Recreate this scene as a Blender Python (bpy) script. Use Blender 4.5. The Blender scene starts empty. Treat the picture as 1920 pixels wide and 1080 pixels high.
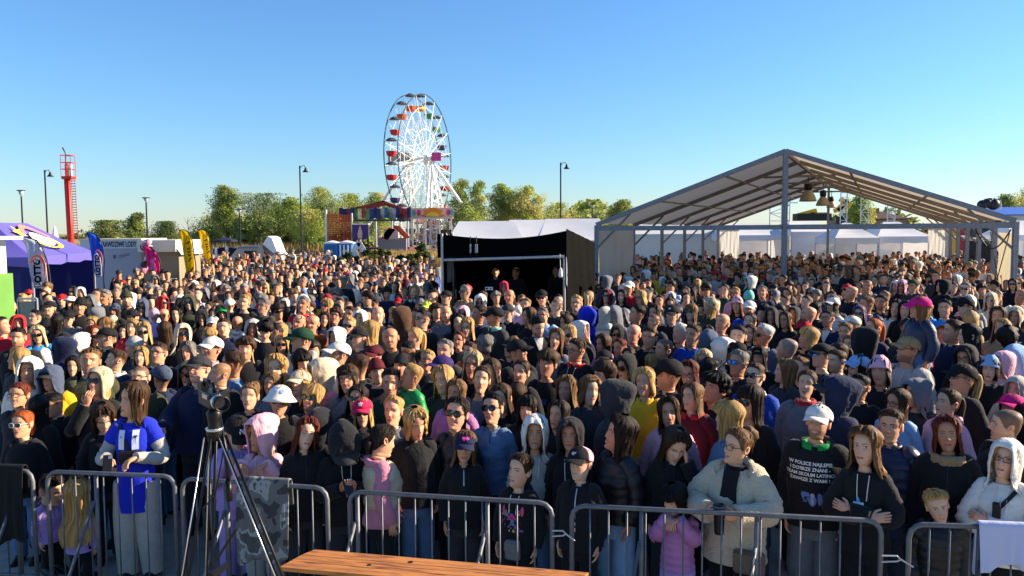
import bpy, math, random
import numpy as np
from mathutils import Vector, Matrix
from mathutils.bvhtree import BVHTree

scene = bpy.context.scene
COL = scene.collection
R = math.radians
rnd = random.Random(7)
rng = np.random.default_rng(11)

# ------------------------------------------------------------------ camera
F_PX, HOR, ROLL, CAM_H = 1500.0, 432.0, R(-0.4), 3.0
DZ = CAM_H - 2.75
PITCH = math.atan((540 - HOR) / F_PX)
FW = Vector((0, math.cos(PITCH), -math.sin(PITCH)))
UP0 = Vector((0, math.sin(PITCH), math.cos(PITCH)))
RT0 = Vector((1, 0, 0))
cR, sR = math.cos(ROLL), math.sin(ROLL)
RT = RT0 * cR + UP0 * sR
UP = UP0 * cR - RT0 * sR
EYE = Vector((0, 0, CAM_H))
cam_data = bpy.data.cameras.new('camera')
cam = bpy.data.objects.new('camera', cam_data)
COL.objects.link(cam)
cam_data.sensor_width = 36
cam_data.lens = F_PX / 1920 * 36
cam_data.clip_start = 0.1
cam_data.clip_end = 5000
cam.matrix_world = Matrix((
    (RT.x, UP.x, -FW.x, EYE.x), (RT.y, UP.y, -FW.y, EYE.y),
    (RT.z, UP.z, -FW.z, EYE.z), (0, 0, 0, 1)))
scene.camera = cam

# ------------------------------------------------------------------ light
SUN_EL, SUN_AZ = 23.0, 80.0          # azimuth measured from the view direction (+Y) towards +X
world = bpy.data.worlds.new('World')
scene.world = world
world.use_nodes = True
wn = world.node_tree
bg = wn.nodes['Background']
sky = wn.nodes.new('ShaderNodeTexSky')
sky.sky_type = 'NISHITA'
sky.sun_disc = False
sky.sun_elevation = R(SUN_EL)
sky.sun_rotation = R(SUN_AZ)
sky.altitude = 1000
sky.air_density = 1.4
sky.dust_density = 0.15
sky.ozone_density = 9.0
wn.links.new(sky.outputs['Color'], bg.inputs['Color'])
bg.inputs['Strength'].default_value = 0.08
sun_data = bpy.data.lights.new('sun', 'SUN')
sun_data.energy = 5.0
sun_data.angle = R(0.53)
sun_data.color = (1.0, 0.83, 0.62)
sun = bpy.data.objects.new('sun', sun_data)
COL.objects.link(sun)
sd = Vector((math.sin(R(SUN_AZ)) * math.cos(R(SUN_EL)), math.cos(R(SUN_AZ)) * math.cos(R(SUN_EL)), math.sin(R(SUN_EL))))
sun.rotation_euler = sd.to_track_quat('Z', 'Y').to_euler()
vs = scene.view_settings
vs.view_transform = 'Standard'
vs.look = 'None'
vs.exposure = 1.38
vs.gamma = 1.0
vs.use_curve_mapping = False
scene.cycles.max_bounces = 6
scene.cycles.diffuse_bounces = 3
scene.cycles.glossy_bounces = 3
scene.cycles.transmission_bounces = 3
scene.cycles.transparent_max_bounces = 6

# ------------------------------------------------------------------ helpers
def ray(px, py):
    """direction through a pixel of the 1920x1080 photograph, forward depth 1"""
    a = (px - 960) / F_PX
    b = (540 - py) / F_PX
    return FW + RT * a + UP * b

def at(px, py, Y):
    d = ray(px, py)
    return EYE + d * (Y / d.y)

def at_z(px, py, z):
    d = ray(px, py)
    return EYE + d * ((z - CAM_H) / d.z)

def X_at(px, Y, z=1.5):
    """world x of image column px at distance Y"""
    d = ray(px, HOR)
    return d.x * Y / d.y

def H2L(h):
    h = h.lstrip('#')
    return tuple(((int(h[i:i + 2], 16) / 255 + .055) / 1.055) ** 2.4 if int(h[i:i + 2], 16) > 10 else int(h[i:i + 2], 16) / 255 / 12.92 for i in (0, 2, 4))

_mats = {}
def mat(name, color, rough=0.7, metal=0.0, bump=0.0, scale=20.0, var=0.0, vscale=None, spec=0.35, trans=0.0, stretch=None, sheen=0.0, coat=0.0):
    """principled material with procedural colour variation and bump. color: hex or linear tuple"""
    key = (name, color, rough, metal, bump, scale, var, trans)
    if key in _mats:
        return _mats[key]
    c = H2L(color) if isinstance(color, str) else color
    m = bpy.data.materials.new(name)
    m.use_nodes = True
    nt = m.node_tree
    p = nt.nodes['Principled BSDF']
    p.inputs['Base Color'].default_value = (*c, 1)
    p.inputs['Roughness'].default_value = rough
    p.inputs['Metallic'].default_value = metal
    p.inputs['Specular IOR Level'].default_value = spec
    if sheen:
        p.inputs['Sheen Weight'].default_value = sheen
    if coat:
        p.inputs['Coat Weight'].default_value = coat
    tc = nt.nodes.new('ShaderNodeTexCoord')
    src = tc.outputs['Object']
    if stretch:
        mp = nt.nodes.new('ShaderNodeMapping')
        mp.inputs['Scale'].default_value = stretch
        nt.links.new(src, mp.inputs['Vector'])
        src = mp.outputs['Vector']
    if var:
        n = nt.nodes.new('ShaderNodeTexNoise')
        n.inputs['Scale'].default_value = vscale or scale * 0.4
        n.inputs['Detail'].default_value = 5
        nt.links.new(src, n.inputs['Vector'])
        rp = nt.nodes.new('ShaderNodeValToRGB')
        rp.color_ramp.elements[0].position = 0.3
        rp.color_ramp.elements[1].position = 0.72
        rp.color_ramp.elements[0].color = (*[x * (1 - var) for x in c], 1)
        rp.color_ramp.elements[1].color = (*[min(1, x * (1 + var)) for x in c], 1)
        nt.links.new(n.outputs['Fac'], rp.inputs['Fac'])
        nt.links.new(rp.outputs['Color'], p.inputs['Base Color'])
    if bump:
        n2 = nt.nodes.new('ShaderNodeTexNoise')
        n2.inputs['Scale'].default_value = scale
        n2.inputs['Detail'].default_value = 4
        nt.links.new(src, n2.inputs['Vector'])
        b = nt.nodes.new('ShaderNodeBump')
        b.inputs['Strength'].default_value = bump
        b.inputs['Distance'].default_value = 0.02
        nt.links.new(n2.outputs['Fac'], b.inputs['Height'])
        nt.links.new(b.outputs['Normal'], p.inputs['Normal'])
    if trans:
        tr = nt.nodes.new('ShaderNodeBsdfTranslucent')
        tr.inputs['Color'].default_value = (*c, 1)
        mx = nt.nodes.new('ShaderNodeMixShader')
        mx.inputs['Fac'].default_value = trans
        out = nt.nodes['Material Output']
        nt.links.new(p.outputs['BSDF'], mx.inputs[1])
        nt.links.new(tr.outputs['BSDF'], mx.inputs[2])
        nt.links.new(mx.outputs['Shader'], out.inputs['Surface'])
    _mats[key] = m
    return m

def attr_mat(name, rough=0.6, bump=0.0, scale=60.0, spec=0.35, stretch=None, sss=0.0, trans=0.0):
    """material whose albedo is the mesh's Col attribute (the thing's own colours)"""
    key = ('attr', name)
    if key in _mats:
        return _mats[key]
    m = bpy.data.materials.new(name)
    m.use_nodes = True
    nt = m.node_tree
    p = nt.nodes['Principled BSDF']
    a = nt.nodes.new('ShaderNodeAttribute')
    a.attribute_name = 'Col'
    nt.links.new(a.outputs['Color'], p.inputs['Base Color'])
    p.inputs['Roughness'].default_value = rough
    p.inputs['Specular IOR Level'].default_value = spec
    if sss:
        p.inputs['Subsurface Weight'].default_value = sss
        p.inputs['Subsurface Radius'].default_value = (0.012, 0.005, 0.003)
        p.inputs['Subsurface Scale'].default_value = 1.0
    if bump:
        tc = nt.nodes.new('ShaderNodeTexCoord')
        src = tc.outputs['Object']
        if stretch:
            mp = nt.nodes.new('ShaderNodeMapping')
            mp.inputs['Scale'].default_value = stretch
            nt.links.new(src, mp.inputs['Vector'])
            src = mp.outputs['Vector']
        n2 = nt.nodes.new('ShaderNodeTexNoise')
        n2.inputs['Scale'].default_value = scale
        n2.inputs['Detail'].default_value = 3
        nt.links.new(src, n2.inputs['Vector'])
        b = nt.nodes.new('ShaderNodeBump')
        b.inputs['Strength'].default_value = bump
        b.inputs['Distance'].default_value = 0.01
        nt.links.new(n2.outputs['Fac'], b.inputs['Height'])
        nt.links.new(b.outputs['Normal'], p.inputs['Normal'])
    if trans:
        tr = nt.nodes.new('ShaderNodeBsdfTranslucent')
        nt.links.new(a.outputs['Color'], tr.inputs['Color'])
        mx = nt.nodes.new('ShaderNodeMixShader')
        mx.inputs['Fac'].default_value = trans
        nt.links.new(p.outputs['BSDF'], mx.inputs[1])
        nt.links.new(tr.outputs['BSDF'], mx.inputs[2])
        nt.links.new(mx.outputs['Shader'], nt.nodes['Material Output'].inputs['Surface'])
    _mats[key] = m
    return m

def tag(o, label=None, cat=None, group=None, kind=None):
    if label: o['label'] = label
    if cat: o['category'] = cat
    if group: o['group'] = group
    if kind: o['kind'] = kind
    return o

def empty(name, loc=(0, 0, 0), rz=0.0):
    o = bpy.data.objects.new(name, None)
    COL.objects.link(o)
    o.location = loc
    o.rotation_euler = (0, 0, rz)
    o.empty_display_size = 0.2
    return o

def link(name, me, parent=None, loc=None, rot=None):
    o = bpy.data.objects.new(name, me)
    COL.objects.link(o)
    if parent is not None:
        o.parent = parent
    if loc is not None: o.location = loc
    if rot is not None: o.rotation_euler = rot
    return o

class MB:
    """collects simple shapes into one mesh"""
    def __init__(s):
        s.v, s.f, s.m, s.cur = [], [], [], 0
    def add(s, vs_, fs):
        n = len(s.v)
        s.v += [tuple(p) for p in vs_]
        for f in fs:
            s.f.append(tuple(i + n for i in f))
            s.m.append(s.cur)
        return s
    def box(s, c, d, rz=0.0, taper=1.0):
        x, y, z = d[0] / 2, d[1] / 2, d[2] / 2
        cs, sn = math.cos(rz), math.sin(rz)
        pts = []
        for k, (sx, sy, sz) in enumerate([(-1, -1, -1), (1, -1, -1), (1, 1, -1), (-1, 1, -1), (-1, -1, 1), (1, -1, 1), (1, 1, 1), (-1, 1, 1)]):
            t = taper if sz > 0 else 1
            px, py = sx * x * t, sy * y * t
            pts.append((c[0] + px * cs - py * sn, c[1] + px * sn + py * cs, c[2] + sz * z))
        return s.add(pts, [(0, 3, 2, 1), (4, 5, 6, 7), (0, 1, 5, 4), (1, 2, 6, 5), (2, 3, 7, 6), (3, 0, 4, 7)])
    def tube(s, pts, r, n=8, cap=True):
        pts = [Vector(p) for p in pts]
        rs = r if isinstance(r, (list, tuple)) else [r] * len(pts)
        vs_, fs = [], []
        ref = None
        for i, p in enumerate(pts):
            a = pts[max(i - 1, 0)]
            b = pts[min(i + 1, len(pts) - 1)]
            d = (b - a).normalized()
            if ref is None:
                ref = Vector((0, 0, 1)) if abs(d.z) < .9 else Vector((1, 0, 0))
            u = d.cross(ref).normalized()
            w = u.cross(d).normalized()
            ref = w
            for k in range(n):
                t = 2 * math.pi * (k + .5) / n
                vs_.append(p + (u * math.cos(t) + w * math.sin(t)) * rs[i])
        for i in range(len(pts) - 1):
            for k in range(n):
                k2 = (k + 1) % n
                fs.append((i * n + k, i * n + k2, (i + 1) * n + k2, (i + 1) * n + k))
        if cap:
            fs.append(tuple(reversed(range(n))))
            fs.append(tuple(range((len(pts) - 1) * n, len(pts) * n)))
        return s.add(vs_, fs)
    def bar(s, a, b, w, h=None):
        """box-section beam from a to b"""
        h = h or w
        a, b = Vector(a), Vector(b)
        d = (b - a).normalized()
        ref = Vector((0, 0, 1)) if abs(d.z) < .95 else Vector((0, 1, 0))
        u = d.cross(ref).normalized() * (w / 2)
        v = u.normalized().cross(d).normalized() * (h / 2)
        pts = [a - u - v, a + u - v, a + u + v, a - u + v, b - u - v, b + u - v, b + u + v, b - u + v]
        return s.add(pts, [(0, 1, 2, 3), (4, 7, 6, 5), (0, 4, 5, 1), (1, 5, 6, 2), (2, 6, 7, 3), (3, 7, 4, 0)])
    def lathe(s, prof, n=16, c=(0, 0, 0)):
        vs_, fs = [], []
        for r_, z in prof:
            for k in range(n):
                t = 2 * math.pi * k / n
                vs_.append((c[0] + r_ * math.cos(t), c[1] + r_ * math.sin(t), c[2] + z))
        for i in range(len(prof) - 1):
            for k in range(n):
                k2 = (k + 1) % n
                fs.append((i * n + k, i * n + k2, (i + 1) * n + k2, (i + 1) * n + k))
        return s.add(vs_, fs)
    def slab(s, poly, d):
        """polygon (3D points) thickened by vector d"""
        d = Vector(d)
        n = len(poly)
        top = [Vector(p) for p in poly]
        bot = [p + d for p in top]
        fs = [tuple(range(n)), tuple(reversed(range(n, 2 * n)))]
        for k in range(n):
            k2 = (k + 1) % n
            fs.append((k, n + k, n + k2, k2))
        return s.add(top + bot, fs)
    def grid(s, P):
        """P[i][j] 3D points -> sheet"""
        ni, nj = len(P), len(P[0])
        vs_ = [p for row in P for p in row]
        fs = [(i * nj + j, i * nj + j + 1, (i + 1) * nj + j + 1, (i + 1) * nj + j) for i in range(ni - 1) for j in range(nj - 1)]
        return s.add(vs_, fs)
    def mesh(s, name, mats, smooth=False):
        me = bpy.data.meshes.new(name)
        me.from_pydata(s.v, [], s.f)
        for m_ in (mats if isinstance(mats, (list, tuple)) else [mats]):
            me.materials.append(m_)
        me.polygons.foreach_set('material_index', s.m)
        if smooth:
            me.polygons.foreach_set('use_smooth', [True] * len(s.f))
        me.update()
        return me
    def build(s, name, mats, parent=None, smooth=False, loc=None, rot=None):
        return link(name, s.mesh(name, mats, smooth), parent, loc, rot)

def part(name, mb, mats, parent, smooth=False):
    return mb.build(name, mats, parent, smooth)

def text_mesh(txt, size, extrude=0.0, font_scale_x=1.0, bold=0.0):
    cu = bpy.data.curves.new('lettering', 'FONT')
    cu.body = txt
    cu.size = size
    cu.align_x = 'CENTER'
    cu.align_y = 'CENTER'
    cu.extrude = extrude
    cu.offset = bold
    cu.resolution_u = 3
    o = bpy.data.objects.new('lettering', cu)
    COL.objects.link(o)
    dg = bpy.context.evaluated_depsgraph_get()
    me = bpy.data.meshes.new_from_object(o.evaluated_get(dg))
    bpy.data.objects.remove(o)
    bpy.data.curves.remove(cu)
    return me

def text_on(name, txt, size, mat_, parent, origin, xdir, ydir, extrude=0.004, sx=1.0, bold=0.0):
    """flat lettering on a plane given by world origin and unit directions (parent at identity)"""
    me = text_mesh(txt, size, extrude, bold=bold)
    me.name = name
    o, x, y = Vector(origin), Vector(xdir).normalized(), Vector(ydir).normalized()
    n = x.cross(y)
    for v in me.vertices:
        c = v.co
        v.co = o + x * (c.x * sx) + y * c.y + n * c.z
    me.materials.clear()
    me.materials.append(mat_)
    return link(name, me, parent)
# ================================================================== SETTING
def wpart(name, mb, mats, parent, smooth=False, loc=None, label=None):
    """mesh collected in world coordinates, parented to a thing whose Empty stands elsewhere"""
    o = mb.build(name, mats, parent, smooth)
    if parent is not None:
        o.matrix_parent_inverse = Matrix.LocRotScale(parent.location, parent.rotation_euler, None).inverted()
    if label: o['label'] = label
    return o

M_white = mat('white paint', '#e9e9e4', .45, var=.06, scale=6, bump=.05)
M_steel = mat('galvanised steel', '#8f9499', .42, .75, bump=.08, scale=40, var=.18, vscale=9)
M_alu = mat('aluminium profile', '#b6b9bc', .38, .6, bump=.04, scale=30, var=.1)
M_dark = mat('dark steel', '#24272b', .55, .3, bump=.06, scale=30, var=.15)
M_pvc = mat('white tent cloth', '#e2e2e4', .6, trans=.22, bump=.25, scale=1.3, var=.05, vscale=2)
M_pvc2 = mat('off white tent cloth', '#cfcfcb', .6, trans=.18, bump=.3, scale=1.6, var=.06, vscale=2)
M_blackcloth = mat('black stage cloth', '#080809', .95, bump=.4, scale=5, var=.2, spec=.05)
M_blackpvc = mat('black plastic sheet', '#060607', .7, bump=1.0, scale=5, var=.25, spec=.04)
M_red = mat('red paint', '#c42a1e', .5, var=.12, scale=8, bump=.05)

# ---- ground
def flat(name, pts, z, m, kind='structure'):
    b = MB()
    b.add([(p[0], p[1], z) for p in pts], [tuple(range(len(pts)))])
    return tag(b.build(name, m), kind=kind)

def ground_mat(name, c1, c2, s1, s2, rough=.9, bump=.3):
    m = bpy.data.materials.new(name)
    m.use_nodes = True
    nt = m.node_tree
    p = nt.nodes['Principled BSDF']
    p.inputs['Roughness'].default_value = rough
    tc = nt.nodes.new('ShaderNodeTexCoord')
    a = nt.nodes.new('ShaderNodeTexNoise'); a.inputs['Scale'].default_value = s1; a.inputs['Detail'].default_value = 8
    b = nt.nodes.new('ShaderNodeTexNoise'); b.inputs['Scale'].default_value = s2; b.inputs['Detail'].default_value = 6
    nt.links.new(tc.outputs['Object'], a.inputs['Vector']); nt.links.new(tc.outputs['Object'], b.inputs['Vector'])
    mx = nt.nodes.new('ShaderNodeMath'); mx.operation = 'MULTIPLY_ADD'
    mx.inputs[1].default_value = .5
    nt.links.new(a.outputs['Fac'], mx.inputs[0])
    h = nt.nodes.new('ShaderNodeMath'); h.operation = 'MULTIPLY'; h.inputs[1].default_value = .5
    nt.links.new(b.outputs['Fac'], h.inputs[0]); nt.links.new(h.outputs[0], mx.inputs[2])
    r_ = nt.nodes.new('ShaderNodeValToRGB')
    r_.color_ramp.elements[0].position = .35; r_.color_ramp.elements[1].position = .65
    r_.color_ramp.elements[0].color = (*H2L(c1), 1); r_.color_ramp.elements[1].color = (*H2L(c2), 1)
    nt.links.new(mx.outputs[0], r_.inputs['Fac']); nt.links.new(r_.outputs['Color'], p.inputs['Base Color'])
    bp = nt.nodes.new('ShaderNodeBump'); bp.inputs['Strength'].default_value = bump
    nt.links.new(b.outputs['Fac'], bp.inputs['Height']); nt.links.new(bp.outputs['Normal'], p.inputs['Normal'])
    return m

flat('ground', [(-3000, -200), (3000, -200), (3000, 4000), (-3000, 4000)], 0,
     ground_mat('dry grassland', '#7d6b45', '#a08c5e', .02, .6))
flat('plaza', [(-45, -6), (60, -6), (60, 62), (-45, 62)], .004,
     ground_mat('concrete paving', '#8d8578', '#aaa294', .3, 9))
flat('footpath', [(-70, 64), (-4, 64), (-4, 70), (-70, 70)], .004, ground_mat('pale gravel path', '#a69b88', '#bdb2a0', .5, 12))

# dry reed bank behind the plaza: uneven strip of standing dry grass
def reeds(name, x0, x1, y0, y1, h, n, cols, label):
    V, Fc, C = [], [], []
    for i in range(n):
        x = rnd.uniform(x0, x1); y = rnd.uniform(y0, y1)
        a = rnd.uniform(0, math.pi); w = rnd.uniform(.05, .13); hh = h * rnd.uniform(.5, 1.1)
        lx, ly = rnd.uniform(-.25, .25), rnd.uniform(-.2, .2)
        k = len(V)
        V += [(x - w * math.cos(a), y - w * math.sin(a), 0), (x + w * math.cos(a), y + w * math.sin(a), 0), (x + lx, y + ly, hh)]
        Fc.append((k, k + 1, k + 2))
        c = H2L(rnd.choice(cols)); f = rnd.uniform(.8, 1.2)
        C += [(c[0] * f, c[1] * f, c[2] * f, 1)] * 3
    me = bpy.data.meshes.new(name)
    me.from_pydata(V, [], Fc)
    at_ = me.attributes.new('Col', 'FLOAT_COLOR', 'POINT')
    at_.data.foreach_set('color', [q for c in C for q in c])
    me.materials.append(attr_mat('dry grass blades', .85, trans=.25))
    return tag(link(name, me), label, kind='stuff')
reeds('dry_grass', X_at(625, 74), X_at(850, 74), 66, 92, 1.0, 9000, ['#a5834f', '#b3925a', '#8d7344', '#9c8a50'], None)
reeds('reed_field', X_at(60, 130), X_at(640, 130), 110, 165, 1.5, 12000, ['#9a7f4c', '#a88c58', '#7f6c40', '#8b8048'], None)

# ---- trees
def tube_np(pts, rs, n=7):
    b = MB(); b.tube(pts, rs, n); return b

bark = mat('bark', '#5a4c3c', .9, bump=.6, scale=6, var=.3)
barkpale = mat('pale bark', '#7b7264', .9, bump=.6, scale=6, var=.3)

def tree(name, px, top, wpx, d, cols, label, group, dens=1.0, lobes=9, low=.22, lean=0, leaf=.29, limbs=6, bk=None, shape='round', base_z=0.0):
    x = X_at(px, d)
    hz = HOR - (px - 960) * math.tan(ROLL) * -1
    h = CAM_H + (HOR + (px - 960) * sR - top) / F_PX * d - base_z
    w = wpx / F_PX * d / 2 * 1.18
    root = empty(name, (x, d, base_z))
    tag(root, label, 'tree' if 'tree' in name else 'shrub', group)
    r_ = random.Random(int(px * 7 + d))
    tb = MB()
    tr = max(.12, h * .022)
    top_pt = Vector((lean, 0, h * .8))
    tb.tube([(0, 0, -.1), (lean * .2, .1, h * .25), (lean * .6, -.1, h * .55), top_pt], [tr * 1.3, tr, tr * .6, tr * .15], 8)
    blobs = []
    for i in range(lobes):
        t = (i + .5) / lobes
        zz = h * (low + (1 - low) * (.12 + .80 * t))
        if shape == 'round': prof = math.sqrt(max(.08, 1 - (2 * t - .9) ** 2))
        elif shape == 'upright': prof = .75 * math.sqrt(max(.1, 1 - (1.7 * t - .75) ** 2))
        elif shape == 'fan': prof = .35 + .65 * t
        else: prof = 1 - .5 * t
        a = i * 2.4 + r_.uniform(-.5, .5)
        rad = w * prof * r_.uniform(.35, .72)
        blobs.append((Vector((lean * zz / h + rad * math.cos(a), rad * .8 * math.sin(a), zz)), w * r_.uniform(.46, .72) * (.6 + .4 * prof)))
    blobs.append((Vector((lean, 0, h * .9)), w * .3))
    for i in range(limbs):
        c, rr = blobs[(i * len(blobs)) // limbs]
        z0 = h * (.15 + .4 * i / limbs)
        s0 = Vector((lean * z0 / h, 0, z0))
        mid = (s0 + c) / 2 + Vector((r_.uniform(-.3, .3), r_.uniform(-.3, .3), h * .03))
        tb.tube([s0, mid, c + Vector((0, 0, rr * .5))], [tr * .5, tr * .3, tr * .07], 6)
    wpart_local = tb.build('trunk', bk or bark, root, True)
    V, Fc, C = [], [], []
    n = int(680 * dens)
    for c, rr in blobs:
        bc = [1.3 * q for q in H2L(r_.choice(cols))]; f0 = r_.uniform(.85, 1.15)
        nb = int(n * min(1.6, max(.5, (rr / (w * .4)) ** 2)))
        for k in range(nb):
            u = Vector((r_.gauss(0, 1), r_.gauss(0, 1), r_.gauss(0, 1))).normalized()
            rad = rr * (r_.random() ** .45) * (1 + .32 * math.sin(5 * u.x + 3 * u.z + c.x) + .18 * math.sin(11 * u.y + 7 * u.z))
            p = c + Vector((u.x * rad, u.y * rad, u.z * rad * .85))
            if p.z < h * low * .55: continue
            if p.z > h * .985: p.z = h * .985 - r_.random() * .4
            s = leaf * r_.uniform(.5, 1.25)
            a = Vector((r_.gauss(0, 1), r_.gauss(0, 1), r_.gauss(0, .7))).normalized() * s
            b = Vector((r_.gauss(0, 1), r_.gauss(0, 1), r_.gauss(0, .7))).normalized() * s * .7
            k0 = len(V)
            V += [p - a * .5, p + b * .5, p + a * .5, p - b * .4]
            Fc.append((k0, k0 + 1, k0 + 2, k0 + 3))
            f = f0 * r_.uniform(.75, 1.25)
            C += [(bc[0] * f, bc[1] * f, bc[2] * f, 1)] * 4
    me = bpy.data.meshes.new('crown')
    me.from_pydata([tuple(v) for v in V], [], Fc)
    at_ = me.attributes.new('Col', 'FLOAT_COLOR', 'POINT')
    at_.data.foreach_set('color', [q for c in C for q in c])
    me.materials.append(attr_mat('leaves', .6, trans=.45))
    link('crown', me, root)
    return root

YG = ['#95a04c', '#87984a', '#a2a45a', '#788c48', '#aca768']
OL = ['#86904f', '#7b8649', '#959a60', '#6f8044']
DK = ['#5f6c3c', '#546336', '#6c7342', '#4c5a33']
GRP = 'trees along the far edge of the fairground'
T = [
 (208, 412, 66, 118, OL, 'low spreading olive tree behind the ice cream trailer', dict(shape='fan', lobes=10)),
 (257, 397, 38, 112, DK + OL, 'narrow upright tree beside the short flat-topped lamp post', dict(shape='upright', dens=1.1)),
 (312, 414, 62, 150, DK, 'dark low far tree between the flat-topped lamp post and the bare saplings', dict(low=.1)),
 (402, 404, 64, 135, OL + DK, 'dark brownish bush tree above the yellow feather flags', dict(low=.08)),
 (426, 346, 62, 128, OL + YG, 'tall grey-green tree at the left end of the tree line', dict(shape='upright', dens=1.25, lobes=13, limbs=9)),
 (487, 361, 76, 124, OL, 'open wide-crowned tree with many bare branches showing', dict(dens=.55, lobes=14, limbs=14, bk=barkpale, shape='fan')),
 (545, 368, 72, 130, YG + OL, 'yellow-green tree just left of the tall lamp post', dict(dens=1.1, lobes=12)),
 (606, 350, 76, 136, YG, 'high feathery yellow-green tree right of the tall lamp post', dict(dens=1.0, lobes=13, limbs=10)),
 (585, 392, 70, 120, YG, 'bright lower yellow-green bush tree in front of the feathery tree', dict(low=.05)),
 (660, 361, 66, 140, YG, 'fresh green tree above the orange netting of the ride', dict(dens=1.1)),
 (708, 360, 60, 142, YG + OL, 'fresh green tree touching the left edge of the big wheel', dict(dens=1.1)),
 (864, 333, 44, 132, OL, 'slim twin-topped poplar tree right of the big wheel', dict(shape='upright', dens=.9)),
 (898, 334, 42, 134, OL + YG, 'slim pointed poplar tree, second right of the big wheel', dict(shape='upright', dens=.9)),
 (880, 378, 90, 122, DK + YG, 'broad dark-based tree under the wheel support legs', dict(low=.05)),
 (944, 342, 58, 128, YG, 'round yellow-green willow tree behind the black booth', dict(dens=1.3, lobes=13)),
 (990, 346, 62, 126, YG, 'round leafy tree left of the lamp post behind the booth', dict(dens=1.2, lobes=12)),
 (1048, 378, 70, 138, YG, 'low yellow-green tree behind the lamp post over the white tent roofs', dict(low=.1)),
 (1108, 392, 60, 142, OL + YG, 'thin low tree left of the tent corner', dict(low=.1, dens=.7)),
 (1168, 373, 54, 120, YG + OL, 'rounded tree above the left corner of the big tent', dict(dens=1.2)),
 (1880, 362, 60, 150, OL + DK, 'dark tree on the slope beyond the right tent corner', dict(low=.05)),
 (1925, 346, 70, 150, OL + YG, 'tall green tree at the far right edge beyond the tent', dict(low=.05)),
 (1612, 362, 60, 100, YG, 'pale green tree seen through the rear gable of the tent', dict(low=.1)),
]
for (px, top, w, d, cols, lab, kw) in T:
    tree('tree', px, top, w, d, cols, lab, GRP, **kw)
# bare saplings
for px, top in ((352, 408), (362, 414)):
    d = 120
    x = X_at(px, d); h = CAM_H + (HOR + 5 - top) / F_PX * d
    t = MB()
    t.tube([(0, 0, 0), (.1, 0, h * .5), (0, .1, h)], [.1, .07, .02], 5)
    for k in range(9):
        z = h * (.3 + .07 * k); a = k * 2.4
        t.tube([(0.05, 0, z), (math.cos(a) * h * .16, math.sin(a) * h * .1, z + h * .2)], [.035, .012], 4)
    o = empty('bare_tree', (x, d, 0)); t.build('trunk', bark, o)
    tag(o, 'thin bare sapling above the yellow feather flags, the taller one' if top == 408 else 'thin bare sapling right beside the taller bare one', 'tree', 'bare saplings')

# far low woods that read as one mass
def woods(name, x0, x1, y, h, n, cols):
    V, Fc, C = [], [], []
    for i in range(n):
        x = rnd.uniform(x0, x1); yy = y + rnd.uniform(-14, 14)
        hh = h * (.45 + .35 * math.sin(x * .11) + .2 * math.sin(x * .37 + 1))
        p = Vector((x, yy, rnd.uniform(0, max(.6, hh))))
        s = rnd.uniform(.5, 1.3)
        a = Vector((rnd.gauss(0, 1), rnd.gauss(0, 1), rnd.gauss(0, .7))).normalized() * s
        b = Vector((rnd.gauss(0, 1), rnd.gauss(0, 1), rnd.gauss(0, .7))).normalized() * s * .7
        k0 = len(V); V += [p - a, p + b, p + a, p - b]; Fc.append((k0, k0 + 1, k0 + 2, k0 + 3))
        c = H2L(rnd.choice(cols)); f = 1.15 * rnd.uniform(.8, 1.2); C += [(c[0] * f, c[1] * f, c[2] * f, 1)] * 4
    me = bpy.data.meshes.new(name); me.from_pydata([tuple(v) for v in V], [], Fc)
    at_ = me.attributes.new('Col', 'FLOAT_COLOR', 'POINT'); at_.data.foreach_set('color', [q for c in C for q in c])
    me.materials.append(attr_mat('leaves', .6, trans=.45))
    return tag(link(name, me), kind='stuff')
woods('far_woods', X_at(370, 185), X_at(1240, 185), 185, 10, 22000, OL + YG + YG)
woods('shrub_belt', X_at(372, 155), X_at(735, 155), 155, 6.5, 9000, YG + OL)
woods('willow_belt', X_at(855, 150), X_at(1120, 150), 150, 7, 7000, YG + OL)
woods('distant_treeline', X_at(-60, 420), X_at(420, 420), 420, 5, 2500, DK)
woods('hillside_woods', X_at(1600, 190), X_at(2050, 190), 190, 11, 7000, DK + OL)

# dark conifer hedge in front of the fairground bank
for k, (px, top) in enumerate(((640, 480), (655, 470), (668, 476), (690, 463), (703, 466), (716, 462), (728, 468), (793, 452), (786, 470), (770, 474), (752, 476))):
    tree('thuja_shrub', px, top, 26, 44 + (k % 3), ['#33431f', '#3c4b22', '#2a381b', '#4a5524'],
         'dark green thuja shrub %s' % ['left end of the hedge right of the blue toilets', 'second from the blue toilets, taller', 'third from the blue toilets, low', 'in the middle of the hedge below the bird-box roof', 'peaked, just right of the bird-box roof', 'tallest in the hedge middle', 'right of the tallest hedge shrub', 'pale tall beside the black booth', 'low, second left of the black booth', 'low, third left of the black booth', 'low, between the booth and the hedge middle'][k],
         'thuja hedge shrubs', dens=.55, lobes=5, low=.02, leaf=.16, limbs=2, shape='cone')

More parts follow.
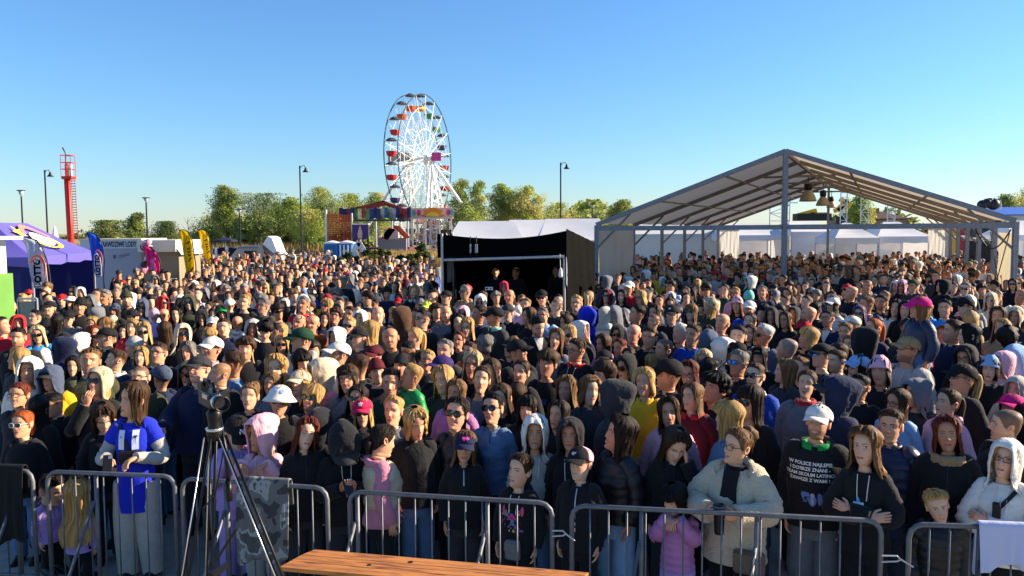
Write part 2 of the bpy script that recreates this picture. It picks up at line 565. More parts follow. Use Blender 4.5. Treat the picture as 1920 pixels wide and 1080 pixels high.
# ---- lamp posts
def lamp_post(px, top, d, style, label):
    x = X_at(px, d)
    h = CAM_H + (HOR + (px - 960) * sR - top) / F_PX * d
    root = empty('lamp_post', (x, d, 0)); tag(root, label, 'lamp post', 'lamp posts around the square')
    k = d / 40 * .78
    b = MB(); b.tube([(0, 0, 0), (0, 0, .7), (0, 0, .72), (0, 0, h * (.93 if style == 'flat' else 1))], [.09 * k, .09 * k, .055 * k, .045 * k], 10)
    b.build('pole', M_dark, root, True)
    if style == 'flat':
        c = MB(); c.lathe([(.02, h * .93), (.10 * k, h * .95), (.16 * k, h * .985), (.15 * k, h * .985), (.09 * k, h * .95)], 12)
        c.build('lamp_glass', mat('lamp glass', '#c8ccd0', .2, trans=.4), root, True)
        c = MB(); c.box((0, 0, h * .99), (.36 * k, .36 * k, .05 * k)); c.build('lamp_shade', M_dark, root)
    else:
        c = MB(); c.tube([(0, 0, h * .97), (.12 * k, -.05, h * .995), (.3 * k, -.05, h), (.38 * k, -.05, h * .975)], .022 * k, 6)
        c.build('arm', M_dark, root, True)
        c = MB(); c.lathe([(.03 * k, 0), (.06 * k, -.06 * k), (.08 * k, -.16 * k), (.2 * k, -.3 * k), (.19 * k, -.31 * k), (.03, -.2 * k)], 14, (.38 * k, -.05, h * .985))
        c.build('lamp_shade', M_dark, root, True)
lamp_post(43, 356, 46, 'flat', 'short dark lamp post with flat cap left of the red tower')
lamp_post(89, 320, 40, 'arm', 'dark lamp post with curved arm and bell shade beside the red tower')
lamp_post(276, 370, 62, 'flat', 'short flat-capped lamp post beside the ice cream trailer')
lamp_post(565, 312, 58, 'arm', 'tall dark lamp post in front of the tree line')
lamp_post(1051.5, 306, 60, 'arm', 'tall dark lamp post rising behind the black booth')
lamp_post(1110.5, 382, 74, 'flat', 'small distant lamp post left of the big tent corner')
lamp_post(450, 392, 62, 'flat', 'slim lamp post above the parked caravan')

# ---- red tower with ladder
d = 62
tx = X_at(132, d); th = CAM_H + (HOR - 5.7 - 300) / F_PX * d
k = d / F_PX
root = empty('beacon_tower', (tx, d, 0)); root.scale = (.66, .66, 1); tag(root, 'red steel beacon tower with ladder and railed platform', 'tower')
b = MB(); b.tube([(0, 0, 0), (-.1, 0, th - .95)], [.34, .34], 16); b.build('tower_column', M_red, root, True)
b = MB()
for s in (0, .42):
    b.tube([(.55 + s, -.2, 2.6), (.48 + s, -.2, th - .9)], .035, 6)
b.build('ladder_rail', M_red, root)
lb = MB(); lb.bar((.45, -.2, 0), (.98, -.2, 0), .05); lme = lb.mesh('ladder_rung', mat('ladder rung steel', '#4a2420', .5))
for i in range(22):
    link('ladder_rung', lme, root, (.04 - .06 * i / 22, 0, 2.8 + i * (th - 3.8) / 22))
b = MB(); b.box((0.1, 0, th - .95), (1.15, 1.1, .22)); b.build('platform', M_red, root)
b = MB()
for (x, y) in ((-.5, -.5), (.65, -.5), (.65, .5), (-.5, .5), (.08, -.5)):
    b.bar((x, y, th - .9), (x, y, th + .75), .05)
for z in (th - .3, th + .2, th + .75):
    b.bar((-.5, -.5, z), (.65, -.5, z), .05); b.bar((.65, -.5, z), (.65, .5, z), .05); b.bar((-.5, .5, z), (.65, .5, z), .05); b.bar((-.5, -.5, z), (-.5, .5, z), .05)
b.build('guard_rail', M_red, root)
b = MB(); b.lathe([(.0, 0), (.2, 0), (.2, .9), (.12, 1.0), (0, 1.0)], 12, (-.1, 0, th - .84)); b.build('beacon', mat('beacon red', '#b3332a', .4), root, True)
b = MB(); b.lathe([(.0, 0), (.16, 0), (.16, .95), (0, .95)], 12, (.3, .1, th - .84)); b.build('beacon_lens', M_white, root, True)
b = MB(); b.tube([(-.15, 0, th), (-.15, 0, th + .9), (-.45, 0, th + 1.35)], [.05, .06, .09], 6); b.build('floodlight', M_dark, root)

# ---- floodlight mast with folded parasol beside it
d = 38
o = empty('parasol', (X_at(103, d), d, 0)); tag(o, 'folded white parasol beside the curved-arm lamp post', 'parasol')
b = MB(); b.tube([(0, 0, 0), (0, 0, 2.6)], .03, 6); b.build('pole', M_dark, o)
b = MB(); b.lathe([(.02, 3.35), (.10, 3.1), (.2, 2.4), (.32, 1.8), (.34, 1.7), (.0, 1.75)], 9); b.build('canopy', M_pvc, o)

# ---- pop-up tents
def popup(name, corners, eave, peak, val, ridge, m, label, cat='tent', group=None, walls=(), wall_m=None, legs=True, seam=True, inset=0.0, parts_cols=None):
    """corners: 4 ground points in order; ridge: 0 pyramid .. 1 full ridge along corners 0->1 direction"""
    eave, peak = eave + DZ, peak + DZ
    C = [Vector((c[0], c[1], 0)) for c in corners]
    ctr = sum(C, Vector()) / 4
    root = empty(name, ctr); tag(root, label, cat, group)
    mid_l = (C[0] + C[3]) / 2; mid_r = (C[1] + C[2]) / 2
    ra = ctr.lerp(mid_l, ridge) + Vector((0, 0, peak)); rb = ctr.lerp(mid_r, ridge) + Vector((0, 0, peak))
    E_ = [c + Vector((0, 0, eave)) for c in C]
    def slope(a, b, t1, t2):
        rows = []
        n = 8
        for i in range(n + 1):
            t = i / n
            l = a.lerp(t1, t); r2 = b.lerp(t2, t)
            sag = -.10 * math.sin(math.pi * t) * (peak - eave)
            rows.append([tuple(l.lerp(r2, j / 6) + Vector((0, 0, sag * (.35 + .65 * math.sin(math.pi * j / 6))))) for j in range(7)])
        b_ = MB(); b_.grid(rows); return b_
    for a, b, t1, t2 in ((0, 1, ra, rb), (1, 2, rb, rb), (2, 3, rb, ra), (3, 0, ra, ra)):
        wpart('roof_panel', slope(E_[a], E_[b], t1, t2), m, root, True)
        v = MB()
        A, B = E_[a], E_[b]
        v.grid([[tuple(A.lerp(B, j / 10) + Vector((0, 0, -val * i / 2 - (.03 * math.sin(j * 2.1) if i == 2 else 0)))) for j in range(11)] for i in range(3)])
        wpart('valance', v, m, root, True)
    if legs:
        for c in C:
            l = MB(); l.bar(c + (ctr - c) * .02, c + (ctr - c) * .02 + Vector((0, 0, eave)), .05); wpart('leg', l, M_alu, root)
    for w in walls:
        a, b = C[w] + (ctr - C[w]) * .015, C[(w + 1) % 4] + (ctr - C[(w + 1) % 4]) * .015
        v = MB()
        v.grid([[tuple(a.lerp(b, j / 12) + Vector((0, 0, (eave - .03) * i / 3)) + (ctr - a).normalized() * .04 * math.sin(j * 2.3) * (1 - i / 4)) for j in range(13)] for i in range(4)])
        wpart('side_wall', v, wall_m or m, root, True)
    return root, C, ctr, ra, rb

def rect(pxl, pxr, Y, depth, rot=0.0):
    xl, xr = X_at(pxl, Y), X_at(pxr, Y)
    c, s = math.cos(rot), math.sin(rot)
    w = xr - xl
    p0 = Vector((xl, Y, 0)); ux = Vector((c, s, 0)); uy = Vector((-s, c, 0))
    return [p0, p0 + ux * w, p0 + ux * w + uy * depth, p0 + uy * depth]

WG = 'white stall tents around the square'
popup('pop_up_tent', rect(834, 985, 30, 3), 2.30, 3.12, .25, .72, M_pvc, 'white pop-up tent roof nearest the wheel, behind the black booth', 'tent', WG)
popup('pop_up_tent', rect(940, 1048, 33, 3), 2.4, 3.2, .25, .72, M_pvc, 'white pop-up tent roof between two others behind the black booth', 'tent', WG)
popup('pop_up_tent', rect(1008, 1150, 30.5, 3), 2.35, 3.2, .25, .75, M_pvc, 'white pop-up tent roof touching the corner of the big tent', 'tent', WG)
popup('pop_up_tent', rect(1176, 1352, 52, 4, .03), 2.45, 3.15, .25, .7, M_pvc2, 'long white stall tent with closed walls seen through the left posts', 'tent', WG, walls=(0, 3, 1))
popup('pop_up_tent', rect(1350, 1480, 50, 4, 0), 2.35, 3.1, .34, .62, M_pvc, 'white pop-up tent with notched valance left of the centre post', 'tent', WG, walls=(2, 1))
popup('pop_up_tent', rect(1484, 1566, 49, 4, 0), 2.55, 3.15, .25, .6, M_pvc, 'closed bluish white tent just right of the centre post', 'tent', WG, walls=(0, 1))
popup('pop_up_tent', rect(1566, 1650, 45, 3, 0), 2.2, 3.05, .35, .2, M_pvc, 'small peaked white tent with glossy roof folds', 'tent', WG, walls=(2,))
popup('pop_up_tent', rect(1646, 1748, 46, 3.4, 0), 2.25, 3.1, .38, .3, M_pvc, 'peaked white tent beside the red and yellow panels', 'tent', WG, walls=(2, 1))
# ---- the big gabled tent
TX, TY, TH, TW, BAY = 2.686, 25.42, R(24.7), 11.35, 4.2
EV, AP = CAM_H + .139, CAM_H + 2.19
wx = Vector((math.cos(TH), -math.sin(TH), 0)); dy = Vector((math.sin(TH), math.cos(TH), 0)); up = Vector((0, 0, 1))
O = Vector((TX, TY, 0))
def tp(w, d_, z): return O + wx * w + dy * d_ + up * z
big = empty('frame_tent', O); tag(big, 'big open gabled frame tent with pale roof sheets over the crowd', 'tent')
M_roof = mat('tent roof sheet', '#c4b9a8', .55, trans=.36, bump=.35, scale=1.1, var=.1, vscale=1.5)
M_wall = mat('tent wall sheet', '#b9b6ae', .5, trans=.25, bump=.5, scale=1.4, var=.1, vscale=1.2)
for bay in range(5):
    for side in (0, 1):
        rows = []
        for i in range(9):
            t = i / 8
            w = (TW / 2) * t if side == 0 else TW - (TW / 2) * t
            z = EV + .08 + (AP - EV) * t
            rows.append([tuple(tp(w, bay * BAY + .06 + (BAY - .12) * j / 6, z - .07 * math.sin(math.pi * j / 6) * (.5 + .5 * math.sin(math.pi * t)))) for j in range(7)])
        b = MB(); b.grid(rows); wpart('roof_sheet', b, M_roof, big, True)
M_frame = mat('tent frame steel', '#85878a', .5, .15, bump=.05, scale=30, var=.15)
M_frame2 = mat('tent rafter steel', '#857c70', .6, .0, var=.15, scale=20)
for k in range(6):
    dd = k * BAY
    end = k in (0, 5)
    mm = M_frame if k == 0 else M_frame2
    for w in (0.0, TW):
        b = MB(); b.bar(tp(w, dd, 0), tp(w, dd, EV), .13, .10); wpart('post', b, M_frame, big)
        b = MB(); b.box(tp(w, dd, .02), (.35, .35, .03), -TH); wpart('base_plate', b, M_frame, big)
    for s in (0, 1):
        w0 = 0 if s == 0 else TW
        b = MB(); b.bar(tp(w0 + (.0 if s == 0 else 0), dd, EV + .02), tp(TW / 2, dd, AP + .02), .10, .13); wpart('rafter', b, mm, big)
        wb = w0 + (1.1 if s == 0 else -1.1)
        b = MB(); b.bar(tp(w0, dd, EV - .75), tp(wb, dd, EV + (AP - EV) * 1.1 / (TW / 2) - .05), .06); wpart('knee_brace', b, M_frame2, big)
    if end:
        b = MB(); b.bar(tp(TW / 2, dd, 0), tp(TW / 2, dd, AP), .13 if k == 0 else .10); wpart('centre_post', b, M_frame, big)
        for s in (0, 1):
            b = MB(); b.bar(tp(.05 if s == 0 else TW / 2 + .07, dd - .0, EV - .1), tp(TW / 2 - .07 if s == 0 else TW - .05, dd, EV - .1), .10, .14); wpart('tie_beam', b, M_frame, big)
    else:
        b = MB(); b.bar(tp(TW * .40, dd, EV + (AP - EV) * .8 - .05), tp(TW * .60, dd, EV + (AP - EV) * .8 - .05), .07); wpart('collar_tie', b, M_frame2, big)
for s in (0, 1):
    for t in (.0, .36, .7):
        w = TW / 2 * t if s == 0 else TW - TW / 2 * t
        for k in range(5):
            b = MB(); b.bar(tp(w, k * BAY + .08, EV + (AP - EV) * t - .02), tp(w, (k + 1) * BAY - .08, EV + (AP - EV) * t - .02), .05); wpart('purlin', b, M_frame if t == 0 else M_frame2, big)
for k in range(5):
    b = MB(); b.bar(tp(TW / 2, k * BAY + .08, AP - .04), tp(TW / 2, (k + 1) * BAY - .08, AP - .04), .09); wpart('ridge_beam', b, M_frame2, big)
def wall_sheet(p, q, z0, z1, m, folds=9, amp=.05):
    b = MB(); n = (q - p).normalized().cross(up)
    b.grid([[tuple(p.lerp(q, j / 16) + up * (z0 + (z1 - z0) * i / 8) + n * amp * (math.sin(j * folds / 4.0 + i * .3) * (1 - i / 11) + .4 * math.sin(j * 1.7 - i))) for j in range(17)] for i in range(9)])
    return wpart('wall_sheet', b, m, big, True)
wall_sheet(tp(0.02, .1, 0), tp(0.02, BAY - .1, 0), .05, EV - .08, M_wall)
wall_sheet(tp(TW - .02, .1, 0), tp(TW - .02, BAY * .72, 0), .05, EV - .3, mat('tent wall sheet cream', '#c9bd9f', .5, trans=.35, bump=.5, scale=1.4, var=.08, vscale=1.2))  # same wall sheet, warm sunlight put into its colour
wall_sheet(tp(.1, 5 * BAY - .1, 0), tp(1.15, 5 * BAY - .1, 0), .05, EV - .1, mat('tent wall sheet bright', '#e3e0d6', .5, trans=.4, bump=.3, scale=1.4, var=.05))  # rear strips of the wall sheet, sunlit brightness put into the colour
wall_sheet(tp(TW - 1.0, 5 * BAY - .1, 0), tp(TW - .1, 5 * BAY - .1, 0), .05, EV - .1, mat('tent wall sheet bright', '#e3e0d6', .5, trans=.4, bump=.3, scale=1.4, var=.05))
for a, b_ in (((0, .1, .3), (0, BAY - .1, EV - .3)), ((0, .1, EV - .3), (0, BAY - .1, .3)), ((TW, .1, .3), (TW, BAY - .1, EV - .3)), ((TW, .1, EV - .3), (TW, BAY - .1, .3))):
    b = MB(); off = wx * (-.05 if a[0] == 0 else -.12)
    b.tube([tp(*a) + off, tp(*b_) + off], .014, 5); wpart('bracing_cable', b, M_dark, big)
# looped power cable hanging at the right front post
b = MB(); b.tube([tp(TW - .9, .0, EV - .2) + up * (-.5 * math.sin(t * math.pi)) + wx * (.8 * t) for t in [i / 12 for i in range(13)]], .02, 5); wpart('power_cable', b, M_dark, big)
# hanging lamps
for px, py, Y, w, lab in ((1515, 368, 33.5, 31, 'nearest and largest bell lamp hanging under the tent ridge'), (1543, 378, 37.0, 25, 'middle bell lamp hanging under the tent ridge'), (1559, 384, 42.0, 18, 'farthest and smallest bell lamp hanging under the tent ridge')):
    c = at(px, py, Y); rr = w / 2 / F_PX * Y
    o = empty('pendant_lamp', c); tag(o, lab, 'pendant lamp', 'bell lamps under the tent ridge')
    b = MB(); b.lathe([(rr * .32, rr * .75), (rr * .45, rr * .62), (rr * .78, rr * .1), (rr * .98, -rr * .42), (rr, -rr * .62), (rr * .97, -rr * .62), (rr * .7, 0), (rr * .3, rr * .6)], 24); b.build('lamp_shade', mat('lamp shade alu', '#a79c82', .4, .3, var=.06), o, True)
    b = MB(); b.lathe([(0, rr * .75), (rr * .42, rr * .75), (rr * .46, rr * 1.0), (rr * .46, rr * 1.55), (rr * .3, rr * 1.7), (0, rr * 1.72)], 18); b.build('ballast_housing', M_dark, o, True)
    b = MB(); b.tube([(0, 0, rr * 1.7), (0, 0, rr * 3.0)], .02, 5); b.build('hanger', M_dark, o)

# ---- black booth (sound desk tent)
BD = 17.6
xl, xr = X_at(828, BD), X_at(1058, BD)
booth = empty('sound_booth', ((xl + xr) / 2, BD, 0)); tag(booth, 'black cloth sound booth tent with open front in the middle of the crowd', 'booth')
def zc(px, py, Y): return at(px, py, Y).z
zb = CAM_H - (484 - 432) / F_PX * BD
z1, z2 = CAM_H - .06, CAM_H + .03
W_ = xr - xl
for px in (828, 1058):
    b = MB(); x = X_at(px, BD); b.tube([(x, BD + .04, 0), (x, BD + .04, z2 - (.09 if px < 900 else .5))], .030, 8); wpart('post', b, M_alu, booth)
for x in (xl, xr + .25):
    b = MB(); b.tube([(x, BD + 3.2, 0), (x, BD + 3.2, z2 - .1)], .032, 8); wpart('post', b, M_alu, booth)
b = MB(); b.tube([(xl + .03, BD - .05, zb - .03), (xr, BD - .05, zb + .03)], .034, 8); wpart('crossbar', b, M_alu, booth)
# sagging front cloth above the bar
b = MB()
b.grid([[(xl - .1 + (W_ + .15) * j / 16, BD + .02 + .02 * math.sin(j * 1.9), (zb + .02) + ((z1 - .02 + .14 * (j / 16) ** 2 - .16 * math.sin(math.pi * j / 16 * .8)) - zb) * i / 4) for j in range(17)] for i in range(5)])
wpart('front_valance', b, M_blackcloth, booth, True)
b = MB()
b.grid([[(xl - .1 + (W_ + .15) * j / 12, BD + .03 + 3.2 * i / 6, z1 - .02 + .14 * (j / 12) ** 2 - .16 * math.sin(math.pi * j / 12 * .8) - .10 * math.sin(math.pi * i / 6) - .30 * i / 6) for j in range(13)] for i in range(7)])
wpart('roof_cloth', b, M_blackcloth, booth, True)
b = MB(); b.grid([[(xl - .05 + (W_ + .3) * j / 10, BD + 3.3 + .05 * math.sin(j * 2.2), (z2 - .30) * i / 3) for j in range(11)] for i in range(4)]); wpart('back_cloth', b, M_blackcloth, booth, True)
b = MB(); b.grid([[(xl - .03 + .05 * math.sin(j * 2.5), BD + .1 + 3.2 * j / 10, z2 * i / 3) for j in range(11)] for i in range(4)]); wpart('side_cloth', b, M_blackcloth, booth, True)
b = MB(); xr2 = X_at(1112, BD + 2.6)
b.grid([[(xr + .05 + (xr2 - xr) * j / 18 + .05 * math.sin(j * 2.1 + i) * (1 - i / 14), BD + .05 + 2.6 * j / 18 + .07 * math.sin(j * 1.3 + i * .5), (z2 - .35 * (j / 18)) * i / 12) for j in range(19)] for i in range(13)])
wpart('side_drape', b, M_blackpvc, booth, True)
b = MB(); b.box(((xl + xr) / 2, BD + 2.1, .45), (W_ - .3, 2.2, .9)); wpart('deck', b, M_blackcloth, booth)
b = MB(); b.box(((xl + xr) / 2 - .1, BD + .75, 1.0), (W_ - .5, .6, .06)); wpart('desk_top', b, M_dark, booth)
b = MB()
for k in range(5): b.box((X_at(1000, BD) + .28 - .0, BD + .42 - .0 * k, .72 + .07 * k), (.75, .02, .012))
wpart('rack_edge', b, M_alu, booth)
o = empty('mixing_console', ((xl + xr) / 2 - .1, BD + .75, 1.03)); tag(o, 'dark mixing console on the desk inside the black booth', 'mixing desk')
b = MB(); b.add([(-.7, -.28, 0), (.7, -.28, 0), (.7, .28, 0), (-.7, .28, 0), (-.7, -.28, .06), (.7, -.28, .06), (.7, .28, .2), (-.7, .28, .2)], [(0, 3, 2, 1), (4, 5, 6, 7), (0, 1, 5, 4), (1, 2, 6, 5), (2, 3, 7, 6), (3, 0, 4, 7)]); b.build('console_body', M_dark, o)
fb = MB(); fb.box((0, 0, 0), (.014, .03, .02)); fme = fb.mesh('fader', M_white)
for k in range(16): link('fader', fme, o, (-.6 + .08 * k, -.12 + .05 * math.sin(k * 2.1), .115))
o = empty('paper_sheet', at(917, 541, BD - .12)); tag(o, 'small white label plate on the front of the booth desk', 'label plate')
b = MB(); b.box((0, 0, 0), (.17, .01, .07)); b.build('plate', M_white, o)
b = MB(); b.box((-.045, -.007, 0), (.045, .004, .035)); b.box((.035, -.007, -.005), (.03, .004, .03)); b.build('socket', M_dark, o)
# stage lights clipped to the bar (white fixtures upper left)
for px, w, lab in ((882, .03, 'slim white lamp clipped above the booth crossbar'), (893, .055, 'wider white lamp clipped above the booth crossbar')):
    c = at(px, 466, BD - .12); o = empty('stage_light', c); tag(o, lab, 'stage light')
    b = MB(); b.box((0, 0, 0), (w, .08, .19)); b.build('housing', mat('dull white housing', '#a5a5a8', .5), o)
    b = MB(); b.tube([(0, 0, .13), (0, .03, .26)], .012, 6); b.tube([(0, 0, -.13), (0, .06, -.22)], .012, 6); b.build('clamp', M_dark, o)
c = at(1051, 512, BD - .08); o = empty('white_bag', c); tag(o, 'white bag hanging on a cord beside the right booth post', 'bag')
b = MB(); b.lathe([(.01, .12), (.035, .08), (.05, -.06), (.03, -.1), (0, -.1)], 9); b.build('pouch', M_white, o, True)
b = MB(); b.tube([(0, 0, .1), (-.01, 0, .42)], .006, 5); b.build('cord', M_white, o)

# ---- feather flags
def feather_flag(pts_l, pts_r, Y, m, label, group=None, pole_bottom=0.0, yaw=0.0, cat='flag'):
    """outline given by left and right edge image points from top to bottom, standing at distance Y"""
    a = [at(*p, Y) for p in pts_l]; b_ = [at(*p, Y) for p in pts_r]
    base = Vector((b_[-1].x, Y, 0))
    root = empty('feather_flag', base); tag(root, label, cat, group)
    rows = []
    for i, (p, q) in enumerate(zip(a, b_)):
        rows.append([tuple(p.lerp(q, j / 6) + Vector((0, .05 * math.sin(i * 1.2 + j * .9), 0))) for j in range(7)])
    mb = MB(); mb.grid(rows)
    o = wpart('banner_cloth', mb, m, root, True)
    sm = o.modifiers.new('thickness', 'SOLIDIFY'); sm.thickness = .012; sm.offset = 0
    pl = MB(); pl.tube([(base.x + .03, Y + .02, 0)] + [tuple(q + Vector((.03, .02, 0))) for q in reversed(b_)] + [tuple(a[0] + Vector((0, .02, 0)))], .02, 6)
    wpart('pole', pl, M_dark, root, True)
    return root, a, b_
M_yel = mat('yellow flag cloth', '#ffdc0a', .6, trans=.62, bump=.2, scale=3)
M_blk = mat('black print', '#15130f', .7)
def lerp_px(p, q, t): return (p[0] + (q[0] - p[0]) * t, p[1] + (q[1] - p[1]) * t)
def yellow(pl, pr, Y, label, txt_scale):
    root, a, b_ = feather_flag(pl, pr, Y, M_yel, label, 'yellow feather flags')
    # diagonal stripe and slanted lettering running down the flag
    f = Y - .09
    mid = lambda t: [lerp_px(p, q, t) for p, q in zip(pl, pr)]
    L3, R3 = lerp_px(pl[2], pl[3], .2), lerp_px(pr[1], pr[2], .6)
    s = MB(); s.slab([at(L3[0] + 1.5, L3[1] + 3, f), at(R3[0] - 5, R3[1] - 3.5, f), at(R3[0] - 5, R3[1] - .5, f), at(L3[0] + 1.5, L3[1] + 6, f)], (0, .01, 0)); wpart('printed_stripe', s, M_blk, root)
    c1 = mid(.5)
    gl = MB(); u0 = at(*c1[3], f); w_ = (at(*c1[5], f) - at(*c1[2], f)); ln_ = w_.length; dn = w_.normalized(); rt = Vector((1, 0, 0))
    st = at(*c1[2], f) + rt * .04
    h_ = txt_scale * .34
    def stroke(a0, b0, a1, b1, wd=.028):
        gl.bar(st + dn * a0 * ln_ + rt * b0 * h_, st + dn * a1 * ln_ + rt * b1 * h_, .012, wd)
    stroke(.02, -.3, -.06, .6, .05)
    for k, t_ in enumerate((.14, .24, .34)):
        stroke(t_, -.35, t_ + .05, .1); stroke(t_ + .05, .1, t_ - .01, .45); stroke(t_ + .02, -.1, t_ + .07, -.2)
    stroke(.56, -.35, .44, .55, .04); stroke(.86, -.2, .74, .6, .04)
    for t_ in (.92, .98): stroke(t_, -.1, t_ + .03, .45)
    for k in range(9): stroke(.1 + .09 * k, -1.1, .13 + .09 * k, -.9, .014)
    wpart('printed_mark', gl, M_blk, root)
    return root
yellow([(335, 432), (338, 447), (341, 462), (345, 480), (348, 496), (350, 514)], [(342, 431), (352, 436), (358, 450), (362, 476), (365, 497), (366, 519)], 27, 'larger yellow feather flag with slanted black lettering beside the pink flag', .40)
yellow([(371, 432), (374, 445), (377, 457), (380, 470), (384, 482), (390, 492)], [(377, 431), (385, 434), (390, 445), (393, 465), (395, 480), (396, 497)], 33, 'smaller yellow feather flag, second from the pink flag', .36)
M_pink = mat('pink flag cloth', '#ea2c86', .6, trans=.4, bump=.2, scale=3)
root, a, b_ = feather_flag([(267, 462), (270, 472), (273, 484), (277, 495), (280, 506), (282, 518)], [(270, 461), (282, 465), (291, 473), (297, 486), (300, 500), (300, 512)], 29, M_pink, 'hot pink feather flag with pale figure print by the trailer')
s = MB()
for i, (u, v, r_) in enumerate([(289, 486, 2.5), (284, 490, 3), (287, 497, 4), (284, 504, 4), (290, 505, 3.4), (289, 512, 3.5)]):
    c = at(u, v, 28.88); rr = r_ / F_PX * 29
    s.slab([c + Vector((math.cos(t) * rr, 0, math.sin(t) * rr * 1.3)) for t in [k * math.pi / 4 for k in range(8)]], (0, .01, 0))
wpart('printed_figure', s, mat('pale pink print', '#ee6fae', .6), root)

M_orange = mat('orange print', '#f2744c', .6)
M_lblue = mat('dark blue print', '#123c86', .6)
def swoosh(name, pts, Y, m, root):
    """closed band through image points (x, y, half width)"""
    L, Rr = [], []
    for i, (u, v, w) in enumerate(pts):
        a = pts[max(i - 1, 0)]; b = pts[min(i + 1, len(pts) - 1)]
        dx, dyy = b[0] - a[0], b[1] - a[1]; n = math.hypot(dx, dyy) or 1
        L.append(at(u - dyy / n * w, v + dx / n * w, Y)); Rr.append(at(u + dyy / n * w, v - dx / n * w, Y))
    b = MB(); b.grid([L, Rr])
    o = wpart(name, b, m, root)
    sm = o.modifiers.new('thickness', 'SOLIDIFY'); sm.thickness = .01; sm.offset = 0
    return o
def vertical_lotto(u, v, hpx, Y, root, tilt):
    ctr = at(u, v, Y)
    x = (at(u + tilt, v - 50, Y) - ctr).normalized()      # reads bottom to top
    y = Vector((0, -1, 0)).cross(x)
    for off, mm, bo in ((.0, M_white, hpx / F_PX * Y * .05), (-.03, M_lblue, hpx / F_PX * Y * .004)):
        me = text_mesh('LOTTO', hpx / F_PX * Y, .004, bold=bo)
        n = x.cross(y)
        for p in me.vertices:
            c = p.co.copy(); p.co = ctr + Vector((0, off, 0)) + x * (c.x * 1.0) + y * c.y
        me.materials.clear(); me.materials.append(mm)
        t = link('lettering', me, root); t.matrix_parent_inverse = Matrix.Translation(root.location).inverted()
M_gflag = mat('pale grey flag cloth', '#d6d6e2', .6, trans=.45, bump=.2, scale=3)
root, a, b_ = feather_flag([(36, 446), (45, 458), (50, 474), (54, 494), (59, 516), (64, 540)], [(44, 445), (66, 451), (76, 465), (84, 485), (89, 508), (93, 545)], 20.4, M_gflag, 'pale grey feather flag with blue lottery lettering beside the blue tent')
swoosh('orange_swoosh', [(57, 489, .5), (62, 482, 1.6), (69, 478.5, 2), (76, 481, 2.2), (81, 489, 2.2), (84, 500, 2), (84.5, 512, 1.3), (83, 522, .4)], 20.25, M_orange, root)
swoosh('orange_swoosh', [(55, 490, .3), (58, 493, 2.4), (62, 488, 2.5), (63, 485, .5)], 20.24, M_orange, root)
vertical_lotto(71, 511, 16.5, 20.2, root, -3)
M_bflag = mat('blue flag cloth', '#2468dc', .6, trans=.45, bump=.2, scale=3)
root, a, b_ = feather_flag([(162, 437), (165, 449), (168, 462), (172, 478), (175, 495), (180, 519)], [(168, 436), (180, 442), (188, 454), (192, 470), (194, 490), (192, 519)], 24.5, M_bflag, 'bright blue feather flag with white lottery lettering left of the trailer')
s = MB(); s.slab([at(176, 478, 24.38), at(181, 474, 24.38), at(188, 484, 24.38), at(190, 500, 24.38), at(190, 518, 24.38), at(181, 518, 24.38), at(176, 500, 24.38)], (0, .01, 0)); wpart('pale_print', s, mat('white print', '#e6e6ee', .6), root)
swoosh('orange_swoosh', [(178, 473, .5), (182, 469, 1.6), (187, 473, 2.0), (190, 482, 1.8), (191, 492, 1.0), (191, 500, .3)], 24.3, M_orange, root)
vertical_lotto(183.5, 497, 11.5, 24.27, root, -4)

root, a, b_ = feather_flag([(832, 434), (833, 450), (834, 470), (836, 500), (838, 530)], [(835, 433), (843, 448), (848, 470), (850, 500), (851, 530)], 19.0, mat('white flag cloth', '#d9dbe4', .6, trans=.4), 'white feather flag with a blue patch beside the left booth post')
s = MB(); s.slab([at(842 + 5.5 * math.cos(t), 463 + 8 * math.sin(t), 18.88) for t in [i * math.pi / 6 for i in range(12)]], (0, .01, 0)); wpart('printed_patch', s, mat('blue print', '#2a45b8', .6), root)
# ---- blue lottery tent
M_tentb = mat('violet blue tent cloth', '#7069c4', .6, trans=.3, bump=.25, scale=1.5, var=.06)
near, far = Vector((X_at(58, 21.6), 21.6, 0)), Vector((X_at(176, 27.2), 27.2, 0))
ln = (far - near).normalized(); pn = Vector((-ln.y, ln.x, 0))
if pn.x > 0: pn = -pn
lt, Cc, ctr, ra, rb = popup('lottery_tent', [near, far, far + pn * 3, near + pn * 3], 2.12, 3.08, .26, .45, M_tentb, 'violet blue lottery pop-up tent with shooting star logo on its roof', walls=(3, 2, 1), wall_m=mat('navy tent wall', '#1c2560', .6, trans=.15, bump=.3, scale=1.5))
# star-and-ring logo lying on the near roof slope
def on_slope(s_, t_):
    A, B = Cc[0] + Vector((0, 0, 2.12 + DZ)), Cc[1] + Vector((0, 0, 2.12 + DZ))
    l, r_ = A.lerp(ra, t_), B.lerp(rb, t_)
    nrm = (B - A).cross(ra - A).normalized()
    if nrm.z < 0: nrm = -nrm
    return l.lerp(r_, s_), nrm
def logo(name, poly, m, h):
    b = MB(); P = []
    for s_, t_ in poly:
        p, n = on_slope(s_, t_); P.append(p + n * h - Vector((0, 0, .10 * math.sin(math.pi * min(1, max(0, t_))) * .8)) + n * .06)
    nrm = on_slope(.5, .5)[1]
    b.slab(P, nrm * .004); wpart(name, b, m, lt)
def ring_poly(cx, cy, rx, ry, a0, a1, w, n=18):
    o1 = [(cx + rx * math.cos(a0 + (a1 - a0) * i / n), cy + ry * math.sin(a0 + (a1 - a0) * i / n)) for i in range(n + 1)]
    o2 = [(cx + (rx - w) * math.cos(a0 + (a1 - a0) * i / n), cy + (ry - w * 1.6) * math.sin(a0 + (a1 - a0) * i / n)) for i in range(n, -1, -1)]
    return o1 + o2
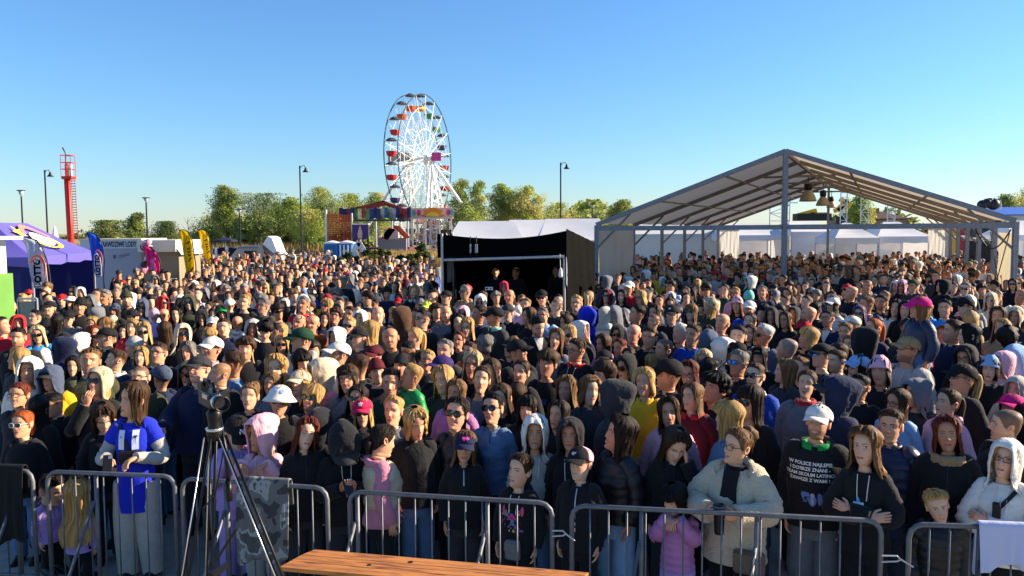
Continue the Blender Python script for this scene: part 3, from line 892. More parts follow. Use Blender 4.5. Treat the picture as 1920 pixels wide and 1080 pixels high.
logo('logo_ball', [(.53 + .15 * math.cos(t), .5 + .2 * math.sin(t)) for t in [k * .35 for k in range(18)]], mat('white print', '#e6e6ee', .6), .012)
logo('logo_ring', ring_poly(.53, .5, .2, .33, R(175), R(370), .045), mat('yellow print', '#f0d64c', .6), .02)
logo('logo_swoosh', ring_poly(.55, .5, .25, .40, R(10), R(150), .06), mat('coral print', '#ee7f6b', .6), .016)
star = [(.26 + (.11 if k % 2 == 0 else .045) * math.cos(k * math.pi / 5 + .5), .70 + (.17 if k % 2 == 0 else .07) * math.sin(k * math.pi / 5 + .5)) for k in range(10)]
logo('logo_star', star, mat('yellow print', '#f0d64c', .6), .024)

# ---- green kiosk at the left edge
kx0, kx1 = X_at(-150, 13.5), X_at(-52, 13.5)
kio = empty('kiosk', ((kx0 + kx1) / 2, 13.5, 0)); tag(kio, 'lime green sales kiosk with white awning cut by the left picture edge', 'kiosk')
M_lime = mat('lime green panel', '#66a32c', .5, var=.05, scale=3); M_green = mat('darker green panel', '#5f8f3e', .6, var=.1, scale=4)
b = MB(); b.box(((kx0 + kx1) / 2, 13.9, .75), (kx1 - kx0, .7, 1.5)); wpart('counter_panel', b, M_lime, kio)
b = MB(); b.box(((kx0 + kx1) / 2, 13.95, 2.33 + DZ), (kx1 - kx0 + .02, .8, .62)); wpart('fascia', b, M_white, kio)
b = MB(); b.box(((kx0 + kx1) / 2 + .05, 13.54, 2.30 + DZ), (kx1 - kx0 - .3, .02, .16)); wpart('green_stripe', b, M_lime, kio)
b = MB(); b.box(((kx0 + kx1) / 2 + .1, 13.9, 2.68 + DZ), (kx1 - kx0 + .4, 1.0, .06)); wpart('roof', b, M_white, kio)
b = MB(); b.slab([(kx0, 13.5, 1.98 + DZ), (kx1 + .02, 13.5, 1.98 + DZ), (kx1 + .28, 12.9, 1.9 + DZ), (kx0, 12.9, 1.9 + DZ)], (0, 0, .05)); wpart('awning', b, mat('pale green awning', '#cfe3d0', .4), kio)
b = MB(); b.box((kx1 + .08, 13.9, 1.15), (.16, .75, 2.3)); wpart('side_panel', b, M_green, kio)
b = MB(); b.box((kx1 + .03, 13.48, 1.0), (.06, .05, 2.0)); wpart('corner_trim', b, M_white, kio)
o = empty('notice_board', (X_at(45, 15.4), 15.4, 0)); tag(o, 'plain grey display board standing before the lottery tent', 'board')
w = 34 / F_PX * 15.4
b = MB(); b.box((0, 0, 1.2), (w, .04, 1.0)); b.build('panel', mat('grey board', '#9a9690', .7, var=.08, scale=4), o)
b = MB(); b.bar((-w / 2, 0, 0), (-w / 2, 0, 1.75), .04); b.bar((w / 2, 0, 0), (w / 2, 0, 1.75), .04); b.bar((-w / 2, 0, 1.75), (w / 2, 0, 1.75), .04); b.build('frame', M_alu, o)

# ---- ice cream trailer
Y = 32
x0, x1, x2 = X_at(150, Y), X_at(264, Y), X_at(324, Y - .6)
tr = empty('food_trailer', ((x0 + x1) / 2, Y, 0)); tag(tr, 'grey ice cream trailer with lettering along its top edge', 'trailer')
ztop = at(230, 451, Y).z; zmid = at(230, 466, Y).z
M_tg = mat('trailer grey panel', '#9aa0ad', .45, var=.04, scale=2, bump=.03); M_tb = mat('trailer pale blue panel', '#b9c8d4', .45)  # white front face, its shade put into the grey and pale blue
b = MB(); b.box(((x0 + x1) / 2, Y + 1.1, (zmid + .4) / 2), (x1 - x0, 2.2, zmid - .4)); wpart('body', b, M_tg, tr)
b = MB(); b.box(((x0 + x1) / 2, Y + 1.1, (zmid + ztop) / 2 + .002), (x1 - x0 + .02, 2.24, ztop - zmid)); wpart('lettered_band', b, M_tb, tr)
b = MB(); b.box(((x0 + x1) / 2, Y + 1.1, ztop + .04), (x1 - x0 + .1, 2.34, .07)); wpart('roof_edge', b, mat('cream trim', '#d9cfb8', .5), tr)
for s_ in (0, 1):
    b = MB(); b.lathe([(.0, -.1), (.32, -.1), (.34, 0), (.32, .1), (0, .1)], 16); wh = b.build('wheel', M_dark, tr); wh.location = ((x1 - x0) * (.1 + .35 * s_), -.1, .33); wh.rotation_euler = (R(90), 0, 0)
te = text_on('lettering', 'PRAWDZIWE LODY', .30, mat('dark lettering', '#303744', .6), None, ((X_at(187, Y) + x1) / 2 - .09, Y - .035, (zmid + ztop) / 2), (1, 0, 0), (0, 0, 1), .004, sx=(72 / F_PX * Y) / 2.86, bold=.004)
te.parent = tr; te.matrix_parent_inverse = Matrix.Translation(tr.location).inverted()
te = text_on('lettering', 'lf', .22, mat('dark lettering', '#303744', .6), None, (X_at(213, Y), Y - .012, at(213, 482, Y).z), (1, 0, .2), (-.2, 0, 1), .004)
te.parent = tr; te.matrix_parent_inverse = Matrix.Translation(tr.location).inverted()
b = MB(); 
for v in (478, 481): b.bar(at(222, v + 2, Y - .01), at(243, v - 3, Y - .01), .015)
wpart('printed_line', b, mat('dark lettering', '#303744', .6), tr)
M_sunlit_cream = mat('cream panel', '#ded6bd', .5, var=.04, scale=2)  # right end of the white stand, sunlight put into the cream
rt_ = empty('sales_trailer', (x2 - .6, Y - .4, 0)); tag(rt_, 'cream sales trailer with raised side flap behind the pink flag', 'trailer')
x1b = x1 + .03
zt2 = at(300, 450, Y).z; zt3 = at(300, 472, Y).z
b = MB(); b.box(((x1b + x2) / 2, Y + .9, (zt2 + zt3) / 2), (x2 - x1b, 2.6, zt2 - zt3)); wpart('upper_body', b, M_sunlit_cream, rt_)
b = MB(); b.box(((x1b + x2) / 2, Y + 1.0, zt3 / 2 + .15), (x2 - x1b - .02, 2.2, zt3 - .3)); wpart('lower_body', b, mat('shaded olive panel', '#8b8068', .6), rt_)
b = MB(); b.slab([(x2 + .01, Y - .35, zt3 + .12), (x2 + .01, Y + 2, zt3 + .12), (X_at(345, Y), Y + 2, zt3 - .12), (X_at(345, Y), Y - .35, zt3 - .12)], (0, 0, .04)); wpart('side_flap', b, M_white, rt_)
b = MB(); b.box(((x1b + x2) / 2 + .3, Y - .45, .95), (.9, .2, .5)); wpart('counter', b, M_white, rt_)
# balloon garland on the corner
gar = empty('balloon_garland', (X_at(266, Y - 1.2), Y - 1.2, 0)); tag(gar, 'arch of dark pink and white balloons on the trailer corner', 'balloons')
sp = MB(); sp.lathe([(0, .14), (.06, .125), (.11, .09), (.14, .02), (.125, -.06), (.08, -.12), (.02, -.16), (0, -.165)], 10)
bm = [sp.mesh('balloon', mat(n_, c_, .3)) for n_, c_ in (('balloon pink', '#c97a8c'), ('balloon wine', '#6d2436'), ('balloon blush', '#e7cfcd'), ('balloon dark', '#3a2028'))]
for i in range(46):
    t = i / 45
    u = 272 + 14 * math.sin(t * 3) - 8 * t + rnd.uniform(-6, 6) if t > .3 else 262 + 60 * t + rnd.uniform(-5, 5)
    v = 452 + t * 58 + rnd.uniform(-3, 3)
    if t < .15: u = 272 + rnd.uniform(0, 16); v = 453 + rnd.uniform(-2, 6)
    p = at(u, v, Y - 1.2 + rnd.uniform(-.2, .2))
    q = link('balloon', bm[rnd.randrange(4)], gar, p - gar.location); q.scale = [rnd.uniform(.6, 1.15)] * 3

# ---- portable toilets
Yt = 55
xa, xb, xc = X_at(606, Yt), X_at(633, Yt), X_at(661, Yt)
M_tb1 = mat('toilet blue plastic', '#1f6fb4', .4, var=.05, scale=3); M_tw = mat('toilet white plastic', '#e4e6e8', .4)
zt = at(630, 456, Yt).z
def toilet(x0, x1, label):
    o = empty('portable_toilet', ((x0 + x1) / 2, Yt, 0)); tag(o, label, 'portable toilet', 'blue portable toilets')
    w = x1 - x0 - .06
    b = MB(); b.box((0, .55, (zt + .12) / 2), (w, 1.05, zt - .12)); b.build('cabin', M_tb1, o)
    b = MB(); b.box((0, .55, .06), (w + .04, 1.1, .12)); b.build('skid_base', M_dark, o)
    b = MB(); b.grid([[(-w / 2 - .05 + (w + .1) * j / 6, -.05 + 1.2 * i / 4, zt + .02 + .16 * math.sin(math.pi * j / 6) * math.sin(math.pi * (i + .5) / 5)) for j in range(7)] for i in range(5)])
    b.box((0, .55, zt - .0), (w + .1, 1.16, .06)); b.build('roof', M_tw, o)
    b = MB(); b.box((0, .012, zt * .5), (w * .66, .03, zt * .84)); b.build('door', mat('toilet door blue', '#195d9c', .4), o)
    b = MB(); b.box((-.05, -.008, zt * .74), (w * .34, .01, .22)); b.build('notice', mat('yellow notice', '#c9b262', .6), o)
    return o
toilet(xa, xb, 'blue portable toilet with a yellow notice on its door')
o = toilet(xb, xc, 'second blue portable toilet with white ribs, nearer the hedge')
for k in range(4):
    b = MB(); b.box((-.35 + k * .26, -.035, zt * .5), (.09, .03, zt * .9)); b.build('rib', M_tw, o)  # sunlit highlights of the side painted as white strips

# ---- parked caravan and boat-like trailer, dark parasol stall
Yc = 56
o = empty('caravan', (X_at(478, Yc), Yc, 0)); tag(o, 'grey camper van with a white raised roof nose parked below the trees', 'camper van')
k = Yc / F_PX
b = MB(); b.slab([(-50 * k, 0, .4), (40 * k, 0, .4), (40 * k, 0, 1.3), (16 * k, 0, 1.55), (12 * k, 0, 2.1), (-30 * k, 0, 2.05), (-52 * k, 0, 1.1)], (0, 2, 0)); b.build('body', mat('camper grey', '#a9a199', .5, var=.08, scale=3), o)
b = MB(); b.slab([(14 * k, -.02, 2.15), (24 * k, -.02, 2.72), (31 * k, -.02, 2.6), (42 * k, -.02, 1.5), (37 * k, -.02, 1.45)], (0, 2.04, 0)); b.build('raised_nose', M_white, o)
b = MB(); b.box((-10 * k, -.03, 1.45), (22 * k, .05, .5)); b.build('window', M_dark, o)
b = MB(); b.box((-16 * k, -.03, 1.92), (40 * k, .05, .08)); b.build('trim_stripe', mat('camper stripe', '#7c747c', .5), o)
b = MB(); b.bar((40 * k, 0, 1.35), (60 * k, -.3, 1.5), .16, .1); b.build('bow_rail', M_white, o)
for s_ in (-.9, .7):
    b = MB(); b.lathe([(0, -.1), (.33, -.1), (.35, 0), (.33, .1), (0, .1)], 14); w_ = b.build('wheel', M_dark, o); w_.location = (s_, -.02, .35); w_.rotation_euler = (R(90), 0, 0)
Ys = 58
o = empty('market_parasol', (X_at(422, Ys), Ys, 0)); tag(o, 'flat navy market parasol above dark goods beside the yellow flags', 'parasol')
b = MB(); b.lathe([(0, 2.65), (.35, 2.60), (.9, 2.45), (.88, 2.33), (0, 2.5)], 8); b.build('canopy', mat('navy cloth', '#1b2340', .7), o)
b = MB(); b.tube([(0, 0, 0), (0, 0, 2.6)], .03, 6); b.build('pole', M_alu, o)
o = empty('clothes_rail', (X_at(423, Ys - 1), Ys - 1, 0)); tag(o, 'rail of dark and white clothes under the navy parasol', 'clothes rail')
b = MB(); b.bar((-.95, 0, 0), (-.95, 0, 1.95), .04); b.bar((.95, 0, 0), (.95, 0, 1.95), .04); b.bar((-.95, 0, 1.95), (.95, 0, 1.95), .04); b.build('rail', M_alu, o)
for k_ in range(16):
    b = MB(); b.box((0, 0, 0), (.09, .4, rnd.uniform(.7, .95)), rnd.uniform(-.2, .2)); g = b.build('garment', mat('garment', ['#1a1e33', '#23283f', '#e0dfdc', '#2f2f48', '#3f3a55'][0 if k_ % 7 not in (1, 2) else 2], .8), o); g.location = (-.85 + k_ * .113, 0, 1.5)
# bird-box shaped sign on a post
o = empty('roofed_sign', (X_at(672, 46), 46, 0)); tag(o, 'small white gabled roof on posts above the hedge', 'roofed board')
k = 46 / F_PX
b = MB(); b.bar((-10 * k, 0, 1.85), (0, 0, 2.38), .05, .3); b.bar((0, 0, 2.38), (10 * k, 0, 1.85), .05, .3); b.build('roof', M_white, o)
b = MB(); b.bar((-4 * k, 0, 0), (-4 * k, 0, 2.1), .06); b.bar((4 * k, 0, 0), (4 * k, 0, 2.1), .06); b.build('post', mat('pale timber', '#c9b9a6', .7), o)
b = MB(); b.lathe([(0, -.03), (.2, -.03), (.2, .03), (0, .03)], 12); q = b.build('emblem', M_white, o); q.location = (-8 * k, -.1, 1.75); q.rotation_euler = (R(90), 0, 0)
b = MB(); b.lathe([(0, -.03), (.17, -.03), (.17, .03), (0, .03)], 12); q = b.build('emblem', mat('rosy emblem', '#c9a095', .7), o); q.location = (6 * k, -.1, 1.7); q.rotation_euler = (R(90), 0, 0)
# long low fence along the path
o = empty('pasture_fence', (X_at(530, 78), 78, 0)); tag(o, 'long low dark fence in front of the tree line', 'fence')
xs0, xs1 = X_at(330, 78) - o.location.x, X_at(640, 78) - o.location.x
pb = MB(); pb.box((0, 0, .6), (.1, .1, 1.2)); pm = pb.mesh('fence_post', mat('weathered timber', '#5c5145', .9, var=.2, scale=6))
n = 24
for i in range(n + 1): link('fence_post', pm, o, (xs0 + (xs1 - xs0) * i / n, 0, 0))
for z in (.35, .7, 1.05):
    b = MB(); b.box(((xs0 + xs1) / 2, -.07, z), (xs1 - xs0, .04, .1)); b.build('fence_rail', mat('weathered timber', '#5c5145', .9, var=.2, scale=6), o)
# ================================================================== FAIRGROUND
# ---- ferris wheel
WD = 128.0
hubA, hubB = at(775, 299, WD + .5), at(799, 301, WD - .6)
u = Vector((math.cos(R(71.5)), math.sin(R(71.5)), 0)); ax = Vector((math.sin(R(71.5)), -math.cos(R(71.5)), 0))
hubB = hubA + ax * ((hubB.x - hubA.x) / ax.x); hubB.z = hubA.z
HUBC = (hubA + hubB) / 2
RW = 117.5 / F_PX * WD
fw = empty('ferris_wheel', (HUBC.x, HUBC.y, 0)); tag(fw, 'tall white ferris wheel with colourful gondolas rising over the trees', 'ferris wheel')
M_wheelw = mat('wheel white paint', '#f1efe8', .4, var=.05, scale=2)
M_rim = mat('wheel rim dark green', '#2c3f45', .5)
N = 18
def wpt(h, r_, a): return h + u * (r_ * math.cos(a)) + Vector((0, 0, r_ * math.sin(a)))
for h, nm in ((hubA, 0), (hubB, 1)):
    b = MB(); b.tube([wpt(h, RW, 2 * math.pi * k / 72) for k in range(73)], .085, 6, False); wpart('rim', b, M_rim, fw, True)
    for rr in (.80, .47):
        b = MB(); b.tube([wpt(h, RW * rr, 2 * math.pi * (k + .5) / N) for k in range(N + 1)], .045, 5, False); wpart('inner_ring', b, M_wheelw, fw)
    for k in range(N):
        a = 2 * math.pi * (k + .5) / N
        b = MB(); b.tube([wpt(h, .5, a), wpt(h, RW, a)], .055 if nm else .042, 5); wpart('spoke', b, M_wheelw, fw)
        if k % 1 == 0:
            b = MB()
            b.tube([wpt(h, RW * .80, a), wpt(h, RW * .47, a + math.pi / N)], .022, 4); b.tube([wpt(h, RW * .80, a), wpt(h, RW * .47, a - math.pi / N)], .022, 4)
            b.tube([wpt(h, RW * .47, a), wpt(h, RW * .2, a + math.pi / N)], .022, 4)
            wpart('lattice_rod', b, M_wheelw, fw)
    b = MB(); b.lathe([(0, -.3), (.75, -.3), (.85, 0), (.75, .3), (0, .3)], 20); q = b.build('hub', M_wheelw, fw, True); q.location = h - fw.location; q.rotation_euler = (ax.to_track_quat('Z', 'Y')).to_euler()
for k in range(N):
    a = 2 * math.pi * (k + .5) / N
    for rr in (1.0, .80, .62, .47, .32):
        b = MB(); b.tube([wpt(hubA, RW * rr, a), wpt(hubB, RW * rr, a)], .03, 4); wpart('cross_rod', b, M_wheelw, fw)
    b = MB(); b.tube([wpt(hubA, RW * .80, a), wpt(hubB, RW * .47, a)], .02, 4); wpart('brace_rod', b, M_wheelw, fw)
b = MB(); b.tube([hubA - ax * .6, hubB + ax * .9], .35, 12); wpart('axle', b, M_wheelw, fw)
b = MB(); b.box(hubB + ax * 1.2 + Vector((.5, 0, .3)), (1.5, .6, 1.3)); wpart('drive_housing', b, mat('magenta housing', '#c2478c', .5), fw)
b = MB(); b.box(hubA + Vector((-2.3, 0, .4)), (3.4, .5, 1.4)); wpart('light_panel', b, mat('grey lattice panel', '#a9a69c', .6, var=.3, scale=1.4), fw)
cols = ['#b92b3a', '#c23c34', '#d0552c', '#dd9a22', '#2d7d4f', '#3a3b66']
tubp = [(0, -.55), (.35, -.55), (.55, -.5), (.72, -.2), (.80, .18), (.84, .22), (.76, .22), (.66, -.1), (0, -.3)]
canp = [(0, .38), (.3, .34), (.7, .12), (.86, -.05), (.84, -.1), (.6, .06), (0, .2)]
tubm = {}
cme = MB(); cme.lathe(canp, 12); cme = cme.mesh('canopy', mat('canopy grey', '#4b4d57', .6))
fme = MB(); fme.tube([(.7, 0, -1.75), (.66, 0, -.02)], .025, 4); fme = fme.mesh('hanger_rod', M_wheelw)
sme = MB(); sme.lathe([(.3, -2.0), (.5, -1.95), (.55, -1.82), (.5, -1.82), (.45, -1.9)], 10); sme = sme.mesh('seat', M_white)
for k in range(N):
    a = 2 * math.pi * k / N + R(8)
    c = (wpt(hubA, RW, a) + wpt(hubB, RW, a)) / 2
    g = empty('gondola', c - fw.location); g.parent = fw
    col = cols[(k * 5 + (k // 3)) % 6]
    if col not in tubm:
        t = MB(); t.lathe(tubp, 12); tubm[col] = t.mesh('tub', mat('gondola paint ' + col, col, .4))
    cn = link('canopy', cme, g, (0, 0, -.1)); tb = link('tub', tubm[col], g, (0, 0, -1.95)); [link('hanger_rod', fme, g, None, (0, 0, t * math.pi / 2 + .4)) for t in range(4)]; link('seat', sme, g, (0, 0, .15))
# supports
for h, s_ in ((hubA, -1), (hubB, 1)):
    h2 = h + ax * .7 * s_
    for t in (-6.0, -2.6, 2.6, 6.0):
        b = MB(); b.tube([h2, Vector((h2.x, h2.y, 0)) + u * t + ax * (1.2 * s_)], .17, 6); wpart('support_leg', b, M_wheelw, fw)
    b = MB(); b.tube([h2, Vector((h2.x, h2.y, 0)) + ax * (10.5 * s_)], .24, 8); wpart('support_leg', b, M_wheelw, fw)
    m1 = h2.lerp(Vector((h2.x, h2.y, 0)) + ax * (10.5 * s_), .62)
    b = MB(); b.tube([m1, Vector((h2.x, h2.y, 7)) + ax * (.6 * s_)], .1, 6); b.tube([m1, Vector((h2.x, h2.y, 0)) + ax * (4.2 * s_) - u * 1], .1, 6); wpart('strut', b, M_wheelw, fw)
    b = MB()
    for i in range(8):
        z0 = i * 1.4; t0 = 6 * (1 - z0 / h2.z); t1 = 6 * (1 - (z0 + 1.4) / h2.z)
        p = Vector((h2.x, h2.y, 0)) + ax * (1.2 * s_ * (1 - z0 / h2.z))
        b.tube([p - u * t0 + Vector((0, 0, z0)), p + u * t1 + Vector((0, 0, z0 + 1.4))], .05, 4); b.tube([p + u * t0 + Vector((0, 0, z0)), p - u * t1 + Vector((0, 0, z0 + 1.4))], .05, 4)
    wpart('support_lattice', b, M_wheelw, fw)
# base fascia with the sunburst
SB = WD - 9
sg = empty('ride_fascia', (X_at(810, SB), SB, 0)); tag(sg, 'fairground fascia with an orange sunburst at the foot of the wheel', 'fascia')
k = SB / F_PX; z0 = at(810, 408, SB).z; z1 = at(810, 390, SB).z
b = MB(); b.box((0, 0, (z0 + z1) / 2), (80 * k, .2, z1 - z0)); b.build('fascia_board', mat('fascia peach', '#e8b39a', .5, var=.25, scale=.8), sg)
b = MB(); b.box((0, -.3, z0 - .1), (80 * k, .9, .22)); b.build('sill', mat('cream trim', '#d9cfb8', .5), sg)
b = MB(); b.slab([(28 * k * math.cos(t) * .62 + 2 * k, -.15, z0 + .15 + 17 * k * math.sin(t)) for t in [i * math.pi / 12 for i in range(13)]], (0, .06, 0)); b.build('sun_disc', mat('sunburst orange', '#f08a1d', .5), sg)
b = MB(); b.slab([(20 * k * math.cos(t) * .62 + 2 * k, -.21, z0 + .15 + 9 * k * math.sin(t)) for t in [i * math.pi / 12 for i in range(13)]], (0, .05, 0)); b.build('sun_centre', mat('sunburst yellow', '#f6c63c', .5), sg)
for i in range(11):
    t = (i + .5) * math.pi / 11
    b = MB(); b.slab([(2 * k + math.cos(t + e) * r_ * k, -.12, z0 + .15 + math.sin(t + e) * r_ * k * .8) for e, r_ in ((-.07, 18), (.07, 18), (0, 25))], (0, .05, 0)); b.build('sun_ray', mat('sunburst yellow', '#f6c63c', .5) if i % 2 else mat('sun ray red', '#d8452f', .5), sg)
for px, c in ((777, '#54a08e'), (786, '#c9476b'), (841, '#c9476b'), (847, '#5da8c4')):
    x = (px - 810) * k
    b = MB(); b.slab([(x + 4 * k * math.cos(t), -.14, (z0 + z1) / 2 + 6 * k * math.sin(t)) for t in [i * math.pi / 5 for i in range(10)]], (0, .05, 0)); b.build('painted_figure', mat('painted figure ' + c, c, .5), sg)
for x in (-36, 36, -12, 14):
    b = MB(); b.bar((x * k, .1, 0), (x * k, .1, z0), .2); b.build('post', M_white, sg)
b = MB()
for i in range(13): b.tube([((-36 + i * 6) * k, 0, 0), ((-36 + i * 6 + (4 if i % 2 else -4)) * k, 0, z0 * .9)], .07, 5)
b.build('lattice_rod', mat('pinkish white paint', '#dccac8', .5), sg)
mc = empty('ride_machinery', (X_at(790, SB + 3), SB + 3, 0)); tag(mc, 'pale tangled machinery and railings under the wheel fascia', 'ride machinery')
for i in range(40):
    b = MB(); x = rnd.uniform(-26, 36) * k; z = rnd.uniform(.3, z0); r_ = rnd.uniform(.3, 1.1)
    if i % 3: b.box((x, rnd.uniform(-1, 1), z), (r_, .4, r_ * .8), rnd.uniform(0, 1))
    else: b.tube([(x + .8 * r_ * math.cos(t), -1, z + .8 * r_ * math.sin(t)) for t in [q * .7 for q in range(10)]], .09, 5)
    b.build('machine_part', mat('machine ' + str(i % 6), ['#e6dede', '#cfae9f', '#8d8d90', '#b9a7a7', '#d08f8a', '#5e6468'][i % 6], .6), mc)

# ---- long carousel-like ride left of the wheel
CD = 112.0; k = CD / F_PX
ca = empty('fairground_ride', (X_at(704, CD), CD, 0)); tag(ca, 'long colourful fairground ride with painted fascia panels left of the wheel', 'fairground ride')
zt, zb_ = at(704, 391, CD).z, at(704, 411, CD).z
x0 = -67
pc = ['#232a55', '#2a2f60', '#7d2a3a', '#2b3a66', '#4f7a5a', '#b9b27a', '#9a4a38', '#6f8a5a', '#24486a', '#1f2c5a', '#39406a', '#8f9a8a', '#2c5a7a', '#7c8a70', '#9a9aa2', '#2a2c64', '#7a3540', '#b23c34', '#232a5a']
for i, c in enumerate(pc):
    b = MB(); xx = (x0 + i * 7.05) * k; b.box((xx + 3.5 * k, .15 * math.sin(i), (zt + zb_) / 2 + (.15 if i % 3 == 0 else 0)), (7 * k, .2, zt - zb_)); b.build('fascia_panel', mat('fascia ' + str(i), c, .6, var=.85, scale=1.6, vscale=.9), ca)
b = MB(); b.box((0, -.1, zb_ - .15), (134 * k, .3, .25)); b.build('fascia_sill', mat('dark teal trim', '#234048', .5), ca)
for a_, b2, tp_ in ((-43, 14, 14), (14, 58, 14)):
    pass
zr = at(704, 377, CD).z
b = MB(); b.slab([(-43 * k, 1, zt + .1), (14 * k, 1, zr), (14 * k, 1, zr - .5), (-43 * k, 1, zt - .3)], (0, 3, 0)); b.build('roof_panel', mat('orange red roof', '#b5422c', .6, var=.15), ca)
b = MB(); b.slab([(14 * k, 1, zr), (47 * k, 1, zt + .2), (47 * k, 1, zt - .4), (14 * k, 1, zr - .5)], (0, 3, 0)); b.build('roof_panel', mat('wine red roof', '#8d2a3c', .6, var=.15), ca)
for i in range(9):
    b = MB(); b.bar((14 * k, .9, zr + .05), ((-43 + i * 11.5) * k, .9, zt + .1), .12); b.build('roof_beam', mat('roof beam rust', '#a84a34', .6), ca)
for x in (-60, -30, 0, 30, 60):
    b = MB(); b.bar((x * k, .4, 0), (x * k, .4, zb_), .22); b.build('post', M_white, ca)
zf = at(704, 442, CD).z
b = MB(); b.box((0, .5, .4), (134 * k, 6, .8)); b.build('platform', mat('platform wine', '#5b3038', .6), ca)
# orange safety net on the left with its pole
nt_ = empty('safety_net', (X_at(632, CD - 1), CD - 1, 0)); tag(nt_, 'orange safety net hung between posts at the left end of the ride', 'net')
zn = at(632, 400, CD).z
b = MB()
for i in range(16): b.bar((-18 * k + i * 2.9 * k, 0, .7), (-18 * k + i * 2.9 * k, 0, zn - i * .02), .12, .03)
for j in range(16): b.bar((-18 * k, .02, .8 + j * (zn - .8) / 16), (26 * k, .02, .8 + j * (zn - .8) / 16), .05, .10)
b.build('net', mat('orange net', '#c1592c', .7), nt_)
b = MB(); b.bar((-20 * k, 0, 0), (-20 * k, 0, zn + .5), .25); b.build('post', M_white, nt_)
b = MB(); b.bar((28 * k, 0, 0), (28 * k, 0, zn), .2); b.build('post', M_white, nt_)
# arched red tunnel entrance, purple booth, striped slide
ar = empty('ride_tunnel', (X_at(648, CD - 3), CD - 3, 0)); tag(ar, 'low red arched ride tunnel beside the purple picture booth', 'ride tunnel')
P = [(-30, .8), (-22, 4.6), (-10, 7.4), (2, 8.8), (14, 9.0), (24, 8.2)]
zb0 = at(648, 446, CD - 3).z
b = MB(); b.grid([[((x) * k, 0, zb0 + z * k * 1.1) for x, z in P], [((x) * k, 2.5, zb0 + z * k * 1.1) for x, z in P]]); b.build('arch', mat('arch red', '#8f3a38', .6), ar)
b = MB()
for i, (x, z) in enumerate(P): b.bar((x * k, 0, 0), (x * k, 0, zb0 + z * k * 1.1), .14)
b.build('arch_post', mat('arch red', '#8f3a38', .6), ar)
b = MB(); b.box((-2 * k, 1.2, .8), (50 * k, 2, 1.3)); b.build('car_body', mat('ride car maroon', '#6d2530', .5), ar)
pb_ = empty('picture_booth', (X_at(676, CD - 5), CD - 5, 0)); tag(pb_, 'tall purple picture panel with a pale figure beside the ride', 'picture panel')
zp0, zp1 = at(676, 449, CD - 5).z, at(676, 421, CD - 5).z
b = MB(); b.box((0, 0, (zp0 + zp1) / 2), (29 * k, .5, zp1 - zp0)); b.build('panel', mat('purple panel', '#3d2f6d', .5, var=.4, scale=1.5), pb_)
b = MB(); b.box((0, -.05, zp1 + .06), (31 * k, .7, .14)); b.build('top_trim', M_white, pb_)
b = MB(); b.slab([(x * k, -.29, zp0 + z * k) for x, z in ((-4, 2), (3, 2), (4, 12), (2, 18), (1, 24), (-1, 24), (-3, 17), (-5, 10))], (0, .03, 0)); b.build('painted_figure', mat('painted figure pale', '#c9a79a', .6), pb_)
b = MB(); b.box((-13 * k, 0, zp0 / 2), (.2, .3, zp0)); b.box((13 * k, 0, zp0 / 2), (.2, .3, zp0)); b.build('post', M_dark, pb_)
sl = empty('striped_slide', (X_at(735, CD - 4), CD - 4, 0)); tag(sl, 'red and white striped slide with orange chute under the ride fascia', 'slide')
zs = at(735, 426, CD - 4).z; zs0 = at(735, 446, CD - 4).z
for i in range(7):
    b = MB(); t0, t1 = i / 7, (i + 1) / 7
    f = lambda t: (-20 + 14 * t, zs0 + (zs - zs0) * t)
    (xa_, za_), (xb_, zb2) = f(t0), f(t1)
    b.slab([(xa_ * k, 0, za_), ((xa_ + 12) * k, 0, za_ - .3), ((xb_ + 12) * k, 0, zb2 - .3), (xb_ * k, 0, zb2)], (0, .5, 0)); b.build('stripe', M_white if i % 2 else mat('stripe red', '#a3303a', .5), sl)
for t in (0, 1):
    b = MB(); b.slab([((2 + t * 5) * k, -.3 - t * .2, zs + .2), ((9 + t * 5) * k, -.3 - t * .2, zs + .2), ((30 + t * 4) * k, -.3 - t * .2, zs0), ((23 + t * 4) * k, -.3 - t * .2, zs0 - .1)], (0, .15, 0)); b.build('chute', mat('chute orange', '#c9502c' if t else '#9c3028', .5), sl)
b = MB(); b.box((-2 * k, .5, zs0 + .5), (26 * k, 1, 1.4)); b.build('window_panel', mat('glass panel', '#b9a2a2', .3, var=.4, scale=2), sl)
b = MB(); b.box((0, .6, zs0 / 2), (50 * k, 1, zs0)); b.build('base', mat('base grey', '#77727a', .6), sl)

# ---- right background seen through and beside the tent
def box_thing(name, px0, px1, py_t, Y, dep, m, label, cat, z0=0.0, group=None):
    x0, x1 = X_at(px0, Y), X_at(px1, Y)
    o = empty(name, ((x0 + x1) / 2, Y, 0)); tag(o, label, cat, group)
    zt = at((px0 + px1) / 2, py_t, Y).z
    b = MB(); b.box((0, dep / 2, (zt + z0) / 2), (x1 - x0, dep, zt - z0)); b.build('body', m, o)
    return o, x1 - x0, zt
M_wine = mat('wine red panel', '#8a2031', .5, var=.05); M_mustard = mat('mustard panel', '#b98f2c', .5); M_dgreen = mat('dark green panel', '#2c4038', .5)
CG = 'coloured ride panels beyond the right posts'
for px0, px1, py, m, lab in ((1746, 1770, 421, M_wine, 'wine red panel left of the cream wall strip'), (1782, 1797, 428, M_mustard, 'mustard yellow panel between the right tent posts'), (1800, 1814, 427, M_wine, 'wine red panel right of the mustard one'), (1822, 1844, 432, M_dgreen, 'dark green panel beyond the right posts')):
    o, w, zt = box_thing('stall_panel', px0, px1, py, 50, .5, m, lab, 'stall panel', .2, CG)
    b = MB(); b.box((0, -.03, zt * .82), (w * .94, .06, .12)); b.build('trim', M_white, o)
o, w, zt = box_thing('van', 1846, 1868, 452, 36, 1.6, M_dark, 'dark van with white roof beyond the right tent posts', 'van', .3)
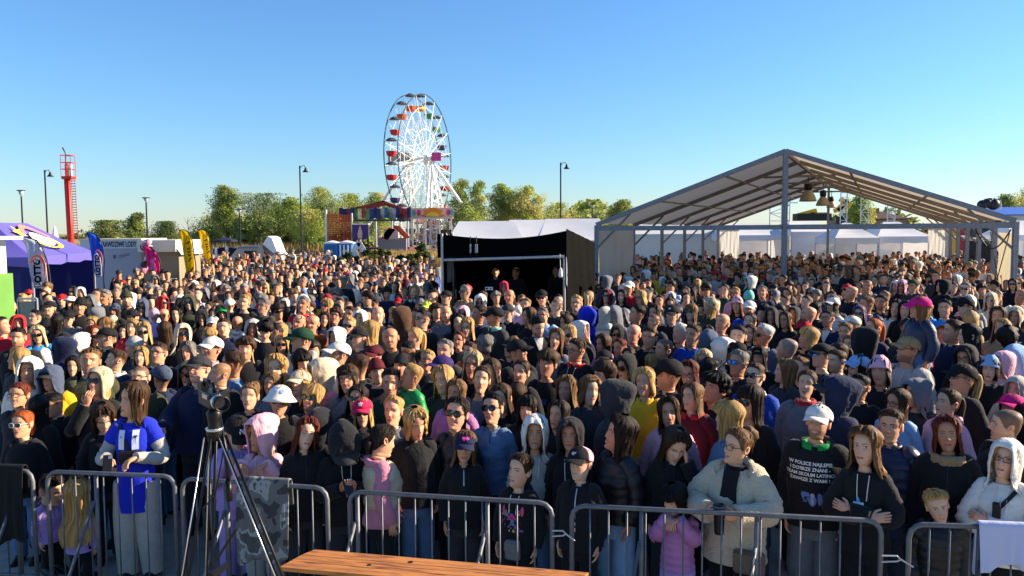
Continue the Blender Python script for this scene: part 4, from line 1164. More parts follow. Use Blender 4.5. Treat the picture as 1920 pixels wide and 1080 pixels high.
b = MB(); b.box((0, .8, zt + .06), (w + .05, 1.7, .12)); b.build('roof', M_white, o)
o, w, zt = box_thing('house', 1600, 1700, 412, 105, 8, mat('house wall', '#8a7a70', .8), 'brown roofed house seen under the tent roof', 'house')
b = MB(); b.slab([(-w / 2 - .4, -.3, zt), (w / 2 + .4, -.3, zt), (w / 2 - 1.5, 4, zt + 1.0), (-w / 2 + 1.5, 4, zt + 1.0)], (0, 0, .15)); b.build('roof', mat('brown roof tiles', '#4a332c', .8, var=.2), o)
b = MB(); b.box((1, 3.5, zt + 1.1), (.6, .6, 1.0)); b.build('chimney', mat('brick chimney', '#7d4538', .8), o)
o, w, zt = box_thing('storage_tent', 1852, 1925, 404, 68, 6, M_pvc2, 'long tent with bright blue roof behind the right tent corner', 'tent')
b = MB(); b.slab([(-w / 2 - .2, -.2, zt), (w / 2 + 2, -.2, zt), (w / 2 + 2, 3, zt + .7), (-w / 2, 3, zt + .7)], (0, 0, .08)); b.build('roof', mat('blue roof cloth', '#2f62b5', .6), o)
popup('pop_up_tent', rect(1896, 1990, 44, 3, 0), 2.3, 3.1, .3, .5, M_pvc, 'white tent at the right picture edge behind the last post', 'tent', WG, walls=(2,))
# dark inflatable over the roof
o = empty('inflatable', (X_at(1852, 60), 60, 0)); tag(o, 'dark rounded inflatable ride top with white rim above the tent roof', 'inflatable')
k = 60 / F_PX
for x, py, r_ in ((-12, 384, 9), (-3, 381, 9), (9, 383, 11), (2, 378, 7)):
    b = MB(); zz = at(1852, py, 60).z; b.lathe([(r_ * k * math.cos(t), r_ * k * math.sin(t)) for t in [-1.57 + i * .39 for i in range(9)]], 12, (x * k, 0, zz)); b.build('bulge', mat('dark vinyl', '#23242e', .45), o, True)
b = MB(); b.tube([((18 + 2 * math.sin(t * 3)) * k, -.2, at(1852, 376 + 18 * t, 60).z) for t in [i / 6 for i in range(7)]], .07, 6); b.build('white_rim', M_white, o)
b = MB(); b.box((0, .3, 2.0), (34 * k, 1.6, 4.0)); b.build('base', mat('dark vinyl', '#23242e', .45), o)
# scaffold lattice and yellow ride behind the tent
Y = 62; k = Y / F_PX
sc = empty('scaffold', (X_at(1535, Y), Y, 0)); tag(sc, 'pale lattice scaffold of a ride seen through the rear gable', 'scaffold')
zt = at(1535, 360, Y).z
for x in (-92, -70, -55, 40, 52, 78, 92, 128, 142):
    b = MB(); b.bar((x * k, 0, 0), (x * k, 0, zt * (.93 if x < 0 else 1)), .06); b.build('upright', mat('pale steel', '#c9ced3', .5, .3), sc)
for x0_, x1_ in ((-92, -55), (40, 52), (78, 92), (128, 142)):
    b = MB()
    n = 9
    for i in range(n):
        a_, c_ = zt * .93 * i / n, zt * .93 * (i + 1) / n
        b.bar((x0_ * k, 0, a_ if i % 2 else c_), (x1_ * k, 0, c_ if i % 2 else a_), .05); b.bar((x0_ * k, 0, c_), (x1_ * k, 0, c_), .05)
    b.build('bracing', mat('pale steel', '#c9ced3', .5, .3), sc)
b = MB(); b.bar((40 * k, 0, zt * .99), (142 * k, 0, zt * .99), .1); b.bar((-92 * k, 0, zt * .86), (-40 * k, 0, zt * .86), .08); b.build('top_beam', mat('pale steel', '#c9ced3', .5, .3), sc)
yr = empty('yellow_ride', (X_at(1562, Y + 6), Y + 6, 0)); tag(yr, 'yellow ride arm and dark cars seen behind the hanging lamps', 'ride')
for i, (x, py, l, t) in enumerate(((-55, 399, 40, .25), (-30, 402, 36, .0), (18, 385, 30, .8), (24, 380, 26, -.6), (14, 392, 26, .3))):
    zz = at(1562, py, Y + 6).z; b = MB(); b.bar((x * k - l * k / 2 * math.cos(t), 0, zz - l * k / 2 * math.sin(t)), (x * k + l * k / 2 * math.cos(t), 0, zz + l * k / 2 * math.sin(t)), .35); b.build('ride_arm', mat('ride yellow', '#d8a92a', .5), yr)
b = MB(); b.box((-42 * k, .2, at(1562, 407, Y + 6).z), (70 * k, 1.2, .6)); b.box((20 * k, .5, 2), (.6, .6, 4)); b.build('ride_base', M_dark, yr)
# ================================================================== BARRIERS, TABLE, TRIPOD
ZB = 1.10
def bz(px, py): return at_z(px, py, ZB)
M_bar = mat('dull galvanised tube', '#6b6d70', .55, .45, bump=.06, scale=60, var=.18, vscale=14)
BARS = [  # right/left end pixels on the rail, bars, brace feet
 ((-70, 874), (60, 878), 'crowd barrier cut by the left picture edge', [30]),
 ((88, 880), (327, 889), 'crowd barrier with the lavender hoodie child behind it', [180]),
 ((341, 893), (613, 911), 'crowd barrier behind the camera tripod legs', [425]),
 ((655, 917), (1035, 939), 'crowd barrier behind the wooden table', [662, 913]),
 ((1072, 943), (1653, 972), 'long crowd barrier with the cream jacket woman leaning on it', [1203, 1420]),
 ((1705, 978), (2260, 996), 'crowd barrier at the right with a white cloth over it', [1840]),
]
barrier_line = []
for (pa, pb2, lab, feet) in BARS:
    A, B = bz(*pa), bz(*pb2)
    barrier_line += [A.copy(), B.copy()]
    ang = math.atan2(B.y - A.y, B.x - A.x); L = (B - A).length
    root = empty('crowd_barrier', (A.x, A.y, 0), ang); tag(root, lab, 'barrier', 'steel crowd barriers along the front row')
    rr = .0175; cz = ZB - rr; c0 = .10
    fr = MB()
    pts = [(0, 0, .12), (0, 0, cz - .09), (.012, 0, cz - .045), (.045, 0, cz - .012), (.09, 0, cz), (L - .09, 0, cz), (L - .045, 0, cz - .012), (L - .012, 0, cz - .045), (L, 0, cz - .09), (L, 0, .12)]
    fr.tube(pts, rr, 10, True); fr.build('frame', M_bar, root, True)
    lo = MB(); lo.tube([(.01, 0, .2), (L - .01, 0, .2)], rr * .9, 8); lo.build('bottom_rail', M_bar, root, True)
    tb_ = MB(); tb_.tube([(0, 0, .2), (0, 0, cz - .01)], .0065, 6); tbm = tb_.mesh('bar', M_bar, True)
    n = max(3, round(L / .125))
    for i in range(1, n):
        link('bar', tbm, root, (L * i / n, 0, 0))
    for fpx in feet:
        fpt = at_z(fpx, 900, ZB)
        # position along the rail where the image column crosses it
        dr = ray(fpx, 900); nrm = Vector((-(B - A).y, (B - A).x, 0)); tt = (A - EYE).dot(nrm) / dr.dot(nrm); q = EYE + dr * tt
        s_ = min(max((Vector((q.x, q.y, 0)) - Vector((A.x, A.y, 0))).length, .06), L - .06)
        ft = MB(); ft.tube([(s_, 0, .2), (s_, 0, cz - .02)], rr * .95, 8); ft.build('foot_post', M_bar, root, True)
        ft = MB(); ft.tube([(s_ - .01, -.02, cz - .22), (s_ - .16, -.33, .03), (s_ - .16, -.48, .012)], rr * .8, 8); ft.build('brace_leg', M_bar, root, True)
        ft = MB(); ft.tube([(s_ - .16, -.5, .012), (s_ - .0, .42, .012)], rr * .8, 8); ft.build('foot', M_bar, root, True)
# hooks between barriers
for (pa, pb2) in (((1035, 995), (1072, 1000)), ((1653, 1042), (1705, 1048))):
    A, B = at_z(*pa, .92), at_z(*pb2, .90)
    o = empty('barrier_hook', A); tag(o, 'thin wire hook joining the two middle barriers' if pa[0] < 1200 else 'thin wire hook joining the two right barriers', 'hook')
    d_ = B - A; b = MB(); b.tube([(0, 0, 0), d_ * .55 + Vector((0, 0, .01)), d_ * .7 + Vector((0, 0, -.01)), d_ * 1.15 + Vector((0, 0, -.05))], .006, 6); b.tube([(0, 0, -.04), d_ * .55 + Vector((0, 0, -.025)), d_ * .7 + Vector((0, 0, -.01))], .006, 6); b.build('wire', M_alu, o)

# wooden table
def wood(name, c1, c2):
    m = bpy.data.materials.new(name); m.use_nodes = True; nt = m.node_tree; p = nt.nodes['Principled BSDF']
    p.inputs['Roughness'].default_value = .42
    tc = nt.nodes.new('ShaderNodeTexCoord'); mp = nt.nodes.new('ShaderNodeMapping'); mp.inputs['Scale'].default_value = (1.2, 16, 16)
    nt.links.new(tc.outputs['Object'], mp.inputs['Vector'])
    n = nt.nodes.new('ShaderNodeTexNoise'); n.inputs['Scale'].default_value = 2.2; n.inputs['Detail'].default_value = 8; n.inputs['Distortion'].default_value = 1.6
    nt.links.new(mp.outputs['Vector'], n.inputs['Vector'])
    r_ = nt.nodes.new('ShaderNodeValToRGB'); r_.color_ramp.elements[0].position = .34; r_.color_ramp.elements[1].position = .56
    r_.color_ramp.elements[0].color = (*H2L(c1), 1); r_.color_ramp.elements[1].color = (*H2L(c2), 1)
    nt.links.new(n.outputs['Fac'], r_.inputs['Fac']); nt.links.new(r_.outputs['Color'], p.inputs['Base Color'])
    b = nt.nodes.new('ShaderNodeBump'); b.inputs['Strength'].default_value = .12; nt.links.new(n.outputs['Fac'], b.inputs['Height']); nt.links.new(b.outputs['Normal'], p.inputs['Normal'])
    return m
M_wood = wood('varnished pine', '#6b3a14', '#c07c36')
ZT = 1.0
bl, br_, fl = at_z(585, 1029, ZT), at_z(1104, 1073, ZT), at_z(523, 1063, ZT)
xd = br_ - bl; yd = fl - bl
ang = math.atan2(xd.y, xd.x)
tab = empty('wooden_table', bl, ang); tag(tab, 'varnished wooden table top before the middle barrier', 'table')
L = xd.length; Dp = .46
sk = (yd - (Vector((math.cos(ang), math.sin(ang), 0)) * yd.dot(Vector((math.cos(ang), math.sin(ang), 0))))).length
sx = yd.dot(Vector((math.cos(ang), math.sin(ang), 0)))
npl = 3
for i in range(npl):
    a_, c_ = i / npl, (i + 1) / npl - .006
    b = MB()
    e = .012
    pts = [(sx * a_ + (0.02 if i == 0 else 0), -sk * a_, 0), (L + sx * a_, -sk * a_, 0), (L + sx * c_, -sk * c_, 0), (sx * c_, -sk * c_, 0)]
    b.slab(pts, (0, 0, -.027))
    pl = b.build('plank', M_wood, tab)
    bv = pl.modifiers.new('edge', 'BEVEL'); bv.width = .004; bv.segments = 2
for s_ in (.25, L - .25):
    for t_ in (.06, sk - .06):
        b = MB(); b.bar((s_ + sx * t_ / sk, -t_, -ZT), (s_ + sx * t_ / sk, -t_, -.03), .03); b.build('leg', M_dark, tab)
    b = MB(); b.bar((s_ + sx * .1, -.05, -.045), (s_ + sx * .9, -sk + .05, -.045), .03); b.build('leg_rail', M_dark, tab)
b = MB()
for (x, y, r_) in ((.68, -.07, .012), (.45, -.16, .01), (1.15, -.2, .009)):
    b.lathe([(0, .0008), (r_ * 1.5, .0008), (r_ * 1.6, 0.0002)], 8, (x, y, 0))
b.build('wood_knot', mat('dark knot', '#2a1408', .5), tab)

# camera tripod with camcorder
YT = 3.95
hd = at(402, 792, YT)
tri = empty('camera_tripod', (hd.x, hd.y, 0)); tag(tri, 'black camera tripod with bright leg edges standing before the barrier', 'tripod')
M_tb_ = mat('tripod black', '#101012', .4, .2); M_chr = mat('tripod silver', '#c9c7c4', .25, .85); M_redk = mat('red lever', '#b02a22', .5)
apex = Vector((0, 0, hd.z - .03))
def legdir(px, py, Yf): 
    p = at(px, py, Yf) - Vector((hd.x, hd.y, 0)); return p
feet = [(352, 1080, YT - .15), (392, 1080, YT + .30), (521, 1080, YT - .12)]
for i, (px, py, Yf) in enumerate(feet):
    q = legdir(px, py, Yf); dirv = (q - apex); foot = apex + dirv * (apex.z / -dirv.z)
    a0 = apex + dirv.normalized() * .04 + Vector((dirv.x, dirv.y, 0)).normalized() * .03
    mid = apex.lerp(foot, .52)
    side = dirv.cross(Vector((0, -1, .2))).normalized()
    up_ = MB()
    for s_ in (-1, 1): up_.tube([a0 + side * .015 * s_, mid + side * .015 * s_], .0075, 8)
    lg = up_.build('leg', M_tb_, tri, True)
    hl = MB(); hl.tube([a0 + side * .015 + Vector((0, -.012, 0)), mid + side * .015 + Vector((0, -.012, 0))], .0035, 6); hl.build('metal_edge', M_chr, lg, True)
    lo = MB(); lo.tube([mid - dirv.normalized() * .1, foot], .010, 8); lo.build('lower_tube', M_tb_, lg, True)
    hl = MB(); hl.tube([mid + Vector((.006, -.011, 0)), foot + Vector((.006, -.011, 0))], .003, 6); hl.build('metal_edge', M_chr, lg, True)
    cl = MB(); cl.box(mid, (.07, .045, .06)); cl.build('leg_clamp', M_chr if i == 2 else M_tb_, lg)
    cl = MB(); cl.box(mid + Vector((.02, -.03, .035)), (.045, .02, .02)); cl.build('clamp_lever', M_redk, lg)
    ft = MB(); ft.lathe([(0, 0), (.02, 0), (.022, .03), (.012, .05), (0, .05)], 10, foot); ft.build('rubber_foot', M_tb_, lg)
b = MB(); b.tube([apex.lerp(Vector((-.06, .1, .75)), .55), apex.lerp(Vector((.25, -.05, .75)), .4)], .008, 6); b.tube([apex.lerp(Vector((-.08, 0, .75)), .6), apex.lerp(Vector((-.02, .2, .75)), .6)], .02, 6); b.build('spreader', M_tb_, tri)
b = MB(); b.lathe([(0, -.06), (.036, -.06), (.04, -.02), (.03, .02), (.034, .05), (.038, .08), (.024, .1), (0, .1)], 16, apex); b.build('fluid_head', M_tb_, tri, True)
b = MB(); b.lathe([(0, -.01), (.043, -.01), (.043, .004), (0, .004)], 16, apex); b.build('bowl_ring', M_chr, tri, True)
b = MB(); b.tube([apex + Vector((.02, .02, .04)), apex + Vector((.06, -.02, -.12)), apex + Vector((.07, -.03, -.26))], .011, 8); b.tube([apex + Vector((.07, -.03, -.26)), apex + Vector((.075, -.035, -.36))], .017, 8); b.build('pan_handle', M_tb_, tri, True)
b = MB(); b.tube([apex + Vector((.05, -.02, -.1)), apex + Vector((-.02, .03, -.35)), apex + Vector((-.08, .02, -.42))], .004, 5); b.build('cable', M_tb_, tri)
cc = at(398, 748, YT) 
cm = empty('camcorder', (cc.x, cc.y, cc.z - .05), R(38)); cm.scale = (.74, .74, .74); tag(cm, 'black professional camcorder on the tripod, turned towards the stage side', 'camcorder')
b = MB(); b.box((-.0, .06, .06), (.075, .26, .105)); q = b.build('camera_body', M_tb_, cm); bv = q.modifiers.new('edge', 'BEVEL'); bv.width = .012; bv.segments = 2
b = MB(); b.lathe([(0, 0), (.040, 0), (.042, .04), (.046, .05), (.046, .10), (.05, .11), (.053, .16), (.045, .16), (.04, .12), (0, .115)], 20); q = b.build('lens', M_tb_, cm, True); q.location = (0, -.05, .065); q.rotation_euler = (R(90), 0, 0)
b = MB(); b.lathe([(0, .118), (.039, .121), (.0, .123)], 20); q = b.build('front_glass', mat('lens glass', '#1a2233', .05, spec=.8), cm); q.location = (0, -.05, .065); q.rotation_euler = (R(90), 0, 0)
b = MB(); b.lathe([(.0465, .05), (.049, .055), (.049, .085), (.0465, .09)], 20); q = b.build('focus_ring', M_chr, cm, True); q.location = (0, -.05, .065); q.rotation_euler = (R(90), 0, 0)
b = MB(); b.tube([(0, -.05, .12), (0, -.06, .16), (0, -.03, .175), (0, .12, .175), (0, .16, .165), (0, .17, .115)], .014, 8); b.build('carry_handle', M_tb_, cm, True)
b = MB(); b.tube([(-.035, -.1, .2), (-.035, .04, .2)], .012, 10); b.build('microphone', M_tb_, cm, True)
b = MB(); b.box((.075, -.01, .08), (.09, .012, .06), .5); b.build('side_screen', M_tb_, cm)
b = MB(); b.box((.05, -.02, .015), (.03, .07, .045)); b.box((-.045, .0, .09), (.012, .1, .03)); b.build('control_panel', M_chr, cm)
b = MB(); b.box((0, .2, .13), (.05, .09, .05)); b.build('viewfinder', M_tb_, cm)

# cloths over the barriers
def drape(name, px0, px1, py0, py1, front, back, m, label, cat, seed=1, thick=.006, jag=.03, zoff=.0):
    r_ = random.Random(seed)
    A, B = bz(px0, py0), bz(px1, py1)
    ax_ = (B - A); n = Vector((ax_.y, -ax_.x, 0)).normalized()
    if n.y > 0: n = -n
    root = empty(name, A.lerp(B, .5)); tag(root, label, cat)
    nj = 28; rows = []
    prof = []
    for i in range(6): prof.append((-.03 - .0 * i, -back * (1 - i / 6)))
    for i in range(7):
        t = math.pi * i / 6; prof.append((-.03 * math.cos(t), .0 + .028 * math.sin(t)))
    for i in range(1, 13): prof.append((.03, -front * i / 12))
    ph = r_.uniform(0, 6)
    for i, (o_, z) in enumerate(prof):
        row = []
        for j in range(nj):
            s_ = j / (nj - 1)
            hang = max(0, -z)
            fold = (.022 * math.sin(s_ * 17 + ph + hang * 3) + .014 * math.sin(s_ * 31 + ph * 2 - hang * 5)) * min(1, hang * 4)
            zz = z * (1 + jag / max(front, .1) * (math.sin(s_ * 9 + ph) + .6 * math.sin(s_ * 4.3 + 1)) if z < -.05 else 1)
            p = A + ax_ * (s_ + .04 * math.sin(hang * 5 + ph) * hang) + n * (o_ + (abs(fold) * (1 if o_ > 0 else -1)) + (.02 * hang if o_ > 0 else 0)) + Vector((0, 0, zz + .004 + zoff))
            row.append(tuple(p))
        rows.append(row)
    b = MB(); b.grid(rows)
    o = wpart('cloth', b, m, root, True)
    sm = o.modifiers.new('thickness', 'SOLIDIFY'); sm.thickness = thick; sm.offset = 0
    ss = o.modifiers.new('smooth', 'SUBSURF'); ss.levels = 1; ss.render_levels = 1
    return root
drape('draped_shirt', 1832, 1990, 985, 992, .25, .3, mat('white cotton', '#b9bfd8', .85, bump=.3, scale=14), 'white shirt hung over the right barrier', 'shirt', 3)
drape('draped_coat', -60, 48, 876, 879, .62, .25, mat('black coat cloth', '#0d0f14', .9, bump=.35, scale=18), 'black coat hung over the left barrier', 'coat', 5, .012)
def camo():
    m = mat('grey camouflage cloth', '#5b5b58', .85, bump=.3, scale=16)
    nt = m.node_tree; p = nt.nodes['Principled BSDF']
    tc = nt.nodes.new('ShaderNodeTexCoord'); n = nt.nodes.new('ShaderNodeTexNoise'); n.inputs['Scale'].default_value = 7
    nt.links.new(tc.outputs['Object'], n.inputs['Vector'])
    r_ = nt.nodes.new('ShaderNodeValToRGB'); r_.color_ramp.interpolation = 'CONSTANT'
    e = r_.color_ramp.elements; e[0].position = 0; e[0].color = (*H2L('#3b3b3c'), 1); e[1].position = .45; e[1].color = (*H2L('#636361'), 1)
    x = e.new(.58); x.color = (*H2L('#8d918f'), 1); x = e.new(.66); x.color = (*H2L('#4b4d4a'), 1)
    nt.links.new(n.outputs['Fac'], r_.inputs['Fac']); nt.links.new(r_.outputs['Color'], p.inputs['Base Color'])
    return m
drape('draped_jacket', 448, 545, 900, 906, .62, .2, camo(), 'grey patterned jacket hung over the barrier by the tripod', 'jacket', 8, .012)
